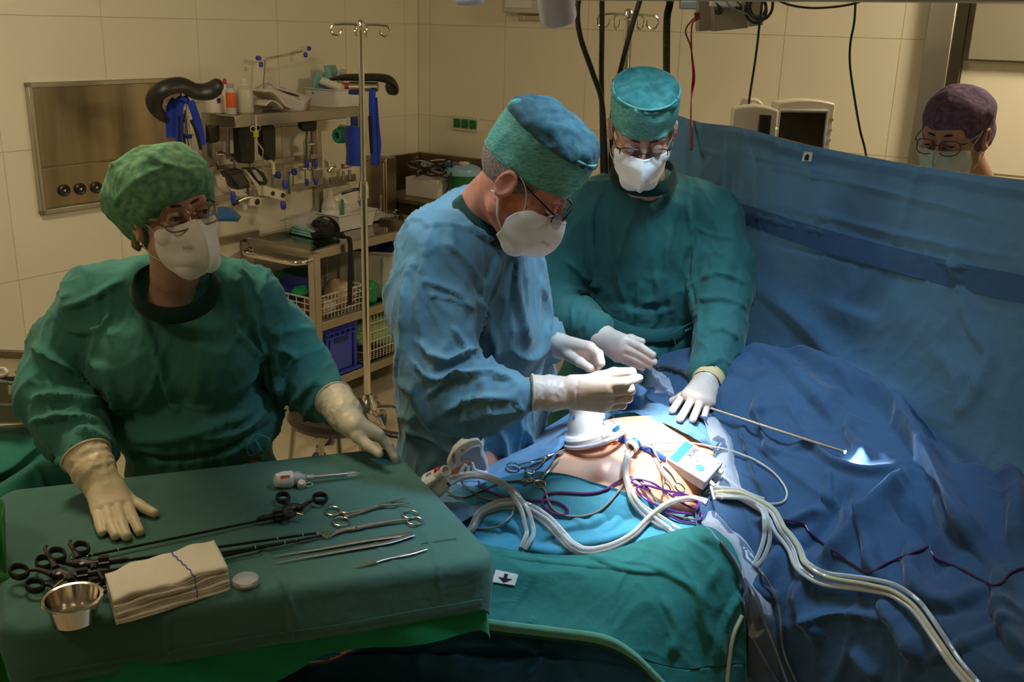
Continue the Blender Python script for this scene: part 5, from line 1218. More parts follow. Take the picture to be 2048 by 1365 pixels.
# instrument sieves
M_mesh = mat('perforated_steel', (.34, .28, .18), .4, .8, var=(650, .8), bump=(650, 1., .002))
def sieve(label, pts, Y, dp, lid=False):
    c = [P(x, y, Y) for x, y in pts]; bs = thing('instrument_sieve', label, 'sieve', ((c[0]+c[2])/2)*[1, 1, 0]+EZ*min(q[2] for q in c))
    MB().prism(c, (0, dp, 0)).build('sieve_wall', M_mesh, bs, bevel=.002)
    MB().tube([c[0], c[1]], .0035, 6).tube([c[3], c[2]], .0025, 6).build('rim_rod', M_steel2, bs); return bs
sieve('lower perforated steel sieve standing on the side table', [(-120, 806), (47, 812), (46, 846), (-120, 846)], 2.42, .18)
s1 = sieve('upper perforated steel sieve with a paper label at the left edge', [(-120, 758), (50, 766), (48, 809), (-120, 803)], 2.42, .18)
MB().prism([P(x, y, 2.415) for x, y in ((16, 772), (50, 774), (50, 791), (17, 789))], (0, .004, 0)).build('paper_label', M_paper, s1)
m = MB()
for k in range(5): m.box(P(34+2.6*k, 776+.2*(k % 2), 2.412), (.0018, .001, .002))
for k in range(6): m.box(P(22+4.4*k, 786, 2.412), (.0022, .001, .0015))
m.build('label_print', M_greyink, s1)
sieve('raised perforated sieve lid behind the labelled sieve', [(-120, 696), (52, 703), (51, 758), (-120, 750)], 2.60, .008)
for k, (pts, m_, r, lb) in enumerate((([(-20, 752, 2.46), (12, 757, 2.44), (49, 756, 2.42)], M_black, .005, 'black instrument handle lying on the labelled sieve'), ([(28, 748, 2.5), (50, 744, 2.48)], M_black, .006, 'short black clamp at the back of the labelled sieve'), ([(-20, 740, 2.46), (6, 738, 2.45), (14, 746, 2.44), (6, 752, 2.44), (-20, 754, 2.45)], M_lgrey, .005, 'grey loop-shaped instrument at the left edge of the sieve'), ([(28, 764, 2.42), (48, 757, 2.41)], M_steel2, .002, 'thin steel pin on the labelled sieve'))):
    tag(MB().tube(catmull([P(*q) for q in pts], 5), r, 8).build('instrument', m_), lb, 'instrument')
# ================================================================== patient under the drapes
from mathutils.bvhtree import BVHTree
pu = unit((.87, .5, 0)); pv = unit((-.5, .87, 0)); Bc = np.array([.285, 2.235, 0])
def PBd(s_, t_, z): return Bc+pu*s_+pv*t_+EZ*z
TERR = []
def bvh(v, f):
    b = BVHTree.FromPolygons([Vector(a) for a in v], [tuple(int(i) for i in q) for q in f]); TERR.append(b); return b
def cast(x, y, trees, lift=.004):
    d = ray(x, y); d = d/np.linalg.norm(d); best = None
    for b in trees:
        h = b.ray_cast(Vector(cC), Vector(d))
        if h[0] is not None and (best is None or h[3] < best[3]): best = h
    if best is None: return None
    n = np.array(best[1]); n = n if n@d < 0 else -n
    return np.array(best[0])+n*lift
pax = (pu, pv, EZ)
S = SDF((-.75, 1.45, .72), (.95, 2.85, 1.16), .009)
S.ell(PBd(.01, 0, .90), (.34, .205, .165), pax, .05)
S.ell(PBd(-.26, -.02, .82), (.18, .115, .08), pax, .05)
S.ell(PBd(.30, 0, .90), (.22, .17, .13), pax, .06)
for k in (-1, 1):
    S.cone(PBd(-.34, k*.08, .83), PBd(-.80, k*.09, .80), .075, .055, .05)
    S.cone(PBd(-.80, k*.09, .80), PBd(-1.2, k*.10, .79), .055, .042, .03)
    S.cone(PBd(.42, k*.18, .86), PBd(.15, k*.22, .80), .045, .040, .04)
S.cone(PBd(.48, 0, .91), PBd(.60, 0, .88), .06, .055, .03); S.ell(PBd(.66, 0, .90), (.09, .07, .09), pax, .02)
S.ell(PBd(-.105, -.015, 1.075), (.022, .014, .02), pax, .02, 'sub')
S.ell(PBd(.14, -.125, 1.03), (.05, .035, .02), pax, .04, 'sub')
pvv, pf = S.mesh(); pvv = relax(pvv, pf, 2)
pvv = strokes(pvv, pf, [([(1300, 905), (1290, 925), (1268, 950), (1262, 975)], 14, -.008), ([(1310, 940), (1300, 985)], 22, .005)])
patient = thing('person', 'patient lying covered by drapes, only the bare belly showing under the lamp', 'person', PBd(0, 0, .74))
mesh_obj('body', pvv, pf, M_skinP, patient)
BODY = BVHTree.FromPolygons([Vector(a) for a in pvv], [tuple(int(i) for i in q) for q in pf])
t = thing('operating_table', 'operating table beneath the patient and the drapes', 'operating table', PBd(-.1, 0, 0))
MB().box(PBd(-.20, 0, .60), (1.8, .46, .07), pax).build('mattress', M_blackpad, t, bevel=.02)
MB().box(PBd(-.20, 0, .545), (1.8, .48, .035), pax).build('table_frame', M_steel, t, bevel=.006)
MB().box(PBd(-.1, 0, .30), (.36, .30, .46), pax).build('column', M_steel, t, bevel=.02)
MB().box(PBd(-.1, 0, .04), (.95, .5, .08), pax).build('base', M_steel, t, bevel=.02)
for k in (-1, 1): MB().box(PBd(-.2, k*.255, .545), (1.7, .012, .028), pax).build('side_rail', M_steel2, t)
# ------------------------------------------------------------------ drapes
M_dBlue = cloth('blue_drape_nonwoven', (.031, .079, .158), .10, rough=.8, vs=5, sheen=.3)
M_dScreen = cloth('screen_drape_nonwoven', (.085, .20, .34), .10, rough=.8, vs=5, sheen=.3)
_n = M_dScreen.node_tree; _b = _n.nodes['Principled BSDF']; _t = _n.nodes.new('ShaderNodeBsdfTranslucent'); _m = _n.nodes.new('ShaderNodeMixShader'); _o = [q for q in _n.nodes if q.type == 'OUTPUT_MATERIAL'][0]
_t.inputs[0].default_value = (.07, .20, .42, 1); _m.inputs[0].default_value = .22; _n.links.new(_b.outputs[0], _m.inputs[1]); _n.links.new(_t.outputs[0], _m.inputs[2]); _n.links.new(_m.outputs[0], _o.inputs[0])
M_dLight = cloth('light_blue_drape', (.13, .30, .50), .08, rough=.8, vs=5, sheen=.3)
M_dTeal = cloth('teal_drape_nonwoven', (.045, .245, .36), .12, rough=.8, vs=5, sheen=.3)
M_dGreen = cloth('green_drape_nonwoven', (.020, .165, .150), .12, rough=.8, vs=5, sheen=.25)
M_hem = cloth('pale_green_hem', (.12, .33, .22), .1)
M_dDeep = cloth('deep_blue_drape', (.016, .095, .19), .12, rough=.8, vs=5, sheen=.2)
def node(q):
    if q[2] == 'b':
        h = cast(q[0], q[1], [BODY], q[3] if len(q) > 3 else .006)
        return h if h is not None else P(q[0], q[1], -.93)
    return P(q[0], q[1], q[2])
def drape(name, label, rows, nu, nv, m, folds=(), amp=1., wr=.004, wsc=5, seed=1, thick=.0015, terr=True, par=None):
    v, f = sheet([[node(q) for q in r] for r in rows], nu, nv)
    v = strokes(v, f, [(p_, w_*.78, a_*1.25) for p_, w_, a_ in folds], amp, flip=True)
    if wr:
        n = vnormals(v, f); tv = cC-v; n = n*(np.sign((n*tv).sum(1).mean()) or 1); v = v+n*((creases(v, seed, wsc)-.6)*wr*.6+wrinkles(v*np.array([1, 1, .7]), seed, wsc*1.1)*wr*1.3+vnoise(v, 2.2, seed+3)*wr*1.2)[:, None]
    if terr and name == 'screen_drape': bvh(v, f)
    elif terr:
        d = v-cC; L_ = np.linalg.norm(d, axis=1); d = d/L_[:, None]
        for i in range(len(v)):
            h = BODY.ray_cast(Vector(cC), Vector(d[i]), float(L_[i])+.03)
            if h[0] is not None and h[3] < L_[i]+.004: v[i] = cC+d[i]*(h[3]-.005)
        v = relax(v, f, 2, .35); bvh(v, f)
    o = mesh_obj(name, v, f, m, par)
    if thick: o.modifiers.new('s', 'SOLIDIFY').thickness = thick
    if par is None: tag(o, label, 'drape')
    return o
# anaesthesia screen, top right
top = [(1310, 214, 3.30), (1400, 244, 3.15), (1480, 255, 3.02), (1620, 290, 2.80), (1760, 318, 2.60), (1900, 342, 2.42), (2048, 361, 2.26), (2250, 385, 2.06)]
def shift(r, dys, dY, dx=0): return [(x+dx*(i/7), y+(dys if np.isscalar(dys) else dys[i]), Y+dY) for i, (x, y, Y) in enumerate(r)]
scr = drape('screen_drape', 'tall blue screen drape rising behind the patient at the right', [shift(top, 0, 0), shift(top, [60, 70, 75, 80, 85, 90, 95, 100], -.015), shift(top, [190, 190, 200, 205, 210, 215, 225, 235], -.03), shift(top, [330, 340, 345, 350, 350, 350, 360, 380], -.06),
    shift(top, [460, 470, 480, 490, 490, 500, 520, 540], -.12), shift(top, [620, 620, 640, 660, 680, 700, 720, 740], -.22), shift(top, [760, 760, 780, 800, 830, 860, 880, 900], -.30)], 150, 190, M_dScreen,
    [([(1350, 292), (1480, 318), (1640, 352), (1800, 390), (2048, 452)], 5, .006), ([(1455, 392), (1600, 420), (1800, 470), (2048, 520)], 7, .007), ([(1455, 420), (1600, 452), (1800, 505), (2048, 560)], 7, .008), ([(1500, 480), (1700, 520), (2048, 600)], 10, -.006),
     ([(1900, 480), (1940, 640), (1995, 720)], 20, .012), ([(1500, 560), (1600, 640), (1720, 760), (1850, 840)], 26, .020), ([(1800, 560), (1760, 640), (1640, 600)], 30, .010), ([(1990, 690), (1940, 800), (1900, 830)], 18, .012),
     ([(1640, 380), (1650, 560)], 6, .004), ([(1840, 400), (1860, 600)], 6, .004), ([(1460, 260), (1452, 400), (1460, 560)], 9, .005)], wr=.006, wsc=3.5, seed=2, thick=0)
nb = scr
v, f = sheet([[P(x, y, Y-.018) for x, y, Y in shift(top, dy, -.022)] for dy in ([140, 148, 152, 160, 170, 180, 190, 200], [158, 165, 172, 182, 192, 205, 217, 230], [176, 182, 192, 206, 218, 232, 246, 262])], 14, 90)
o = mesh_obj('overlap_band', v, f, cloth('screen_band_blue', (.050, .135, .27), .06), scr)
sg = thing('screen_stand', 'metal bow holding up the blue screen drape', 'screen frame', P(1700, 300, 2.68)*[1, 1, 0])
MB().tube(catmull([P(x, y+7, Y+.018) for x, y, Y in top[1:]], 4), .009, 8).build('crossbar', M_steel2, sg)
e = P(2250, 392, 2.08); MB().cyl(e, e*[1, 1, 0], .011).build('post', M_steel2, sg); e = P(1402, 251, 3.168); MB().cyl(e, e*[1, 1, 0], .011).build('post', M_steel2, sg)
# arrow label on the screen
def arrow_label(label, c4, arrow, Y, par_m=M_paper, lift=.006):
    q = [cast(x, y, TERR, lift) for x, y in c4]; t = thing('arrow_label', label, 'label', sum(q)/4)
    n = unit(np.cross(q[1]-q[0], q[3]-q[0])); n = n if n@(cC-q[0]) > 0 else -n
    MB().prism(q, -n*.001).build('paper', mat('label_paper', (.75, .74, .72), .6), t)
    def mp(u, v_): return q[0]*(1-u)*(1-v_)+q[1]*u*(1-v_)+q[2]*u*v_+q[3]*(1-u)*v_+n*.0006
    MB().prism([mp(u, v_) for u, v_ in arrow], n*.0006).build('arrow', M_ink, t)
arrow_label('white label with a black up arrow on the blue screen', [(1609, 304), (1627, 305), (1624, 324), (1605, 322)], [(.5, .18), (.82, .48), (.70, .48), (.70, .85), (.30, .85), (.30, .48), (.18, .48)], 2.8, lift=.004)
# blue body drape, whole lower right
D = lambda *r: [tuple(q) for q in r]
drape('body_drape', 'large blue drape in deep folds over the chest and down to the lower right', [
    D((1290, 790, 2.62), (1330, 716, 2.74), (1400, 694, 2.72), (1500, 706, 2.62), (1600, 722, 2.52), (1760, 800, 2.32), (1900, 880, 2.10), (2060, 1000, 1.86), (2260, 1080, 1.66)),
    D((1300, 800, 2.50), (1350, 770, 2.53), (1440, 752, 2.50), (1540, 766, 2.42), (1640, 790, 2.34), (1760, 845, 2.20), (1880, 930, 2.00), (2040, 1040, 1.76), (2240, 1130, 1.58)),
    D((1395, 845, 'b', .010), (1432, 838, 2.36), (1480, 840, 2.33), (1560, 860, 2.26), (1660, 880, 2.18), (1760, 920, 2.06), (1880, 1000, 1.90), (2020, 1100, 1.69), (2220, 1190, 1.50)),
    D((1425, 905, 'b', .010), (1450, 905, 2.24), (1495, 912, 2.21), (1560, 930, 2.15), (1660, 960, 2.05), (1760, 1000, 1.94), (1870, 1080, 1.80), (2010, 1180, 1.60), (2200, 1270, 1.42)),
    D((1400, 985, 2.10), (1450, 985, 2.11), (1510, 1000, 2.07), (1570, 1020, 2.02), (1650, 1050, 1.94), (1750, 1090, 1.83), (1860, 1160, 1.70), (2000, 1260, 1.52), (2180, 1350, 1.36)),
    D((1390, 1035, 2.02), (1440, 1070, 2.01), (1510, 1100, 1.95), (1570, 1120, 1.90), (1650, 1150, 1.83), (1740, 1190, 1.73), (1850, 1260, 1.60), (1990, 1350, 1.45), (2160, 1430, 1.32)),
    D((1400, 1150, 1.95), (1450, 1190, 1.93), (1510, 1220, 1.87), (1570, 1240, 1.83), (1650, 1270, 1.76), (1740, 1310, 1.67), (1850, 1380, 1.55), (1990, 1460, 1.42), (2160, 1530, 1.30)),
    D((1400, 1420, 1.90), (1460, 1460, 1.87), (1520, 1480, 1.81), (1580, 1500, 1.77), (1660, 1530, 1.71), (1750, 1570, 1.62), (1860, 1620, 1.51), (2000, 1700, 1.39), (2170, 1760, 1.28))],
    210, 230, M_dBlue,
    [([(1507, 660), (1569, 700), (1647, 750), (1765, 815), (1804, 863), (1860, 936), (1933, 1065), (1989, 1138)], 20, .040), ([(1765, 812), (1880, 850), (1967, 890), (2023, 1003), (2040, 1127)], 20, .035),
     ([(1821, 936), (1748, 1015), (1692, 1087), (1636, 1138)], 20, .035), ([(1480, 700), (1560, 730), (1620, 790), (1680, 850)], 24, .022), ([(1520, 790), (1512, 830), (1535, 900), (1570, 905)], 12, .018),
     ([(1570, 905), (1620, 895), (1665, 930), (1740, 950), (1810, 935)], 13, .020), ([(1690, 830), (1700, 880), (1745, 925)], 14, .014), ([(1500, 1040), (1560, 1060), (1656, 1020)], 14, .022), ([(1656, 940), (1656, 1020)], 8, .012),
     ([(1570, 1090), (1520, 1170), (1490, 1260)], 20, .020), ([(1640, 1130), (1600, 1200), (1640, 1290)], 22, .020), ([(1720, 1020), (1740, 1120), (1770, 1180)], 14, .022), ([(1870, 990), (1900, 1050), (1960, 1100)], 24, .02),
     ([(1815, 1085), (1830, 1180), (1900, 1220), (1990, 1180)], 20, .022), ([(1760, 1200), (1820, 1290), (1850, 1330)], 22, .020), ([(1560, 1262), (1680, 1230), (1800, 1250)], 10, .012), ([(1850, 1330), (1950, 1290), (2048, 1250)], 10, .014),
     ([(2000, 1140), (2010, 1240), (2048, 1330)], 22, .025), ([(1480, 850), (1500, 930), (1530, 1000)], 12, .012), ([(1330, 760), (1440, 740), (1530, 770)], 16, .010), ([(1700, 1300), (1760, 1365)], 16, .014),
     ([(1950, 930), (1900, 880), (1830, 860)], 18, -.022), ([(1780, 1010), (1850, 1080), (1880, 1160)], 26, -.025), ([(1700, 960), (1640, 1060), (1580, 1110)], 22, -.02), ([(1540, 1200), (1545, 1180)], 30, .01)],
    wr=.007, wsc=4, seed=5, thick=.002)
# light blue sheet on the surgeon's side and around the far edge of the belly
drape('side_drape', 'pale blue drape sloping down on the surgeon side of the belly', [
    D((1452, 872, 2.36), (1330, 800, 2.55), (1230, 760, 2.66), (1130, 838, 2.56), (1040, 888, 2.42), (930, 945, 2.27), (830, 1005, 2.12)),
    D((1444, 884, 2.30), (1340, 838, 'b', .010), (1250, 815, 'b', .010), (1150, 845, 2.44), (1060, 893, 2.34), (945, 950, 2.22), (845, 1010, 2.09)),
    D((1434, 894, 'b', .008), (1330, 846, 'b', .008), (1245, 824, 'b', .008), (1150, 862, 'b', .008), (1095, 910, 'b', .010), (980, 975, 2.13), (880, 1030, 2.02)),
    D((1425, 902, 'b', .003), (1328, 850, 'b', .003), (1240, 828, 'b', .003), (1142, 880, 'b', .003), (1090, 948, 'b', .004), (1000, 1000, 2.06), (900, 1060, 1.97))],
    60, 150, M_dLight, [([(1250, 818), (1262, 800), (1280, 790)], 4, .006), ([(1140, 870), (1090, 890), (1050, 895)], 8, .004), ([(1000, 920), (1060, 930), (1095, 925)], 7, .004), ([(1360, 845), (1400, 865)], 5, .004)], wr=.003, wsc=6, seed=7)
drape('far_side_drape', 'pale blue drape hanging beyond the belly towards the surgeon', [
    D((1230, 752, 2.68), (1130, 834, 2.57), (1040, 884, 2.43), (930, 941, 2.28), (830, 1001, 2.13)), D((1230, 900, 2.74), (1130, 960, 2.62), (1040, 1000, 2.48), (930, 1040, 2.33), (830, 1100, 2.18)), D((1230, 1150, 2.76), (1130, 1200, 2.64), (1040, 1240, 2.5), (930, 1280, 2.35), (830, 1330, 2.2))], 30, 40, M_dLight, terr=False)
drape('teal_drape', 'teal drape wrinkled under the tubes between belly and instrument table', [
    D((840, 1010, 2.10), (900, 985, 2.13), (985, 962, 2.12), (1088, 948, 'b', .010), (1190, 968, 'b', .010), (1290, 1000, 'b', .012), (1380, 1030, 'b', .014), (1420, 1045, 2.03)),
    D((850, 1060, 2.02), (920, 1030, 2.05), (1000, 1005, 2.05), (1095, 990, 2.06), (1195, 1010, 2.04), (1280, 1040, 2.01), (1360, 1065, 2.0), (1430, 1090, 1.98)),
    D((870, 1120, 1.95), (940, 1095, 1.97), (1020, 1070, 1.98), (1110, 1060, 1.98), (1200, 1070, 1.97), (1280, 1090, 1.96), (1360, 1110, 1.95), (1440, 1140, 1.94)),
    D((880, 1200, 1.90), (960, 1180, 1.90), (1040, 1160, 1.91), (1120, 1150, 1.91), (1200, 1150, 1.91), (1280, 1160, 1.91), (1360, 1170, 1.91), (1440, 1190, 1.90))],
    110, 170, M_dTeal, [([(1080, 1085), (1130, 1060), (1190, 1050), (1230, 1020)], 9, .010), ([(960, 1040), (1030, 1060), (1060, 1100)], 12, .010), ([(1120, 1090), (1200, 1085), (1280, 1060)], 9, .010), ([(930, 1010), (1000, 1000), (1060, 1010)], 9, .006),
    ([(1160, 985), (1190, 1030), (1180, 1060)], 10, .008), ([(1240, 1010), (1225, 1050), (1180, 1080)], 9, .008), ([(1060, 1020), (1130, 1030), (1170, 1060)], 9, .008), ([(1000, 1085), (1100, 1105), (1180, 1095)], 10, .008)], wr=.004, wsc=6, seed=9)
gdr = [D((860, 1075, 1.96), (930, 1080, 1.96), (1000, 1098, 1.93), (1100, 1112, 1.91), (1200, 1108, 1.915), (1290, 1080, 1.94), (1370, 1058, 1.97), (1420, 1056, 1.96), (1462, 1090, 1.93)),
    D((860, 1130, 1.90), (930, 1130, 1.90), (1000, 1140, 1.88), (1100, 1150, 1.87), (1200, 1150, 1.87), (1290, 1140, 1.88), (1370, 1120, 1.90), (1430, 1115, 1.89), (1482, 1150, 1.88)),
    D((860, 1180, 1.86), (930, 1190, 1.85), (1000, 1200, 1.84), (1100, 1210, 1.83), (1200, 1220, 1.82), (1290, 1220, 1.82), (1370, 1210, 1.83), (1440, 1200, 1.84), (1490, 1220, 1.85)),
    D((860, 1222, 1.83), (930, 1232, 1.81), (1000, 1243, 1.80), (1100, 1255, 1.79), (1210, 1272, 1.78), (1290, 1320, 1.77), (1370, 1340, 1.78), (1450, 1330, 1.81), (1492, 1330, 1.83))]
gext = [D((1210, 1273, 1.78), (1290, 1320, 1.77), (1370, 1340, 1.78), (1450, 1330, 1.81), (1492, 1330, 1.83)), D((1262, 1300, 1.775), (1320, 1360, 1.76), (1380, 1400, 1.76), (1450, 1420, 1.79), (1495, 1430, 1.82)), D((1350, 1395, 1.76), (1380, 1430, 1.75), (1420, 1460, 1.75), (1460, 1480, 1.77), (1500, 1500, 1.81))]
gd = drape('green_drape', 'green drape with pale hem stretched over the legs in the foreground', gdr, 120, 180, M_dGreen,
    [([(1290, 1130), (1370, 1170), (1400, 1200)], 10, .007), ([(1080, 1105), (1060, 1160), (1000, 1250)], 5, .004), ([(1260, 1130), (1230, 1180), (1215, 1265)], 6, .004), ([(1170, 1108), (1240, 1140), (1330, 1150)], 7, .006), ([(1000, 1115), (1110, 1128), (1240, 1140)], 5, .003),
     ([(1440, 1120), (1400, 1200), (1420, 1300)], 16, .010), ([(1480, 1180), (1440, 1260), (1430, 1330)], 12, .010), ([(1320, 1190), (1350, 1260), (1330, 1320)], 16, .008), ([(1060, 1250), (1070, 1235)], 5, .004), ([(1400, 1070), (1450, 1110), (1478, 1170)], 16, .010)], wr=.003, wsc=6, seed=11)
v, f = sheet([[node(q) for q in r] for r in gext], 40, 60); bvh(v, f); o = mesh_obj('drape_fall', v, f, M_dGreen, gd); o.modifiers.new('s', 'SOLIDIFY').thickness = .0015
he = [(860, 1222, 1.825), (930, 1232, 1.805), (1000, 1243, 1.795), (1100, 1255, 1.785), (1205, 1270, 1.775), (1262, 1300, 1.768), (1310, 1345, 1.755), (1370, 1410, 1.745)]
v, f = sheet([[P(x, y-1, Y) for x, y, Y in he], [P(x+2, y+9, Y-.006) for x, y, Y in he], [P(x-2+6*(i > 4), y+19, Y-.004) for i, (x, y, Y) in enumerate(he)]], 8, 90)
o = mesh_obj('hem_band', v, f, M_hem, gd); o.modifiers.new('s', 'SOLIDIFY').thickness = .002
v, f = sheet([[P(x+1, y+21, Y+.004) for x, y, Y in he], [P(x-1+4*(i > 4), y+27, Y+.004) for i, (x, y, Y) in enumerate(he)]], 4, 90)
o = mesh_obj('under_hem', v, f, cloth('dark_green_underside', (.008, .10, .05), .1), gd)
arrow_label('white label with a black down arrow on the teal-green drape', [(992, 1141), (1037, 1150), (1030, 1172), (984, 1165)], [(.42, .16), (.58, .16), (.58, .52), (.80, .52), (.5, .90), (.20, .52), (.42, .52)], 1.8, lift=.004)
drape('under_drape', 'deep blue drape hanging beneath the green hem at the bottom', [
    D((300, 1180, 1.90), (500, 1180, 1.90), (700, 1190, 1.90), (850, 1210, 1.88), (1000, 1225, 1.86), (1150, 1240, 1.84), (1290, 1260, 1.83), (1400, 1280, 1.86), (1540, 1290, 1.88)),
    D((300, 1300, 1.84), (500, 1300, 1.84), (700, 1300, 1.83), (850, 1300, 1.82), (1000, 1310, 1.82), (1150, 1320, 1.80), (1290, 1340, 1.81), (1400, 1360, 1.83), (1540, 1370, 1.86)),
    D((300, 1420, 1.82), (500, 1420, 1.81), (700, 1410, 1.80), (850, 1410, 1.80), (1000, 1410, 1.79), (1150, 1410, 1.79), (1290, 1430, 1.80), (1400, 1430, 1.82), (1540, 1440, 1.85)),
    D((300, 2100, 1.80), (500, 2100, 1.80), (700, 2100, 1.79), (850, 2100, 1.79), (1000, 2100, 1.78), (1150, 2100, 1.78), (1290, 2100, 1.79), (1400, 2100, 1.81), (1540, 2100, 1.84))],
    120, 150, M_dDeep, [([(620, 1290), (640, 1330), (600, 1365)], 16, .02), ([(820, 1240), (850, 1365)], 20, .012), ([(1000, 1270), (1080, 1310), (1040, 1365)], 14, .014), ([(1120, 1310), (1160, 1365)], 14, .010), ([(900, 1280), (1060, 1300)], 12, .01), ([(550, 1320), (700, 1300), (820, 1240)], 10, .012)], wr=.006, wsc=6, seed=13)
def ON(x, y, l=.004):
    h = cast(x, y, TERR+[BODY], l); return h if h is not None else P(x, y, -.97)
# ================================================================== port, instruments and tubes on the patient
# port with clear ring
pc = ON(1192, 884, .0); pn = unit(PBd(-.05, .02, 1.0)-PBd(-.05, .02, 0)+.25*pv-.22*pu)
pc = ON(1190, 880, .004)
pX = unit(ON(1240, 858, 0)-ON(1142, 902, 0)); pX = unit(pX-pn*(pX@pn)); pY = np.cross(pn, pX)
pR = np.linalg.norm(ON(1243, 858, 0)-ON(1140, 902, 0))/2
t = thing('access_port', 'white cone-shaped access port with clear ring standing on the bare belly', 'port', pc)
M_portw = mat('port_white', (.80, .80, .80), .4, sss=.1)
def ell_ring(r, h, n=48, sy=1.0): return [pc+pX*r*math.cos(a)+pY*r*sy*math.sin(a)+pn*h for a in np.linspace(0, 2*PI, n+1)[:-1]]
MB().tube(ell_ring(pR, .008), .0052, 10, closed=True).build('outer_ring', mat('lilac_clear_ring', (.66, .62, .72), .15, trans=.3), t)
MB().lathe([(pR*.80, .006), (pR*.98, .009), (pR*.98, .013), (pR*.76, .016), (pR*.74, .024)], pc, pn, 48, X=pX).build('clear_flange', M_clearbox, t)
cc_ = pc+pn*.018-pX*.012
MB().lathe([(pR*.80, -.004), (pR*.82, .004), (pR*.76, .010), (pR*.66, .012), (pR*.60, .020), (pR*.58, .034), (pR*.44, .052), (pR*.40, .062), (pR*.40, .085), (pR*.36, .088), (0, .088)], cc_, pn, 40, X=pX).build('cone_body', M_portw, t)
c2 = cc_+pn*.03+pX*.02+pY*.0
MB().lathe([(.020, -.01), (.020, .03), (.017, .040), (0, .041)], c2+pX*.012, unit(pn+.35*pX), 28).build('side_channel', M_portw, t)
MB().lathe([(.0185, 0), (.0190, .001), (.019, .012), (.012, .016), (0, .016)], cc_+pn*.078-pX*.004, unit(pn-.15*pX), 28).build('blue_cap', mat('port_blue', (.02, .20, .55), .35), t)
def onport(x, y): # point on the port facing the camera
    h = None; d = ray(x, y); d = d/np.linalg.norm(d)
    q = cc_+pn*.045; n = unit(cC-q); tt = ((q+n*.024-cC)@n)/(d@n); return cC+d*tt, n
for (x, y, w_, h_) in ((1151, 834, .012, .009), (1209, 840, .006, .006), (1190, 866, .0, 0)):
    if not w_: continue
    q, n = onport(x, y); X = unit(np.cross(pn, n)); MB().box(q, (w_, h_, .006), (X, unit(np.cross(n, X)), n)).build('blue_lock', mat('port_blue', (.02, .20, .55), .35), t, bevel=.001)
for k, a in enumerate((-1.75, -1.15, -.55)):
    q = pc+pX*pR*.84*math.cos(a)+pY*pR*.84*math.sin(a)+pn*.020; r_ = unit(q-pc)
    MB().box(q, (.018, .010, .010), (np.cross(pn, r_), r_, pn)).build('latch', mat('port_blue', (.02, .20, .55), .35) if k == 1 else M_clearbox, t, bevel=.001)
lp = [ON(1132, 886, .006)+pu*(.009*math.cos(a))+EZ*(.007*math.sin(a)+.006) for a in np.linspace(0, 2*PI, 17)[:-1]]
MB().tube(lp, .0011, 6, closed=True).build('pull_ring', M_instr, t)
# grey control box resting on the belly
n_ = unit((.0678, -.4227, .9037)); bx = unit((.7918, -.5284, -.3065)); bx = unit(bx-n_*(bx@n_)); by = -np.cross(n_, bx)
cB = ON(1375, 934, .030); _k = np.linalg.norm(cB-cC)/np.linalg.norm(P(1375, 934, 2.13)-cC); wB, hB = .104*_k, .081*_k
dB = .030
t = thing('control_box', 'small white control box lettered JACK lying on the belly', 'control box', cB-n_*dB)
M_boxw = mat('box_white', (.40, .385, .42), .45)
MB().box(cB-n_*dB/2, (wB, hB, dB), (bx, by, n_)).build('housing', M_boxw, t, bevel=.003)
MB().box(cB-bx*wB*.36+n_*.0004, (wB*.20, hB*.88, .0012), (bx, by, n_)).build('blue_field', M_blueprint, t)
MB().box(cB-bx*wB*.235+n_*.0004, (wB*.012, hB*.88, .001), (bx, by, n_)).build('blue_line', mat('pale_blue_print', (.25, .45, .70), .5), t)
text('lettering', 'JACK', .0150, cB-bx*wB*.155-by*hB*.18+n_*.0006, by, -bx, M_ink, t)
MB().box(cB-bx*wB*.075-by*hB*.02+n_*.0004, (wB*.008, hB*.45, .0008), (bx, by, n_)).build('fine_print', mat('pale_blue_print', (.25, .45, .70), .5), t)
bt = cB+bx*wB*.20+by*hB*.14
MB().lathe([(0, .0012), (.0095, .0012), (.0105, 0)], bt, n_, 28).build('round_button', mat('button_blue', (.06, .25, .48), .4), t)
for k in (-1, 0, 1): MB().box(bt-bx*.016+by*(-.010+.003*k)-by*.002+n_*.0006, (.0016, .0014, .0008), (bx, by, n_)).build('tick_mark', M_red if k == 1 else M_ink, t)
for s_ in (-1, 1): MB().box(cB+bx*wB*.44+by*hB*.36*s_+n_*.0006, (.0012, .0040, .0008), (bx, by, n_)).build('tick_mark', M_ink, t)
for k in (-1, 1): MB().box(cB+bx*wB*.25*k+by*(hB/2+.0003)-n_*dB*.55, (.0055, .0014, .0045), (bx, by, n_)).build('screw_recess', M_grey, t, bevel=.0005)
MB().cyl(cB+bx*wB*.48+by*hB*.20-n_*dB*.6, cB+bx*(wB*.48+.018)+by*(hB*.22)-n_*dB*.65, .0065, .0045).cyl(cB+bx*(wB/2+.01)+by*(hB*.3)-n_*dB*.7, cB+bx*(wB/2+.035)+by*(hB*.62)-n_*dB*.8, .003).build('connector', M_lgrey, t)
MB().cyl(cB+bx*wB*.49-by*hB*.3-n_*dB*.5, cB+bx*(wB*.49+.012)-by*hB*.3-n_*dB*.5, .0065).build('connector', M_lgrey, t)
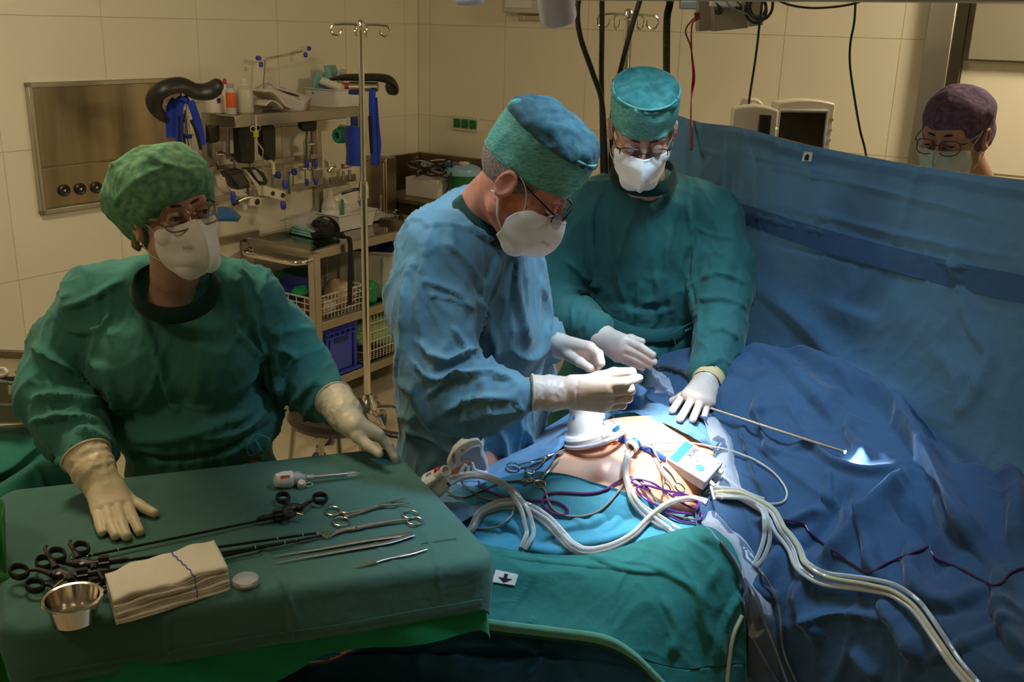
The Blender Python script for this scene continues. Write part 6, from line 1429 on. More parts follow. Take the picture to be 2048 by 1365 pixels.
# generic tubes that lie on whatever is beneath them
def lay(name, label, pts, r, m, cat='tube', lift=None, n=8, par=None, sub=7):
    out = []
    pts = catmull([(q[0], q[1], q[2] if len(q) > 2 else .0035) for q in pts], 5) if len(pts) > 2 else pts
    for q in pts:
        x, y = q[:2]; e = q[2] if q[2] < -.005 or q[2] > 0 else 0
        h = ON(x, y, (r if lift is None else lift)); h = h if h is not None else P(x, y, 1.95)
        if e: dd = unit(cC-h); h = h+dd*e
        out.append(h)
    out = np.array(out)
    if len(out) > 6: out[1:-1] = .25*out[:-2]+.5*out[1:-1]+.25*out[2:]
    b = MB().tube(catmull(out, 2), r, n).build(name, m, par)
    if par is None: tag(b, label, cat)
    return b
M_purple = mat('purple_cord_skin', (.10, .018, .17), .35); M_gcord = mat('grey_cord_skin', (.20, .19, .18), .4)
M_bluetape = mat('blue_marker_tape', (.03, .09, .42), .5)
o = lay('blue_tape', 'flat blue strap running from the port under the control box', [(1238, 880), (1262, 888), (1300, 903), (1330, 920)], .007, M_bluetape, 'strap', .002)
lay('blue_tape', 'short pointed blue marking beside the navel', [(1242, 866), (1246, 878), (1244, 884)], .003, M_bluetape, 'strap', .002)
MBk = MB().ball(ON(1228, 886, -.001), 1, 16, (.013, .009, .004), pax); tag(MBk.build('navel_mark', mat('iodine_orange', (.50, .08, .015), .35)), 'small orange iodine blot at the navel', 'stain')
# white tube funnel
fc = ON(1258, 908, .022); fa = unit(ON(1278, 893, .030)-fc)
t = thing('tube_port', 'white round tube funnel with bundled clear tubes on the belly', 'tube port', fc)
MB().lathe([(.0085, .0), (.0155, -.002), (.0165, .002), (.0160, .010), (.0120, .012), (.0115, .028), (.009, .034), (0, .034)], fc, fa, 32).build('funnel', M_portw, t)
MB().lathe([(.0118, .013), (.0125, .014), (.0125, .020), (.0118, .021)], fc, fa, 28).build('band', M_blueprint, t)
def bundle(name, label, pts, offs, r, m, cat='tube', lift0=.008, group=None):
    """parallel tubes side by side, offsets across the run"""
    base = []
    for q in catmull([(q[0], q[1], q[2] if len(q) > 2 else .002) for q in pts], 4):
        h = ON(q[0], q[1], lift0); h = h if h is not None else P(q[0], q[1], 1.9)
        h = h+unit(cC-h)*(q[2] if q[2] < -.005 else max(q[2], 0))
        base.append(h)
    base = np.array(base); base[1:-1] = .25*base[:-2]+.5*base[1:-1]+.25*base[2:]; base[1:-1] = .25*base[:-2]+.5*base[1:-1]+.25*base[2:]; base = catmull(base, 2); T_ = np.gradient(base, axis=0); T_ = T_/(np.linalg.norm(T_, axis=1)[:, None]+1e-9)
    vd = cC-base; sd_ = np.cross(T_, vd); sd_ = sd_/(np.linalg.norm(sd_, axis=1)[:, None]+1e-9); ud = np.cross(sd_, T_)
    s_ = np.linspace(0, 1, len(base)); out = []
    for k, (a, b) in enumerate(offs):
        w1 = a+.25*r*math.cos(k)+r*.8*np.sin(s_*7+k*1.7); w2 = b+r*.5*np.cos(s_*6+k*2.3)
        o = MB().tube(base+sd_*w1[:, None]+ud*np.abs(w2)[:, None], r, 10).build(name, m[k % len(m)]); tag(o, label[k], cat, group); out.append(o)
    return out
M_tubeW = clear('milky_pvc_tube', (.52, .53, .50), .42, .15)
bundle('clear_tube', ['outer clear tube of the bundle rising to the white funnel', 'middle clear tube of the bundle rising to the white funnel', 'inner clear tube of the bundle rising to the white funnel'],
    [(1258, 910, .014), (1250, 930, .016), (1250, 960, .012), (1262, 990, .006), (1285, 1020, .004), (1310, 1040, .004), (1335, 1058, .002), (1355, 1068, -.02), (1380, 1080, -.04)], [(-.007, 0), (0, .003), (.007, 0)], .0042, [M_tubeW, M_tube, M_tubeW])
bundle('clear_tube', ['left clear tube looping down across the teal drape', 'middle clear tube looping down across the teal drape', 'right clear tube looping down across the teal drape', 'topmost clear tube looping down across the teal drape'],
    [(1410, 1010, -.01), (1380, 996, .010), (1350, 1000, .012), (1320, 1014, .010), (1290, 1046, .004), (1255, 1078, .004), (1215, 1098, .004), (1180, 1106, .004), (1150, 1096, .004), (1125, 1075, .003), (1095, 1045, .003), (1060, 1022, .003), (1020, 1010, .003), (985, 1018, .004), (960, 1034, .004), (945, 1058, .004), (938, 1066, .0)],
    [(-.008, 0), (-.001, .004), (.006, 0), (.002, .009)], .0040, [M_tube, M_tubeW, M_tube, M_tubeW])
bundle('clear_tube', ['lower thick clear tube arching from the suction handle', 'upper thick clear tube arching from the suction handle'],
    [(898, 968, .05), (920, 958, .055), (955, 956, .05), (995, 967, .04), (1025, 990, .03), (1045, 1020, .02), (1056, 1050, .012), (1058, 1075, .006), (1052, 1097, .002)], [(-.0055, 0), (.0045, 0)], .0052, [M_tubeW, M_tubeW])
lay('clear_tube', 'thin grey tube arching above the thick pair from the suction handle', [(895, 960, .055), (915, 950, .055), (950, 947, .05), (985, 953, .04), (1010, 966, .03)], .0026, M_tubeW)
bundle('clear_tube', ['upper clear tube sweeping off to the lower right corner', 'second clear tube sweeping off to the lower right corner', 'third clear tube sweeping off to the lower right corner', 'lowest clear tube sweeping off to the lower right corner'],
    [(1412, 990, -.03), (1432, 990, .004), (1450, 990, .012), (1475, 993, .012), (1510, 1008, .012), (1545, 1030, .012), (1570, 1068, .010), (1590, 1110, .008), (1615, 1145, .006), (1655, 1162, .006), (1700, 1170, .006), (1760, 1180, .006), (1815, 1205, .006), (1850, 1238, .006), (1890, 1290, .006), (1935, 1345, .006), (1990, 1400, .006)],
    [(-.011, 0), (-.003, .005), (.005, 0), (.012, .003)], .0045, [M_tubeW, mat('yellowish_tube', (.50, .44, .26), .25), M_tube, mat('grey_tube', (.46, .46, .42), .25)], lift0=.012)
bundle('clear_tube', ['outer clear tube dropping beside the plastic film', 'inner clear tube dropping beside the plastic film'],
    [(1412, 992, -.03), (1435, 995, .006), (1480, 1000, .02), (1515, 1015, .02), (1533, 1045, .02), (1538, 1080, .015), (1530, 1115, .012), (1518, 1140, .010)], [(-.004, 0), (.004, 0)], .0046, [M_tubeW, M_tube], lift0=.01)
lay('clear_tube', 'thin clear line sweeping from the funnel in a wide loop to the right', [(1262, 898, .02), (1300, 890, .03), (1350, 886, .04), (1400, 890, .03), (1460, 903, .015), (1510, 922, .01), (1548, 948, .008), (1572, 980, .006), (1570, 1003, .006), (1545, 1010, .006), (1500, 1003, .008), (1450, 985, .012), (1425, 962, .02)], .0024, clear('yellowish_line', (.66, .62, .50), .45, .2))
lay('clear_tube', 'second thin line from the control box over the plastic film', [(1432, 945, .02), (1455, 962, .012), (1490, 985, .008), (1530, 1000, .006)], .0030, clear('yellowish_line', (.66, .62, .50), .45, .2))
lay('grey_tube', 'grey tube curling out from the drape at the upper right of the film', [(1440, 1000, .012), (1470, 990, .014), (1500, 995, .012), (1530, 1010, .010)], .0045, mat('grey_tube', (.46, .46, .42), .25))
# purple and grey cords
lay('purple_cable', 'purple cord running from the white handle across the teal drape', [(958, 965, .012), (963, 978, .004), (990, 990), (1025, 998), (1060, 1002), (1090, 1002), (1118, 1006), (1136, 1020), (1128, 1030), (1105, 1026), (1088, 1012), (1086, 998), (1095, 989), (1120, 986), (1165, 988), (1200, 984), (1230, 968), (1255, 956, .01), (1275, 962, .014), (1300, 982, .016)], .0026, M_purple, 'cord')
lay('purple_cable', 'purple cord coiled in wide loops below the control box', [(1300, 982, .018), (1265, 968, .02), (1268, 960, .02), (1300, 965, .022), (1335, 988, .02), (1365, 1008, .016), (1392, 1018, .014), (1396, 1005, .018), (1370, 990, .022), (1330, 982, .022), (1292, 972, .022), (1272, 980, .022), (1300, 1005, .018), (1350, 1025, .012), (1385, 1028, .012), (1394, 1012, .016), (1380, 996, .02), (1345, 990, .022)], .0026, M_purple, 'cord')
lay('purple_cable', 'purple cord end slipping under the coiled loops to the film', [(1275, 985, .012), (1310, 1010, .01), (1350, 1040, .008), (1385, 1048, .008), (1402, 1035, .008), (1398, 1025, .008)], .0026, M_purple, 'cord')
lay('purple_cable', 'long dark purple cord wandering over the blue drape to the right edge', [(1465, 995, .016), (1500, 998, .012), (1525, 1014, .008), (1545, 1036, .005), (1590, 1043), (1608, 1048), (1622, 1070), (1650, 1090), (1690, 1118), (1735, 1146), (1770, 1130), (1810, 1114), (1845, 1100), (1854, 1096), (1870, 1116), (1920, 1138), (1975, 1168), (1998, 1170), (2020, 1148), (2060, 1136), (2120, 1136)], .0022, mat('dark_purple_skin', (.07, .010, .055), .35), 'cord')
lay('grey_cable', 'thin grey cord looping from the clamp ring around the clear tubes', [(905, 960, .04), (920, 962, .03), (930, 975, .02), (960, 994, .012), (985, 1000, .012), (1012, 1000, .014), (1028, 1012, .016), (1022, 1035, .012), (1000, 1052, .008), (970, 1059, .004), (935, 1056), (915, 1060)], .0024, M_gcord, 'cord')
lay('grey_cable', 'pale lilac-grey cord arching past the two clamps', [(893, 985, .02), (925, 998, .004), (970, 980), (1000, 968), (1035, 962), (1070, 963), (1090, 980), (1098, 1005), (1115, 1025), (1150, 1034), (1190, 1026), (1215, 1008), (1235, 985), (1250, 965, .006), (1262, 958, .012), (1285, 966, .014), (1300, 985, .014), (1312, 1004, .01)], .0025, M_gcord, 'cord')
lay('grey_cable', 'grey-brown cord crossing the green drape top to the film', [(1300, 1000, .01), (1330, 1025, .006), (1370, 1038, .006), (1420, 1046, .006), (1450, 1062, .008), (1470, 1085, .012), (1485, 1120, .02), (1500, 1170, .03), (1522, 1230, .03), (1548, 1290, .03), (1575, 1365, .03)], .0026, mat('olive_cord_skin', (.14, .13, .09), .4), 'cord')
lay('grey_cable', 'grey cord splitting from the tubes down to the bottom edge', [(1518, 1138, .012), (1535, 1165, .012), (1553, 1200, .012), (1562, 1235, .012), (1565, 1290, .012), (1580, 1335, .012), (1600, 1375, .012)], .0026, mat('olive_cord_skin', (.14, .13, .09), .4), 'cord')
lay('grey_cable', 'dark grey cord hugging the fold beside the green drape', [(1440, 1085, .006), (1465, 1120, .006), (1482, 1160, .008), (1490, 1210, .01), (1500, 1260, .012), (1530, 1320, .015), (1560, 1370, .015)], .0030, mat('dark_grey_skin', (.07, .07, .07), .3), 'cord')
lay('yellow_tube', 'olive tube bundle sinking behind the green drape edge', [(1482, 1230, .004), (1464, 1270, .004), (1456, 1320, .004), (1450, 1380, .004)], .0045, mat('yellowish_tube', (.50, .44, .26), .25), 'tube')
# clear plastic film sleeve
def film(name, label, rows, nu, nv, seed):
    v, f = sheet([[ON(x, y, l) if ON(x, y, l) is not None else P(x, y, 1.9) for x, y, l in r] for r in rows], nu, nv)
    n = vnormals(v, f); v = v+n*((creases(v, seed, 14)-.3)*.003+.004)[:, None]
    o = mesh_obj(name, v, f, M_film); tag(o, label, 'film')
film('plastic_film', 'clear plastic film sleeve gleaming along the right side of the belly', [[(1408, 838, .006), (1425, 834, .01), (1442, 842, .006)], [(1418, 880, .008), (1440, 870, .02), (1462, 880, .008)], [(1425, 920, .01), (1448, 915, .025), (1474, 925, .01)], [(1415, 965, .012), (1445, 970, .03), (1486, 975, .01)], [(1400, 992, .012), (1440, 998, .025), (1490, 1002, .01)]], 50, 26, 21)
film('plastic_film', 'clear plastic film strip falling over the edge of the green drape', [[(1385, 1030, .012), (1415, 1028, .02), (1440, 1042, .012)], [(1420, 1070, .014), (1450, 1068, .03), (1490, 1080, .012)], [(1465, 1120, .014), (1495, 1120, .03), (1525, 1130, .012)], [(1480, 1200, .012), (1515, 1200, .03), (1550, 1210, .012)], [(1490, 1290, .012), (1520, 1290, .03), (1560, 1290, .012)], [(1490, 1400, .012), (1520, 1400, .03), (1565, 1400, .012)]], 70, 26, 23)
# towel clamps
def clampset(label, rings, tip, mid, e=.006):
    t = thing('towel_clamp', label, 'clamp', ON(*mid, 0))
    q = lambda x, y, l=e: ON(x, y, l)
    for (cx, cy, rx, ry, rot) in rings:
        c, s_ = math.cos(rot), math.sin(rot)
        MB().tube([q(cx+rx*math.cos(a)*c-ry*math.sin(a)*s_, cy+rx*math.cos(a)*s_+ry*math.sin(a)*c) for a in np.linspace(0, 2*PI, 19)[:-1]], .0020, 8, closed=True).build('finger_ring', M_instr, t)
    for k, (cx, cy, rx, ry, rot) in enumerate(rings):
        s0 = np.array([cx, cy])+unit(np.array(mid)-np.array([cx, cy]))[:2]*rx*.9; s0 = [cx+(mid[0]-cx)*rx*.9/math.hypot(mid[0]-cx, mid[1]-cy), cy+(mid[1]-cy)*rx*.9/math.hypot(mid[0]-cx, mid[1]-cy)]
        MB().tube(catmull([q(*s0), q((s0[0]+mid[0])/2+(2 if k else -1), (s0[1]+mid[1])/2), q(*mid, e+.003), q(*tip[k], e)], 4), [.0018, .0024, .0030, .0012], 8).build('arm', M_instr, t)
    MB().ball(q(*mid, e+.005), .0035, 10).build('joint', M_instr, t)
clampset('steel clamp pinching the pale drape left of the belly, upper one', [(1030, 937, 14, 6, .1), (1062, 944, 9, 3.5, .15)], [(1136, 901), (1130, 908)], (1095, 918))
clampset('steel clamp with rings hanging on the teal drape edge, lower left', [(1058, 963, 12, 3.5, .05), (1082, 971, 11, 6.5, .2)], [(1116, 925), (1120, 923)], (1092, 948))
clampset('long steel clamp between tubes and the control box', [(1323, 980, 10, 6, .9), (1349, 979, 11, 6, .6)], [(1292, 896), (1296, 897)], (1315, 938), .02)
# white handpiece with grey grip
hY = 2.20
def hp_(x, y, d=0): return P(x, y, hY+d)
t = thing('stapler_handle', 'white pistol-shaped handpiece with grey grip standing on the drape', 'handpiece', hp_(955, 985))
MB().prism([hp_(x, y) for x, y in ((897, 940), (893, 928), (905, 902), (920, 888), (938, 880), (955, 877), (963, 881), (968, 892), (966, 905), (967, 912), (975, 930), (976, 955), (950, 952), (946, 925), (935, 925), (920, 935), (905, 943))], (0, .035, 0)).build('housing', M_cream, t, bevel=.005)
MB().prism([hp_(x, y, -.004) for x, y in ((921, 925), (922, 913), (930, 903), (945, 894), (960, 891), (962, 897), (963, 909), (970, 922), (974, 938), (968, 941), (953, 940), (948, 926), (937, 920))], (0, .043, 0)).build('grip', mat('lilac_grey_plastic', (.30, .29, .36), .45), t, bevel=.003)
MB().prism([hp_(x, y, -.006) for x, y in ((942, 925), (948, 926), (951, 938), (958, 941), (975, 945), (976, 954), (958, 953), (944, 951))], (0, .045, 0)).build('foot', M_white, t, bevel=.003)
MB().tube(catmull([hp_(x, y, .0) for x, y in ((932, 928), (922, 945), (912, 975), (910, 990), (916, 998), (926, 997), (930, 985), (934, 960), (938, 932))], 5), .0052, 8).build('trigger', M_white, t)
MB().prism([hp_(x, y, .008) for x, y in ((928, 935), (934, 940), (927, 985), (917, 992), (914, 985), (919, 958))], (0, .012, 0)).build('trigger_inset', mat('lilac_grey_plastic', (.30, .29, .36), .45), t)
MB().prism([hp_(x, y, -.008) for x, y in ((903, 912), (909, 906), (911, 922), (909, 930), (905, 922))], (0, .012, 0)).build('lever', mat('brown_lever', (.20, .16, .13), .4), t)
q = hp_(925, 901, -.003); text('lettering', 'E3', .0085, q, unit(hp_(936, 893)-hp_(915, 908)), unit(hp_(915, 893)-hp_(925, 905)), M_ink, t, ext=.0004)
MB().box(hp_(935, 894, -.002), (.012, .001, .0015), (unit(hp_(940, 890)-hp_(930, 897)), (0, 1, 0), np.cross(unit(hp_(940, 890)-hp_(930, 897)), (0, 1, 0)))).build('fine_print', M_greyink, t)
MB().lathe([(0, 0), (.014, .001), (.017, .010), (.012, .02), (0, .02)], hp_(958, 968, .0), (0, 1, .2), 20).build('base_disc', mat('milky_disc', (.42, .52, .48), .4), t)
# suction handle with red and blue buttons
t = thing('suction_handle', 'white suction handle with red and blue buttons beside the instrument table', 'suction handle', P(872, 1000, 2.06))
kY = 2.04
g = lambda x, y, d=0: P(x, y, kY+d)
MB().prism([g(x, y) for x, y in ((838, 968), (846, 962), (872, 950), (880, 946), (890, 957), (899, 972), (898, 982), (890, 990), (880, 998), (862, 1010), (846, 1000))], (0, .045, 0)).build('handle_body', M_white, t, bevel=.008)
MB().prism([g(x, y, -.006) for x, y in ((843, 984), (846, 972), (874, 954), (879, 958), (852, 982))], (0, .01, 0)).build('side_plate', M_lgrey, t, bevel=.003)
MB().cyl(g(875, 955, .01), g(890, 944, -.02), .011, .010, 18).lathe([(.010, 0), (.0135, 0), (.0135, .006), (.010, .008), (.008, .0)], g(890, 944, -.02), unit(g(890, 944, -.02)-g(875, 955, .01)), 20).build('spout', M_cream, t)
for x, y, m_, r in ((879, 945, M_red, .0135), (861, 957, M_btnblue, .0125)):
    MB().ball(g(x, y, .02), r, 16).cyl(g(x, y, .02), g(x+2, y+10, .025), r*.6).build('button', m_, t)
for (x, y) in ((896, 968), (899, 972)): MB().ball(g(x, y, -.002), .003, 8).build('nozzle', M_black, t)
# endoscope and light cable
sc0, sc1 = ON(1465, 838, .012), ON(1693, 908, .010)
for _ in range(20):
    bad = False
    for s_ in np.linspace(0, 1, 30):
        q = sc0+(sc1-sc0)*s_; px_ = proj(q[None])[0][0]; h = ON(px_[0], px_[1], .005)
        if np.linalg.norm(h-cC) < np.linalg.norm(q-cC): bad = True
    if not bad: break
    sc0 = sc0+unit(cC-sc0)*.006; sc1 = sc1+unit(cC-sc1)*.003
t = thing('endoscope', 'thin steel endoscope rod lying on the blue drape with a glowing tip', 'endoscope', (sc0+sc1)/2)
dS = unit(sc1-sc0); sa = sc0-dS*.06
MB().cyl(sa, sc1, .0040, n=14).build('rod', M_instr, t)
MB().cyl(sc1, sc1+dS*.002, .0036, n=14).build('lit_tip', mat('glowing_tip', (.9, .95, 1), .2, emit=((.80, .90, 1.0), 60)), t)
spot('endoscope_light', tuple(sc1+dS*.004+EZ*.004), tuple(sc1+dS*.06-EZ*.004), 1.6, (.60, .78, 1.0), 110, .8, .004)
cbl = lay('light_cable', 'dark grey light cable curving behind the raised gloved hand', [(1180, 770, .03), (1235, 762, .05), (1270, 748, .045), (1300, 740, .03), (1325, 737, .02), (1345, 740, .014), (1362, 744, .012)], .0050, mat('dark_grey_skin', (.07, .07, .07), .3), 'cable')
tag(lay('cable_coupling', '', [(1352, 741, .014), (1366, 745, .012), (1378, 754, .010), (1383, 766, .008)], .0042, M_instr), 'steel coupling at the end of the grey light cable', 'coupling')
# label bag behind the hand
b0 = [ON(x, y, .02) for x, y in ((1262, 752), (1330, 752), (1340, 790), (1275, 790))]
v, f = sheet([[ON(x, y, l) for x, y, l in r] for r in ([(1258, 750, .006), (1280, 745, .03), (1310, 748, .03), (1338, 756, .006)], [(1260, 770, .01), (1285, 768, .04), (1315, 770, .035), (1345, 775, .006)], [(1265, 790, .004), (1285, 792, .01), (1320, 792, .01), (1350, 795, .004)])], 24, 30)
n = vnormals(v, f); v = v+n*((creases(v, 31, 18)-.4)*.006)[:, None]
ob = mesh_obj('clear_pouch', v, f, M_film); tag(ob, 'clear pouch with a white paper tag between the two assistants hands', 'pouch')
ob['label'] = 'clear pouch with a white paper tag behind the surgeon hand'
MB().prism([ON(x, y, .045) for x, y in ((1303, 748), (1321, 752), (1310, 782), (1293, 777))], (0, 0, .001)).build('paper_tag', M_paper, ob)
m = MB()
for k in range(3): a = ON(1302+4*k, 763, .047); b = ON(1298+4*k, 775, .047); m.tube([a, b], .0006, 4)
m.build('tag_print', M_greyink, ob)
MB().prism([ON(x, y, .047) for x, y in ((1308, 752), (1316, 754), (1315, 757), (1307, 755))], (0, 0, .001)).build('tag_mark', M_ink, ob)
# ================================================================== people
def frame_(f, lean, side=0.0):
    """head or torso axes: f facing direction (level), lean forward tilt, side tilt"""
    f = unit((f[0], f[1], 0)); s_ = np.cross(f, EZ); Z = unit(EZ+f*math.tan(lean)+s_*math.tan(side)); Y = unit(f-Z*(f@Z)); return np.cross(Y, Z), Y, Z
def blobs(S, L, items, k=.02, sc=1.0, ax=None):
    for it in items:
        if it[0] == 'e': S.ell(L(*it[1]), [a*sc for a in it[2]], ax, it[3] if len(it) > 3 else k, it[4] if len(it) > 4 else 'add')
        else: S.cone(L(*it[1]), L(*it[2]), it[3]*sc, it[4]*sc, it[5] if len(it) > 5 else k, it[6] if len(it) > 6 else 'add')
def head_mesh(c, A, neck, sc=1.0, down=.3, nr=.056):
    X, Y, Z = A; L = lambda x, y, z: c+(X*x+Y*y+Z*z)*sc
    pts = np.array([L(0, 0, 0), neck]); lo = pts.min(0)-.16; hi = pts.max(0)+.16; hi[2] = L(0, 0, 0)[2]+.17; lo[2] = min(neck[2]-.03, L(0, 0, -.15)[2]-.05)
    S = SDF(lo, hi, .0030)
    S.cone(L(0, -.02, -.03), neck, nr*sc, (nr+.004)*sc, .01)
    blobs(S, L, [('e', (0, -.012, .035), (.076, .097, .090), .01), ('e', (0, .028, -.040), (.057, .060, .078), .03), ('c', (-.022, .070, -.105), (.022, .070, -.105), .020, .020, .02),
        ('c', (-.052, .0, -.062), (-.020, .065, -.105), .022, .018, .025), ('c', (.052, .0, -.062), (.020, .065, -.105), .022, .018, .025), ('c', (-.040, .074, .030), (.040, .074, .030), .014, .014, .02),
        ('e', (-.040, .062, -.028), (.026, .026, .024), .02), ('e', (.040, .062, -.028), (.026, .026, .024), .02),
        ('e', (-.033, .100, .004), (.018, .014, .013), .014, 'sub'), ('e', (.033, .100, .004), (.018, .014, .013), .014, 'sub'),
        ('c', (0, .088, .016), (0, .112, -.034), .0075, .0115, .010), ('c', (-.012, .100, -.038), (.012, .100, -.038), .008, .008, .008), ('e', (0, .090, -.070), (.024, .012, .012), .010),
        ('e', (-.033, .083, .004+.004*down), (.0150, .0125, .0135), .003), ('e', (.033, .083, .004+.004*down), (.0150, .0125, .0135), .003),
        ('e', (-.0795, -.012, -.004), (.0085, .021, .033), .005), ('e', (.0795, -.012, -.004), (.0085, .021, .033), .005),
        ('e', (-.0900, -.008, .001), (.0080, .012, .022), .004, 'sub'), ('e', (.0900, -.008, .001), (.0080, .012, .022), .004, 'sub')], ax=A, sc=sc)
    for s_ in (-1, 1):
        an = [(-.012+.0165*math.cos(a), -.003+.027*math.sin(a)+.004*math.cos(a)) for a in np.linspace(-2.0, 3.4, 12)]
        S.chain([L(s_*(.0845+.003*(z > 0)), y, z) for y, z in an], [.0036*sc]*12, .003)
        S.cone(L(s_*.084, .002, .002), L(s_*.083, .004, -.010), .004*sc, .004*sc, .004)
        S.ell(L(s_*.0885, -.006, -.002), (.0075*sc, .0085*sc, .0125*sc), A, .003, 'sub')
    v, f = S.mesh(); return relax(v, f, 1, .4), f, L
def push(v, hv, hf, gap=.003):
    t_ = BVHTree.FromPolygons([Vector(a) for a in hv], [tuple(int(i) for i in q) for q in hf]); v = v.copy()
    for i in range(len(v)):
        l, n, _, d = t_.find_nearest(Vector(v[i]), .03)
        if l is not None:
            s_ = (v[i]-np.array(l))@np.array(n)
            if s_ < gap: v[i] = np.array(l)+np.array(n)*gap
    return v
def join(parts):
    V, F, o = [], [], 0
    for v, f in parts: V.append(v); F.append(f+o); o += len(v)
    return np.vstack(V), np.vstack(F)
def limb_body(J, h=.013):
    """a plain continuous body under the clothes: J holds world joints"""
    allp = np.array([p for k in J for p in J[k]]); S = SDF(allp.min(0)-.16, allp.max(0)+.16, h)
    for k, pts in J.items():
        rr = {'spine': [.09, .085, .070, .052], 'arm': [.035, .032, .020, .016], 'leg': [.065, .050, .040, .03]}[k.split('_')[0]]
        S.chain(pts, rr[:len(pts)], .04)
    v, f = S.mesh(); return relax(v, f, 2), f
def face_bits(par, L, A, sc, brow=M_brow, gaze=(0, 0), lid=.3, lash=True, lidm=M_skin):
    X, Y, Z = A
    for s_ in (-1, 1):
        e = L(.033*s_, .0835, .0035); g = unit(Y+X*gaze[0]+Z*gaze[1])
        o = MB().ball(e, .0128*sc, 20).build('eye', M_eye, par)
        MB().lathe([(0, .0132*sc), (.0055*sc, .0124*sc), (.0062*sc, .0112*sc)], e, g, 16).build('iris', M_iris, o)
        MB().lathe([(0, .0135*sc), (.0024*sc, .0132*sc)], e, g, 10).build('pupil', M_black, o)
        m = MB()
        for k, z0 in ((1, .0045-.010*lid), (-1, -.0055)):
            R = []
            for i in range(7):
                a = (i/6)*1.35
                zz = z0+(.0142 if k > 0 else -.0142)*math.sin(a)*.9; yy = math.cos(a)
                R.append([e+X*(.0145*math.sin(t_))*sc+Z*(zz-(abs(math.sin(t_))**2)*(z0*.9))*sc+Y*(.0140*yy*math.cos(t_)**.7)*sc for t_ in np.linspace(-1.02, 1.02, 11)])
            R = np.array(R).reshape(-1, 3); m.add(R, [tuple(q) for q in grid_faces(7, 11)])
        m.build('eyelid', lidm, par)
        if lash: MB().tube([e+X*(.0145*math.sin(t_))*sc+Z*((.0045-.010*lid)*(1-math.sin(t_)**2*.9))*sc+Y*(.0152*max(math.cos(t_), .1)**.7)*sc for t_ in np.linspace(-1.0, 1.0, 9)], .0011*sc, 5).build('eyelashes', M_brow, par)
        bw = [L(s_*x, y, z) for x, y, z in ((.012, .0925, .0265), (.024, .0915, .0295), (.038, .0855, .030), (.050, .075, .0255))]
        MB().tube(catmull(bw, 4), [.0022*sc, .0034*sc, .0027*sc, .0010*sc], 8, flat=(1, .5), up=Y).build('eyebrow', brow, par)
def mask_(par, L, A, sc, m, H=None, label=None, wid=1.0, dz=0., tip=1.0, print_=True):
    X, Y, Z = A; R = []
    prof = [(.056, .058, -.020, .030, .095, -.012, .0, .119, -.006), (.066, .040, -.036, .040, .103, -.034, .0, .140*tip, -.032), (.067, .030, -.060, .040, .099, -.064, 0, .146*tip, -.068), (.062, .034, -.084, .041, .095, -.094, 0, .126*tip, -.104), (.042, .032, -.108, .026, .066, -.122, 0, .086, -.128)]
    root = None
    for s_ in (-1, 1):
        rows = [[L(s_*p[0]*wid, p[1], p[2]+dz), L(s_*(p[0]*.82+p[3]*.18)*wid, (p[1]*.55+p[4]*.45), (p[2]+p[5])/2+dz), L(s_*p[3]*wid, p[4], p[5]+dz), L(s_*p[3]*.45*wid, (p[4]+p[7])/2+.003, (p[5]+p[8])/2+dz), L(0, p[7], p[8]+dz)] for p in prof]
        v, f = sheet(rows, 40, 36); n = vnormals(v, f); n = n*np.sign((n@Y).sum() or 1)
        v = v+n*((creases(v, 3+s_, 22)-.5)*.0013)[:, None]
        if H is not None: v = push(v, *H, .0035)
        if s_ > 0: V2, F2 = join([(V1, F1), (v, f)])
        else: V1, F1 = v, f
    root = mesh_obj('face_mask', V2, F2, m, par); root.modifiers.new('s', 'SOLIDIFY').thickness = .0022
    if label: root['label'] = label
    for s_ in (-1, 1):
        for (p, q, w_) in (((.060*wid, .050, -.030), (.080, .004, .026), (.075, .03, .010)), ((.060*wid, .032, -.088), (.083, -.010, -.034), (.074, .012, -.066))):
            MB().tube(catmull([L(s_*p[0], p[1], p[2]+dz), L(s_*(w_[0]+.003), w_[1], w_[2]), L(s_*q[0], q[1], q[2]), L(s_*.077, q[1]-.018, q[2]-.002)], 5), .0022*sc, 6, flat=(1, .5)).build('ear_loop', M_elastic, root)
        eg = [L(s_*(p[0])*wid, p[1]+.002, p[2]+dz) for p in prof]; MB().tube(catmull(eg, 5), .0012, 6).build('welded_edge', m, root)
    MB().tube(catmull([L(s_*w_, y_, z_+dz) for s_, w_, y_, z_ in ((-1, .046, .078, -.018), (-1, .026, .100, -.014), (1, .0, .122, -.009), (1, .026, .100, -.014), (1, .046, .078, -.018))], 5), .0016, 6).build('nose_wire', m, root)
    if print_:
        s_ = print_; q = L(s_*.032*wid, .1165, -.060+dz); d = unit(L(s_*.044, .100, -.060)-L(s_*.014, .140, -.060))*s_
        text('lettering', 'FFP2', .0105*sc, q+unit(Y+X*s_*.6)*.0035, -d, Z-Y*.1, M_greyink, root, ext=.0002)
    return root
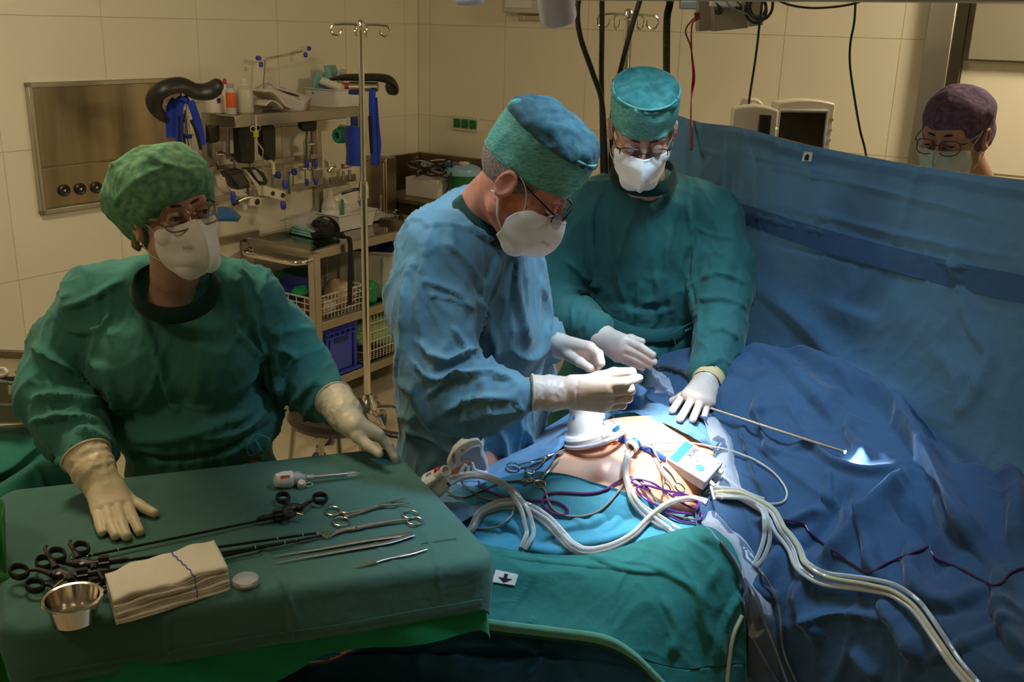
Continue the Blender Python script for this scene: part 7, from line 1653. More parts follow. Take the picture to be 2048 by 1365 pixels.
def glasses_(par, L, A, sc, rimm, hw=.027, hh=.019, pw=3.0, rim=.0015, z0=-.001, half=False, slide=0.):
    X, Y, Z = A; g = bpy.data.objects.new('glasses', None); COL.objects.link(g); g.parent = par; g.location = (0, 0, 0)
    y0 = .111+slide
    def cu(s_, a, k=1.): 
        c_, n_ = math.cos(a), math.sin(a); x = math.copysign(abs(c_)**(2/pw), c_)*hw*k; z = math.copysign(abs(n_)**(2/pw), n_)*hh*k
        return L(s_*(.0335)+x*s_, y0-.004-(abs(.0335+x)**2)*3.2+max(0, -z)*.55, z0+z-slide*.5)
    for s_ in (-1, 1):
        an = np.linspace(0, 2*PI, 41)[:-1]
        if half: MB().tube([cu(s_, a) for a in np.linspace(-.15, PI+.15, 22)], rim, 6).build('rim', rimm, g)
        else: MB().tube([cu(s_, a) for a in an], rim, 6, closed=True).build('rim', rimm, g)
        v = [L(s_*.0335, y0-.0075, z0-slide*.5)]+[cu(s_, a, .97) for a in an]; MB().add(v, [(0, 1+i, 1+(i+1) % 40) for i in range(40)]).build('lens', M_lens, g)
        MB().tube(catmull([L(s_*.0600, y0-.014, z0+hh*.62-slide*.5), L(s_*.070, y0-.024, z0+.012), L(s_*.078, .040, z0+.018), L(s_*.0815, -.002, z0+.022), L(s_*.0815, -.022, .004)], 6), [rim*1.2, rim*1.3, rim, rim, rim*1.5], 8, flat=(.6, 1.3), up=Z).build('temple_arm', rimm, g)
        MB().tube([L(s_*.010, y0-.003, z0-.002-slide*.5), L(s_*.0125, y0-.012, z0-.010-slide*.5)], .0009, 6).build('nose_pad', M_clearbox, g)
    MB().tube(catmull([L(-.0085, y0-.002, z0+.004-slide*.5), L(0, y0+.001, z0+.008-slide*.5), L(.0085, y0-.002, z0+.004-slide*.5)], 5), rim*1.1, 6).build('bridge', rimm, g)
    return g
def bouffant(par, items, L, A, sc, plane_p, plane_n, m, label, seed, amp=.006, S_lo=None, strk=(), h=.0042):
    ps = np.array([L(*it[1]) for it in items]); S = SDF(ps.min(0)-.15*sc, ps.max(0)+.15*sc, h)
    blobs(S, L, items, .03, sc, A); S.cut(plane_p, plane_n, .006); v, f = S.mesh(); v = relax(v, f, 1)
    n = vnormals(v, f); ctr = v.mean(0); n = n*np.sign(((v-ctr)*n).sum() or 1)
    v = v+n*((creases(v, seed, 7)-.55)*amp*.9+(creases(v, seed+4, 19)-.5)*amp*.28)[:, None]
    v = strokes(v, f, strk)
    o = mesh_obj('surgical_cap', v, f, m, par); o['label'] = label; return o
def band_cap(par, H, L, A, sc, tilt, m1, m2, label, seed, hgt=.085, puff=1.0, z0=.035, strk=()):
    """tube-shaped cap: a tall band with a softer crown on top"""
    X, Y, Z = A; n = 120; zc = []
    def ringp(h, rx, ry, dy=0, pl=0.): return np.array([L(rx*math.cos(a), ry*math.sin(a)-.012+dy, z0+h+tilt*(ry*math.sin(a))*(1-max(0, h)/.16)+pl*math.sin(a*11+seed)) for a in np.linspace(0, 2*PI, n+1)[:-1]])
    B = [ringp(-.004, .0805, .1015), ringp(0, .0825, .1035)]+[ringp(hgt*i/8, .0835+.004*math.sin(i/8*3), .1045+.004*math.sin(i/8*3)) for i in range(1, 9)]
    v = np.vstack(B); F = np.array([(i*n+j, i*n+(j+1) % n, (i+1)*n+(j+1) % n, (i+1)*n+j) for i in range(len(B)-1) for j in range(n)])
    # finer rows
    nn = vnormals(v, F); c0 = L(0, -.012, z0+.04); nn = nn*np.sign(((v-c0)*nn).sum())
    v = v+nn*((creases(v, seed, 13)-.5)*.0035)[:, None]; v = strokes(v, F, strk); v = push(v, *H, .003)
    o = mesh_obj('surgical_cap', v, F, m1, par); o['label'] = label; o.modifiers.new('s', 'SOLIDIFY').thickness = .002
    C = []
    for i in range(16):
        t_ = i/15; a_ = t_*PI/2; rr = math.cos(a_)**.75 if t_ < 1 else 0; zz = math.sin(a_)
        C.append(np.array([L(.0850*rr*math.cos(a)*(1+.03*puff*math.sin(a*13+seed)*zz), .1058*rr*math.sin(a)-.012, z0+hgt-.008+.050*puff*zz+.006*math.sin(a*3+seed)*zz*rr+tilt*(.105*math.sin(a)*rr)*.4) for a in np.linspace(0, 2*PI, n+1)[:-1]]))
    v = np.vstack(C); F = np.array([(i*n+j, i*n+(j+1) % n, (i+1)*n+(j+1) % n, (i+1)*n+j) for i in range(15) for j in range(n)])
    nn = vnormals(v, F); nn = nn*np.sign(((v-c0)*nn).sum()); v = v+nn*((creases(v, seed+2, 16)-.5)*.008)[:, None]
    mesh_obj('crown', v, F, m2, o)
    MB().tube(B[-1]+Z*.001, .0026, 6, closed=True).build('gathered_seam', m1, o); MB().tube(B[0], .0015, 6, closed=True).build('rim', m1, o)
    return o
def hand(par, name, m, wrist, fing, thumb, cuff, fr=.0088, palm=.0135, cr=(.034, .040, .045), label=None, pr=.014, h=.0022, rimm=None, strk=()):
    """wrist point, four finger chains (each starts at its knuckle), a thumb chain, cuff points up the forearm"""
    pts = np.vstack([[wrist], *[np.array(c) for c in fing], np.array(thumb), np.array(cuff)]); S = SDF(pts.min(0)-.06, pts.max(0)+.06, h)
    S.chain([wrist]+list(cuff), [cr[0]*.80]+list(cr)[:len(cuff)], .012)
    w0 = [wrist+(f_[0]-sum(c[0] for c in fing)/4)*.55 for f_ in fing]
    for i, c in enumerate(fing):
        S.cone(w0[i], c[0], pr+.003, palm, .016)
    for i in range(3): S.cone((w0[i]+w0[i+1])/2, (fing[i][0]+fing[i+1][0])/2, pr, palm*.93, .014)
    for i, c in enumerate(fing):
        k = (1.0, 1.05, 1.0, .88)[i]; rr = [palm*.86, fr*1.10*k, fr*k, fr*.86*k][:len(c)]
        S.chain(c, rr, .0035)
    S.cone(wrist*.6+thumb[0]*.4, thumb[0], pr, .0145, .014); S.chain(thumb, [.0145, .0118, .0098][:len(thumb)], .007)
    # open end of the cuff
    a, b = (cuff[-2] if len(cuff) > 1 else wrist), cuff[-1]; d = unit(b-a); S.cut(b, d, .002)
    v, f = S.mesh(); v = relax(v, f, 1, .4)
    nn = vnormals(v, f); t_ = (v-wrist)@unit(cuff[0]-wrist); L_ = np.clip((t_+.02)/.05, 0, 1)
    v = v+nn*((creases(v, 9, 30)-.55)*.0014*(.25+L_)+.0006*L_*np.sin(t_*260+4*vnoise(v, 14, 2, 1)))[:, None]
    v = strokes(v, f, strk)
    o = mesh_obj(name, v, f, m, par)
    if label: o['label'] = label
    r_ = cr[len(cuff)-1]; u = unit(np.cross(d, (0, 0, 1) if abs(d[2]) < .9 else (1, 0, 0))); w2 = np.cross(d, u)
    MB().tube([b-d*.002+(u*math.cos(a_)+w2*math.sin(a_))*(r_+.0005) for a_ in np.linspace(0, 2*PI, 33)[:-1]], .0026, 8, closed=True).build('rolled_rim', rimm or m, o)
    return o
def gown(par, name, prims, m, label, strk, seed, lo, hi, h=.0068, k=.05, cr=.010, csc=5.5, cuts=(), axis=None):
    S = SDF(lo, hi, h)
    for p in prims:
        if p[0] == 'e': S.ell(p[1], p[2], p[3] if len(p) > 3 and p[3] is not None else None, p[4] if len(p) > 4 else k)
        elif p[0] == 'c': S.chain(p[1], p[2], p[3] if len(p) > 3 else k)
    for c in cuts: S.ell(c[0], c[1], c[2] if len(c) > 2 else None, .012, 'sub')
    v, f = S.mesh(); v = relax(v, f, 2)
    n = vnormals(v, f); q = v*np.array([1.25, 1.0, .62])
    v = v+n*((creases(q, seed, csc)-.62)*cr+(wrinkles(q, seed+3, csc*1.15)-.3)*cr*.85)[:, None]
    v = strokes(v, f, [(p_, w_*.72, a_*1.3) for p_, w_, a_ in strk])
    o = mesh_obj(name, v, f, m, par)
    if label: o['label'] = label
    return o
def collar(par, c, A, rx, ry, m, w_=.012, drop=.0, name='collar'):
    X, Y, Z = A; R = []
    for dz, k in ((-.022, 1.14), (-.006, 1.06), (.006, .99), (.010, .95)):
        R.append(np.array([c+X*rx*k*math.cos(a)+Y*(ry*k*math.sin(a))+Z*(dz-drop*max(0, math.sin(a))) for a in np.linspace(0, 2*PI, 49)[:-1]]))
    o = MB().rings(R, cap=False).build(name, m, par); o.modifiers.new('s', 'SOLIDIFY').thickness = .004; return o
def legs_shoes(par, x, y, zt, f, m):
    f = unit((f[0], f[1], 0)); s_ = np.cross(f, EZ)
    for k in (-1, 1):
        b = np.array([x, y, 0])+s_*.10*k
        MB().tube(catmull([b+EZ*(zt), b+EZ*.45+f*.01, b+EZ*.06], 5), [.095, .075, .062], 20).build('trouser_leg', m, par)
        MB().tube(catmull([b-f*.06+EZ*.04, b+f*.02+EZ*.055, b+f*.12+EZ*.038, b+f*.19+EZ*.026], 5), [.034, .046, .044, .028], 16, flat=(1, .72), up=EZ).build('clog', M_white, par)
def Q(*p): return P(*p)
# ------------------------------------------------------------------ the nurse at the instrument table
fN = (.67, -.74); AN = frame_(fN, -.10, -.0); ZN = unit(np.array([-.22, .02, .97])); YN = unit(np.array([.67, -.74, .0])-ZN*(np.array([.67, -.74, 0])@ZN)); AN = (np.cross(YN, ZN), YN, ZN)
nc = Q(346, 434, 2.10); nk = Q(350, 552, 2.18)
nurse = thing('person', 'nurse in green gown and green bouffant cap with hands on the instrument table', 'person', (nk[0], nk[1]+.08, 0))
hv, hf, L = head_mesh(nc, AN, nk, .95, .0, .052)
fl = (nk[0], nk[1]+.08)
Jn = {'spine': [np.array([fl[0], fl[1], .92]), Q(355, 850, 2.28), Q(345, 680, 2.27), nk], 'arm_r': [Q(185, 600, 2.27), Q(110, 790, 2.22), Q(195, 925, 2.04)], 'arm_l': [Q(500, 590, 2.29), Q(600, 745, 2.34), Q(690, 835, 2.26)],
    'leg_r': [np.array([fl[0]-.09, fl[1], .90]), np.array([fl[0]-.1, fl[1]-.01, .48]), np.array([fl[0]-.1, fl[1], .08])], 'leg_l': [np.array([fl[0]+.09, fl[1], .90]), np.array([fl[0]+.1, fl[1]-.01, .48]), np.array([fl[0]+.1, fl[1], .08])]}
V, F = join([(hv, hf), limb_body(Jn)]); mesh_obj('body', V, F, M_skin, nurse)
face_bits(nurse, L, AN, .95, gaze=(-.25, -.05), lid=.15)
mk = mask_(nurse, L, AN, 1.0, M_mask, (hv, hf), print_=1)
glasses_(nurse, L, AN, 1.0, mat('rose_gold_frame', (.30, .16, .12), .3, .5), .0275, .0215, 3.2, .0019)
bouffant(nurse, [('e', (0, -.020, .065), (.101, .118, .092), .03), ('e', (0, -.125, .055), (.090, .095, .085), .04), ('e', (0, .030, .070), (.090, .078, .072), .03), ('e', (0, -.06, .0), (.088, .085, .08), .03)], L, AN, 1.0, L(0, .095, .042), unit(-ZN*.84+YN*.50), M_capG, 'crumpled green bouffant cap, full at the back', 4, .009,
    strk=[([(200, 345), (260, 310), (320, 275)], 8, .006), ([(225, 420), (255, 380), (300, 350), (350, 330)], 8, .007), ([(252, 440), (262, 400), (285, 380)], 5, -.006), ([(280, 300), (330, 330), (390, 345)], 7, .005)])
MB().tube([L(.079, -.016, -.040), L(.081, -.016, -.043)], .0035, 8).build('earring', M_chrome, nurse)
MB().tube(catmull([L(.070, -.055, -.02), L(.072, -.070, -.045), L(.066, -.085, -.06)], 4), [.010, .012, .004], 8).build('hair_strand', M_hairb, nurse)
collar(nurse, Q(350, 562, 2.165), (np.array([1., 0, 0]), unit((.1, -1., -.25)), unit((.0, -.25, 1))), .088, .082, M_scrub, drop=.034, w_=.02)
pn_ = [('e', Q(350, 700, 2.30), (.205, .135, .20)), ('e', Q(345, 600, 2.28), (.165, .105, .085)), ('e', Q(275, 720, 2.20), (.105, .09, .11)), ('e', Q(420, 715, 2.22), (.105, .09, .11)),
    ('e', Q(390, 840, 2.29), (.205, .155, .125), None, .04), ('c', [Q(400, 890, 2.34), np.array([fl[0]+.02, fl[1]+.04, .35])], [.175, .24], .02),
    ('c', [Q(300, 575, 2.26), Q(190, 610, 2.27), Q(140, 690, 2.27), Q(112, 785, 2.22), Q(140, 850, 2.14), Q(175, 905, 2.06)], [.07, .082, .080, .078, .072, .060], .035),
    ('c', [Q(400, 565, 2.26), Q(500, 600, 2.30), Q(550, 670, 2.34), Q(598, 742, 2.36), Q(640, 790, 2.32), Q(676, 822, 2.28)], [.07, .080, .076, .072, .062, .055], .035)]
sn = [([(175, 720), (215, 750), (232, 830)], 9, .016), ([(60, 690), (140, 740), (200, 780)], 9, .016), ([(60, 800), (130, 800), (210, 812)], 10, .018), ([(55, 850), (120, 836), (200, 846)], 9, .016), ([(60, 880), (110, 915), (150, 945)], 8, .012), ([(150, 860), (190, 870), (225, 900)], 8, .012),
    ([(265, 590), (300, 680), (330, 770), (365, 860)], 11, .012), ([(430, 560), (470, 660), (540, 740)], 9, .010), ([(390, 620), (400, 720), (385, 820)], 14, .007), ([(500, 610), (520, 700), (545, 800)], 9, .012), ([(560, 640), (545, 720), (570, 800)], 8, .014),
    ([(590, 700), (560, 780), (575, 840)], 8, .014), ([(640, 750), (590, 800), (580, 860)], 8, .012), ([(655, 770), (610, 830), (620, 880)], 7, .010), ([(540, 690), (600, 720)], 8, .010), ([(220, 900), (330, 925), (450, 905), (550, 845)], 9, -.016),
    ([(225, 560), (215, 640), (225, 700)], 5, .005), ([(120, 620), (180, 600), (250, 560)], 10, .010), ([(130, 660), (200, 660), (230, 620)], 9, .010), ([(455, 520), (500, 560), (530, 620)], 6, .006), ([(300, 560), (350, 590), (420, 560)], 8, .008), ([(240, 880), (330, 880), (420, 860), (520, 820)], 16, .014), ([(380, 880), (470, 870), (540, 820)], 8, .010)]
gn = gown(nurse, 'gown', pn_, M_gownG, None, sn, 3, (-1.22, 1.72, .30), (-.20, 2.75, 1.62), cuts=[(Q(350, 535, 2.12), (.078, .090, .072))])
for k, (pts, r) in enumerate((([(505, 870, 2.17), (520, 900, 2.16), (500, 912, 2.16), (494, 890, 2.16), (512, 868, 2.17)], .0028), ([(512, 868, 2.17), (540, 880, 2.17), (528, 905, 2.17), (515, 880, 2.17)], .0028))): MB().tube(catmull([Q(*p) for p in pts], 5), r, 6, flat=(1, .5)).build('tie_string', M_gownG, gn)
ZT_ = lambda x, y, z: P(x, y, -z)
hand(nurse, 'glove', M_glove, ZT_(212, 980, 1.036), [[ZT_(254, 1008, 1.020), ZT_(268, 1042, 1.014), ZT_(279, 1064, 1.009)], [ZT_(234, 1011, 1.022), ZT_(243, 1048, 1.017), ZT_(253, 1073, 1.010)], [ZT_(212, 1016, 1.021), ZT_(222, 1052, 1.016), ZT_(231, 1072, 1.010)], [ZT_(194, 1022, 1.018), ZT_(199, 1050, 1.013), ZT_(204, 1066, 1.009)]],
    [ZT_(250, 995, 1.018), ZT_(278, 1012, 1.013), ZT_(308, 1027, 1.010)], [ZT_(190, 945, 1.062), ZT_(172, 912, 1.085)], fr=.0098, palm=.0130, cr=(.042, .050), pr=.018, label='beige latex glove with fingers spread flat on the green cloth')
hand(nurse, 'glove', M_glove, Q(705, 850, 2.17), [[Q(757, 872, 2.15), Q(777, 892, 2.15), Q(788, 915, 2.14), Q(792, 935, 2.14)], [Q(750, 866, 2.18), Q(772, 884, 2.19), Q(786, 908, 2.18), Q(790, 928, 2.18)], [Q(742, 862, 2.21), Q(766, 880, 2.22), Q(780, 902, 2.22), Q(784, 920, 2.22)], [Q(734, 860, 2.24), Q(758, 876, 2.25), Q(772, 896, 2.25), Q(776, 912, 2.25)]],
    [Q(716, 874, 2.13), Q(738, 893, 2.11), Q(758, 908, 2.09)], [Q(690, 828, 2.21), Q(668, 798, 2.27)], fr=.0098, palm=.0150, cr=(.040, .046), pr=.018, label='beige latex glove gripping the table corner')
legs_shoes(nurse, fl[0], fl[1]+.02, .5, (0, -1), M_scrub)
# ------------------------------------------------------------------ the surgeon bending over the belly
fS = unit((.95, -.31, 0)); ZS_ = unit(.60*fS+.80*EZ+np.array([0, 0, 0])); YS = unit(fS-ZS_*(fS@ZS_)); AS = (np.cross(YS, ZS_), YS, ZS_)
scn = Q(1048, 362, 2.15); sk = Q(975, 415, 2.28)
sgn = thing('person', 'surgeon in blue-lit gown and teal cap bending over the belly in profile', 'person', (sk[0]-.05, sk[1]+.15, 0))
hv, hf, L = head_mesh(scn, AS, sk, 1.04, .8, .060)
fx, fy = sk[0]-.02, sk[1]+.12
Js = {'spine': [np.array([fx, fy, .95]), Q(925, 760, 2.45), Q(945, 560, 2.40), sk], 'arm_r': [Q(905, 490, 2.22), Q(900, 770, 2.10), Q(1150, 778, 2.04)], 'arm_l': [Q(1010, 500, 2.58), Q(1010, 660, 2.66), Q(1118, 690, 2.40)],
    'leg_r': [np.array([fx, fy-.1, .92]), np.array([fx, fy-.1, .48]), np.array([fx, fy-.1, .08])], 'leg_l': [np.array([fx, fy+.1, .92]), np.array([fx, fy+.1, .48]), np.array([fx, fy+.1, .08])]}
V, F = join([(hv, hf), limb_body(Js)]); mesh_obj('body', V, F, mat('skin_ruddy', (.56, .23, .15), .48, var=(25, .2), bump=(300, .2, .0008), sss=.08, spec=.4), sgn)
face_bits(sgn, L, AS, 1.04, brow=M_hairg, gaze=(0, -.4), lid=.8, lidm=MATS['skin_ruddy'])
mask_(sgn, L, AS, 1.04, M_mask, (hv, hf), print_=1, tip=.95)
glasses_(sgn, L, AS, 1.04, mat('dark_wire', (.02, .02, .025), .3, .6), .027, .018, 3, .0014, half=True, slide=.006)
S = SDF(L(0, 0, 0)-.15, L(0, 0, 0)+.15, .004); blobs(S, L, [('e', (0, -.016, .030), (.0785, .0985, .088), .01)], .01, 1.04, AS); S.cut(L(0, .04, .0), YS*.8-ZS_*.35); S.cut(L(0, 0, -.045), -ZS_); v, f = S.mesh()
mesh_obj('hair', v, f, M_hairg, sgn)
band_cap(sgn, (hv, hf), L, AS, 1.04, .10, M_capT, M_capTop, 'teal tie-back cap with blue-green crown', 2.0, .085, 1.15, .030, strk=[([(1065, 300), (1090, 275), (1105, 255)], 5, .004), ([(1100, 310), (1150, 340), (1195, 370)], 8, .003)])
MB().ball(L(.040, -.095, .118), .017, 12, (1.3, .8, 1)).build('knotted_corner', M_capT, sgn)
collar(sgn, Q(985, 432, 2.27), (unit((.31, .95, 0)), unit((.80, -.26, -.55)), unit((.5, -.15, .85))), .082, .080, M_scrub, drop=.01)
ps_ = [('e', Q(945, 520, 2.42), (.165, .20, .17)), ('e', Q(935, 640, 2.44), (.190, .20, .20)), ('e', Q(935, 760, 2.45), (.185, .19, .19)), ('e', Q(990, 620, 2.40), (.13, .17, .20)), ('e', Q(985, 800, 2.46), (.14, .16, .20)), ('e', Q(1045, 770, 2.56), (.095, .12, .14)), ('c', [Q(935, 820, 2.46), np.array([fx-.02, fy, .34])], [.175, .21], .03), ('e', Q(960, 450, 2.36), (.11, .13, .09)),
    ('c', [Q(950, 470, 2.28), Q(895, 510, 2.24), Q(868, 620, 2.18), Q(880, 730, 2.12), Q(915, 790, 2.08), Q(985, 795, 2.05), Q(1030, 790, 2.035), Q(1052, 788, 2.03)], [.085, .105, .098, .088, .080, .064, .046, .032], .035),
    ('c', [Q(1000, 500, 2.54), Q(1030, 580, 2.60), Q(1045, 652, 2.58), Q(1098, 682, 2.46)], [.09, .075, .060, .048], .03)]
ss = [([(880, 420), (850, 500), (835, 620), (850, 700)], 10, .008), ([(1040, 480), (1030, 580), (1060, 700)], 12, .014), ([(1000, 500), (960, 600), (975, 690)], 12, .014), ([(1080, 560), (1095, 640), (1075, 720)], 9, .012), ([(850, 590), (900, 598), (955, 620)], 4, .006), ([(830, 680), (880, 720), (960, 700)], 10, .016),
    ([(820, 720), (870, 760), (950, 745)], 9, .014), ([(850, 800), (900, 760), (980, 750), (1040, 770)], 8, .014), ([(870, 840), (940, 800), (1030, 800)], 8, .010), ([(900, 850), (980, 830), (1050, 825)], 8, .008), ([(1035, 770), (1030, 800), (1050, 830)], 6, .007), ([(960, 620), (990, 700), (960, 740)], 9, .012),
    ([(790, 760), (830, 790), (870, 870)], 10, .012), ([(800, 860), (870, 880), (940, 940)], 10, .012), ([(1000, 860), (1010, 920), (1000, 970)], 10, .014), ([(1045, 850), (1060, 900), (1040, 940)], 9, .012), ([(960, 860), (965, 930)], 9, .012), ([(880, 480), (930, 520), (960, 580)], 10, .008), ([(905, 420), (960, 470), (1030, 500)], 7, .008),
    ([(1020, 700), (1060, 720), (1095, 700)], 9, .010), ([(840, 560), (930, 600), (940, 680)], 10, .008), ([(900, 650), (935, 700), (950, 730)], 8, .010)]
gown(sgn, 'gown', ps_, M_gownB, None, ss, 7, (-.62, 1.85, .30), (.32, 2.98, 1.76), cuts=[(Q(992, 425, 2.24), (.075, .075, .060))], cr=.011)
hand(sgn, 'glove', M_gloveW, Q(1150, 785, 2.035), [[Q(1212, 768, 2.005), Q(1250, 765, 1.995), Q(1268, 760, 2.015), Q(1278, 757, 2.03)], [Q(1217, 784, 2.01), Q(1258, 779, 2.0), Q(1262, 780, 2.035), Q(1240, 782, 2.06)], [Q(1214, 799, 2.02), Q(1255, 795, 2.01), Q(1256, 797, 2.05), Q(1232, 797, 2.07)], [Q(1206, 811, 2.03), Q(1243, 810, 2.02), Q(1245, 811, 2.055), Q(1222, 810, 2.075)]],
    [Q(1196, 757, 2.035), Q(1228, 747, 2.04), Q(1264, 744, 2.04)], [Q(1105, 787, 2.035), Q(1062, 786, 2.03)], fr=.0105, palm=.0165, cr=(.036, .039), pr=.021, label='bright white latex glove curled above the port', strk=[([(1190, 800), (1230, 796), (1258, 790)], 4, -.002), ([(1155, 755), (1153, 790), (1158, 818)], 3, -.003)])
hand(sgn, 'glove', M_gloveW, Q(1118, 692, 2.42), [[Q(1180, 696, 2.33), Q(1198, 708, 2.30), Q(1203, 727, 2.28)], [Q(1176, 702, 2.36), Q(1194, 716, 2.34), Q(1196, 733, 2.32)], [Q(1170, 707, 2.38), Q(1186, 722, 2.37), Q(1186, 736, 2.36)], [Q(1163, 711, 2.40), Q(1176, 726, 2.40), Q(1176, 738, 2.39)]],
    [Q(1140, 712, 2.36), Q(1160, 725, 2.31), Q(1180, 737, 2.28)], [Q(1098, 680, 2.47), Q(1070, 658, 2.57)], fr=.0098, palm=.015, cr=(.037, .042), pr=.019, label='pale latex glove of the far hand, loosely curled')
legs_shoes(sgn, fx, fy, .5, (1, 0), M_scrub)
# ------------------------------------------------------------------ the assistant across the patient
fA = unit((-.03, -1, 0)); ZA = unit(.47*fA+.88*EZ); YA = unit(fA-ZA*(fA@ZA)); AA = (np.cross(YA, ZA), YA, ZA)
ac = Q(1284, 262, 2.66); ak = Q(1288, 372, 2.84)
asn = thing('person', 'man in dark green gown looking down, both gloved hands at the patient', 'person', (ak[0], ak[1]+.1, 0))
hv, hf, L = head_mesh(ac, AA, ak, 1.0, 1.0, .056)
ax_, ay_ = ak[0], ak[1]+.12
Ja = {'spine': [np.array([ax_, ay_, .95]), Q(1292, 640, 2.93), Q(1290, 480, 2.90), ak], 'arm_l': [Q(1430, 430, 2.90), Q(1448, 600, 2.78), Q(1408, 765, 2.50)], 'arm_r': [Q(1150, 430, 2.92), Q(1098, 610, 2.84), Q(1200, 672, 2.64)],
    'leg_r': [np.array([ax_-.1, ay_, .92]), np.array([ax_-.1, ay_, .48]), np.array([ax_-.1, ay_, .08])], 'leg_l': [np.array([ax_+.1, ay_, .92]), np.array([ax_+.1, ay_, .48]), np.array([ax_+.1, ay_, .08])]}
V, F = join([(hv, hf), limb_body(Ja)]); mesh_obj('body', V, F, M_skin, asn)
face_bits(asn, L, AA, 1.0, gaze=(0, -.6), lid=1.0)
mask_(asn, L, AA, 1.0, M_mask, (hv, hf), print_=-1)
glasses_(asn, L, AA, 1.0, mat('dark_wire', (.02, .02, .025), .3, .6), .027, .016, 3, .0015, half=True)
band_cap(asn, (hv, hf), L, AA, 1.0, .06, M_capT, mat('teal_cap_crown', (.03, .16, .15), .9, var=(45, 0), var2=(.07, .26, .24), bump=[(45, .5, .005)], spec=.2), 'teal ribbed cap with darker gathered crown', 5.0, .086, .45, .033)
collar(asn, Q(1288, 338, 2.82), (np.array([1., 0, 0]), unit((0, -.95, -.25)), unit((0, -.25, .95))), .082, .080, M_scrub, drop=.022, w_=.02)
pa_ = [('e', Q(1290, 480, 2.92), (.215, .13, .19)), ('e', Q(1290, 400, 2.90), (.17, .10, .07)), ('e', Q(1292, 590, 2.93), (.205, .135, .19)), ('c', [Q(1296, 690, 2.95), np.array([ax_, ay_+.05, .36])], [.165, .21], .02), ('c', [Q(1215, 720, 2.97), Q(1150, 900, 3.0), np.array([ax_-.12, ay_+.05, .36])], [.12, .15, .20], .04),
    ('c', [Q(1390, 405, 2.90), Q(1425, 440, 2.90), Q(1440, 520, 2.85), Q(1444, 600, 2.78), Q(1440, 680, 2.66), Q(1418, 745, 2.53)], [.07, .082, .084, .080, .068, .055], .03),
    ('c', [Q(1190, 400, 2.90), Q(1155, 450, 2.92), Q(1125, 540, 2.90), Q(1110, 615, 2.85), Q(1150, 645, 2.74), Q(1188, 662, 2.66)], [.07, .080, .078, .075, .064, .054], .03)]
sa_ = [([(1370, 400), (1385, 500), (1375, 600)], 8, .010), ([(1210, 420), (1225, 520), (1260, 640)], 9, .009), ([(1290, 400), (1300, 500), (1320, 620)], 12, .005), ([(1130, 520), (1175, 560), (1210, 580)], 9, .014), ([(1125, 580), (1180, 590), (1230, 640)], 8, .010), ([(1340, 430), (1330, 540), (1345, 640)], 9, .008),
    ([(1400, 560), (1440, 550), (1490, 570)], 8, .012), ([(1395, 600), (1450, 600), (1495, 620)], 9, .010), ([(1400, 680), (1440, 660), (1480, 680)], 8, .009), ([(1405, 740), (1440, 720), (1465, 740)], 7, .008), ([(1385, 450), (1420, 470), (1470, 480)], 4, .005), ([(1225, 650), (1290, 672), (1350, 665)], 6, .010), ([(1230, 600), (1290, 620), (1350, 610)], 12, -.008),
    ([(1385, 480), (1380, 560), (1390, 620)], 5, -.010), ([(1200, 380), (1180, 440), (1190, 520)], 7, .008), ([(1280, 560), (1270, 640)], 8, .008), ([(1310, 540), (1320, 640)], 8, .007)]
ga = gown(asn, 'gown', pa_, M_gownA, None, sa_, 12, (-.12, 2.25, .32), (.98, 3.34, 1.72), cuts=[(Q(1288, 340, 2.77), (.080, .078, .048))], cr=.009)
MB().tube(catmull([Q(1205, 640, 2.78), Q(1250, 662, 2.775), Q(1300, 672, 2.775), (Q(1350, 668, 2.79)), Q(1385, 655, 2.84)], 5), .020, 8, flat=(.16, 1), up=EZ).build('gown_belt', M_gownA, ga)
for pts in ([(1345, 668, 2.77), (1375, 650, 2.76), (1392, 642, 2.76), (1395, 650, 2.76), (1370, 662, 2.76)], [(1345, 668, 2.77), (1352, 700, 2.77), (1340, 725, 2.77)]): MB().tube(catmull([Q(*p) for p in pts], 5), .0045, 6, flat=(1, .4)).build('belt_tie', M_gownA, ga)
hd2 = hand(asn, 'glove', M_gloveW, Q(1212, 680, 2.62), [[Q(1250, 680, 2.56), Q(1282, 694, 2.53), Q(1306, 710, 2.51)], [Q(1245, 693, 2.555), Q(1280, 708, 2.53), Q(1308, 724, 2.51)], [Q(1240, 704, 2.56), Q(1272, 719, 2.535), Q(1299, 732, 2.52)], [Q(1234, 714, 2.57), Q(1262, 727, 2.55), Q(1285, 737, 2.53)]],
    [Q(1240, 680, 2.60), Q(1262, 678, 2.59), Q(1284, 684, 2.575)], [Q(1197, 672, 2.64), Q(1183, 664, 2.68)], fr=.0092, palm=.0150, cr=(.037, .042), pr=.017, label='latex glove with straight fingers pointing at the surgeon', rimm=M_gloveY)
MB().tube(catmull([Q(1183, 664, 2.68), Q(1191, 668, 2.66), Q(1199, 673, 2.64)], 4), [.0432, .0428, .0415], 28, cap=False).build('yellow_cuff', M_gloveY, hd2)
oz = lambda x, y, l: ON(x, y, l)
hd3 = hand(asn, 'glove', M_gloveW, Q(1405, 780, 2.44), [[Q(1374, 790, 2.40), oz(1366, 810, .026), oz(1345, 830, .012)], [Q(1388, 795, 2.385), oz(1382, 818, .030), oz(1361, 846, .012)], [Q(1405, 800, 2.38), oz(1401, 822, .030), oz(1382, 848, .012)], [Q(1420, 806, 2.385), oz(1421, 824, .026), oz(1406, 844, .012)]],
    [Q(1382, 788, 2.42), Q(1362, 796, 2.42), oz(1346, 812, .014)], [Q(1413, 765, 2.48), Q(1419, 756, 2.50)], fr=.0092, palm=.0150, cr=(.036, .042), pr=.017, label='latex glove with spread fingertips pressing the pale drape', rimm=M_gloveY)
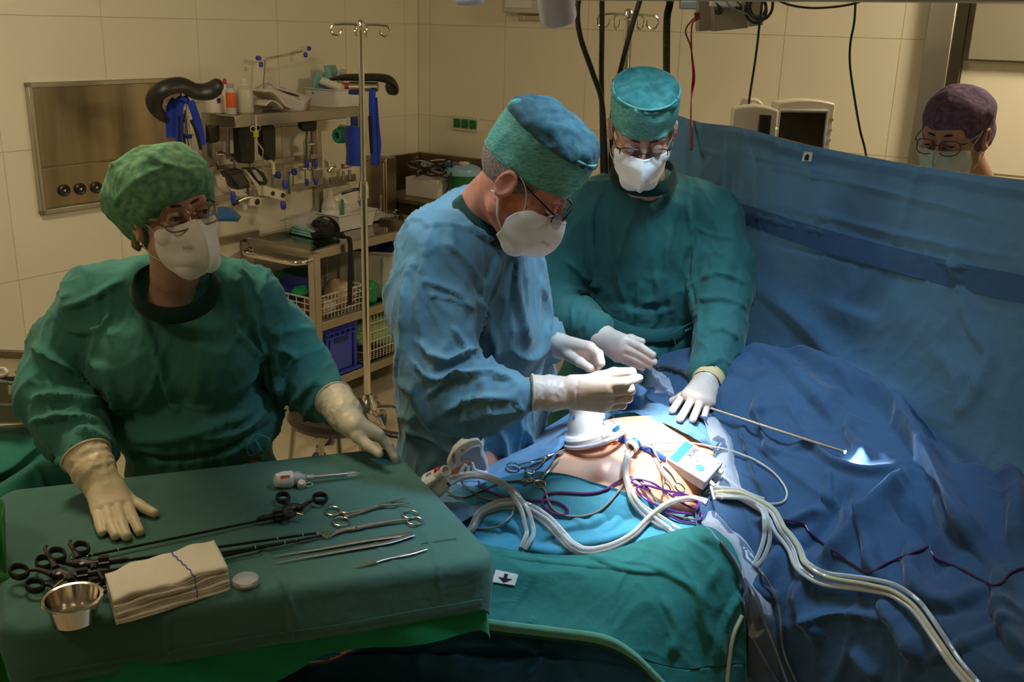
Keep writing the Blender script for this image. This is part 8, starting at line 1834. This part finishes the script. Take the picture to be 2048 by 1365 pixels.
MB().tube(catmull([Q(1419, 756, 2.50), Q(1415, 764, 2.485), Q(1411, 771, 2.465)], 4), [.0432, .0425, .0405], 28, cap=False).build('yellow_cuff', M_gloveY, hd3)
legs_shoes(asn, ax_, ay_, .5, (0, -1), M_scrub)
# ------------------------------------------------------------------ the woman behind the screen
fW = unit((-.70, -.71, 0)); ZW = unit(.22*fW+.97*EZ); YW = unit(fW-ZW*(fW@ZW)); AW = (np.cross(YW, ZW), YW, ZW)
wc = Q(1908, 272, 2.75); wk = Q(1952, 372, 2.84)
wmn = thing('person', 'woman in mottled purple cap and glasses behind the blue screen drape', 'person', (wk[0], wk[1]+.03, 0))
hv, hf, L = head_mesh(wc, AW, wk, .97, .6, .050)
wx, wy = wk[0], wk[1]+.03
Jw = {'spine': [np.array([wx, wy, .90]), np.array([wx, wy, 1.10]), np.array([wx, wy, 1.32]), wk], 'arm_r': [np.array([wx-.16, wy, 1.36]), np.array([wx-.2, wy-.02, 1.08]), np.array([wx-.12, wy-.16, .98])], 'arm_l': [np.array([wx+.16, wy, 1.36]), np.array([wx+.2, wy-.02, 1.08]), np.array([wx+.12, wy-.16, .98])],
    'leg_r': [np.array([wx-.09, wy, .88]), np.array([wx-.09, wy, .46]), np.array([wx-.09, wy, .08])], 'leg_l': [np.array([wx+.09, wy, .88]), np.array([wx+.09, wy, .46]), np.array([wx+.09, wy, .08])]}
V, F = join([(hv, hf), limb_body(Jw)]); mesh_obj('body', V, F, M_skin, wmn)
face_bits(wmn, L, AW, .97, gaze=(-.1, -.4), lid=.6)
mask_(wmn, L, AW, .97, M_maskB, (hv, hf), print_=0, tip=.85, label='pale green fleece mask')
glasses_(wmn, L, AW, .97, mat('plum_frame', (.06, .025, .04), .3, .2), .026, .019, 2.6, .0013)
bouffant(wmn, [('e', (0, -.022, .050), (.090, .112, .084), .02), ('e', (-.0, -.100, -.015), (.068, .060, .075), .03), ('e', (0, -.03, .0), (.086, .085, .07), .02)], L, AW, .97, L(0, .092, .046), unit(-ZW*.72+YW*.69), M_capP, 'mottled purple cap bunched at the nape', 14, .006)
Sg = SDF(np.array([wx-.36, wy-.30, .34]), np.array([wx+.36, wy+.28, 1.60]), .011)
Sg.ell((wx, wy, 1.24), (.20, .13, .22), None, .05); Sg.ell((wx, wy, 1.38), (.16, .09, .08), None, .05); Sg.cone((wx, wy, 1.05), (wx, wy, .75), .15, .16, .05)
for k in (-1, 1): Sg.chain([np.array([wx+k*.15, wy, 1.37]), np.array([wx+k*.20, wy-.02, 1.10]), np.array([wx+k*.17, wy-.08, 1.04])], [.07, .062, .06], .04)
v, f = Sg.mesh(); mesh_obj('scrub_top', relax(v, f, 2), f, M_paper, wmn); legs_shoes(wmn, wx, wy, .86, fW, M_scrub)
MB().box(L(-.083, -.030, .055), (.006, .012, .008), AW).build('red_toggle', M_red, wmn)
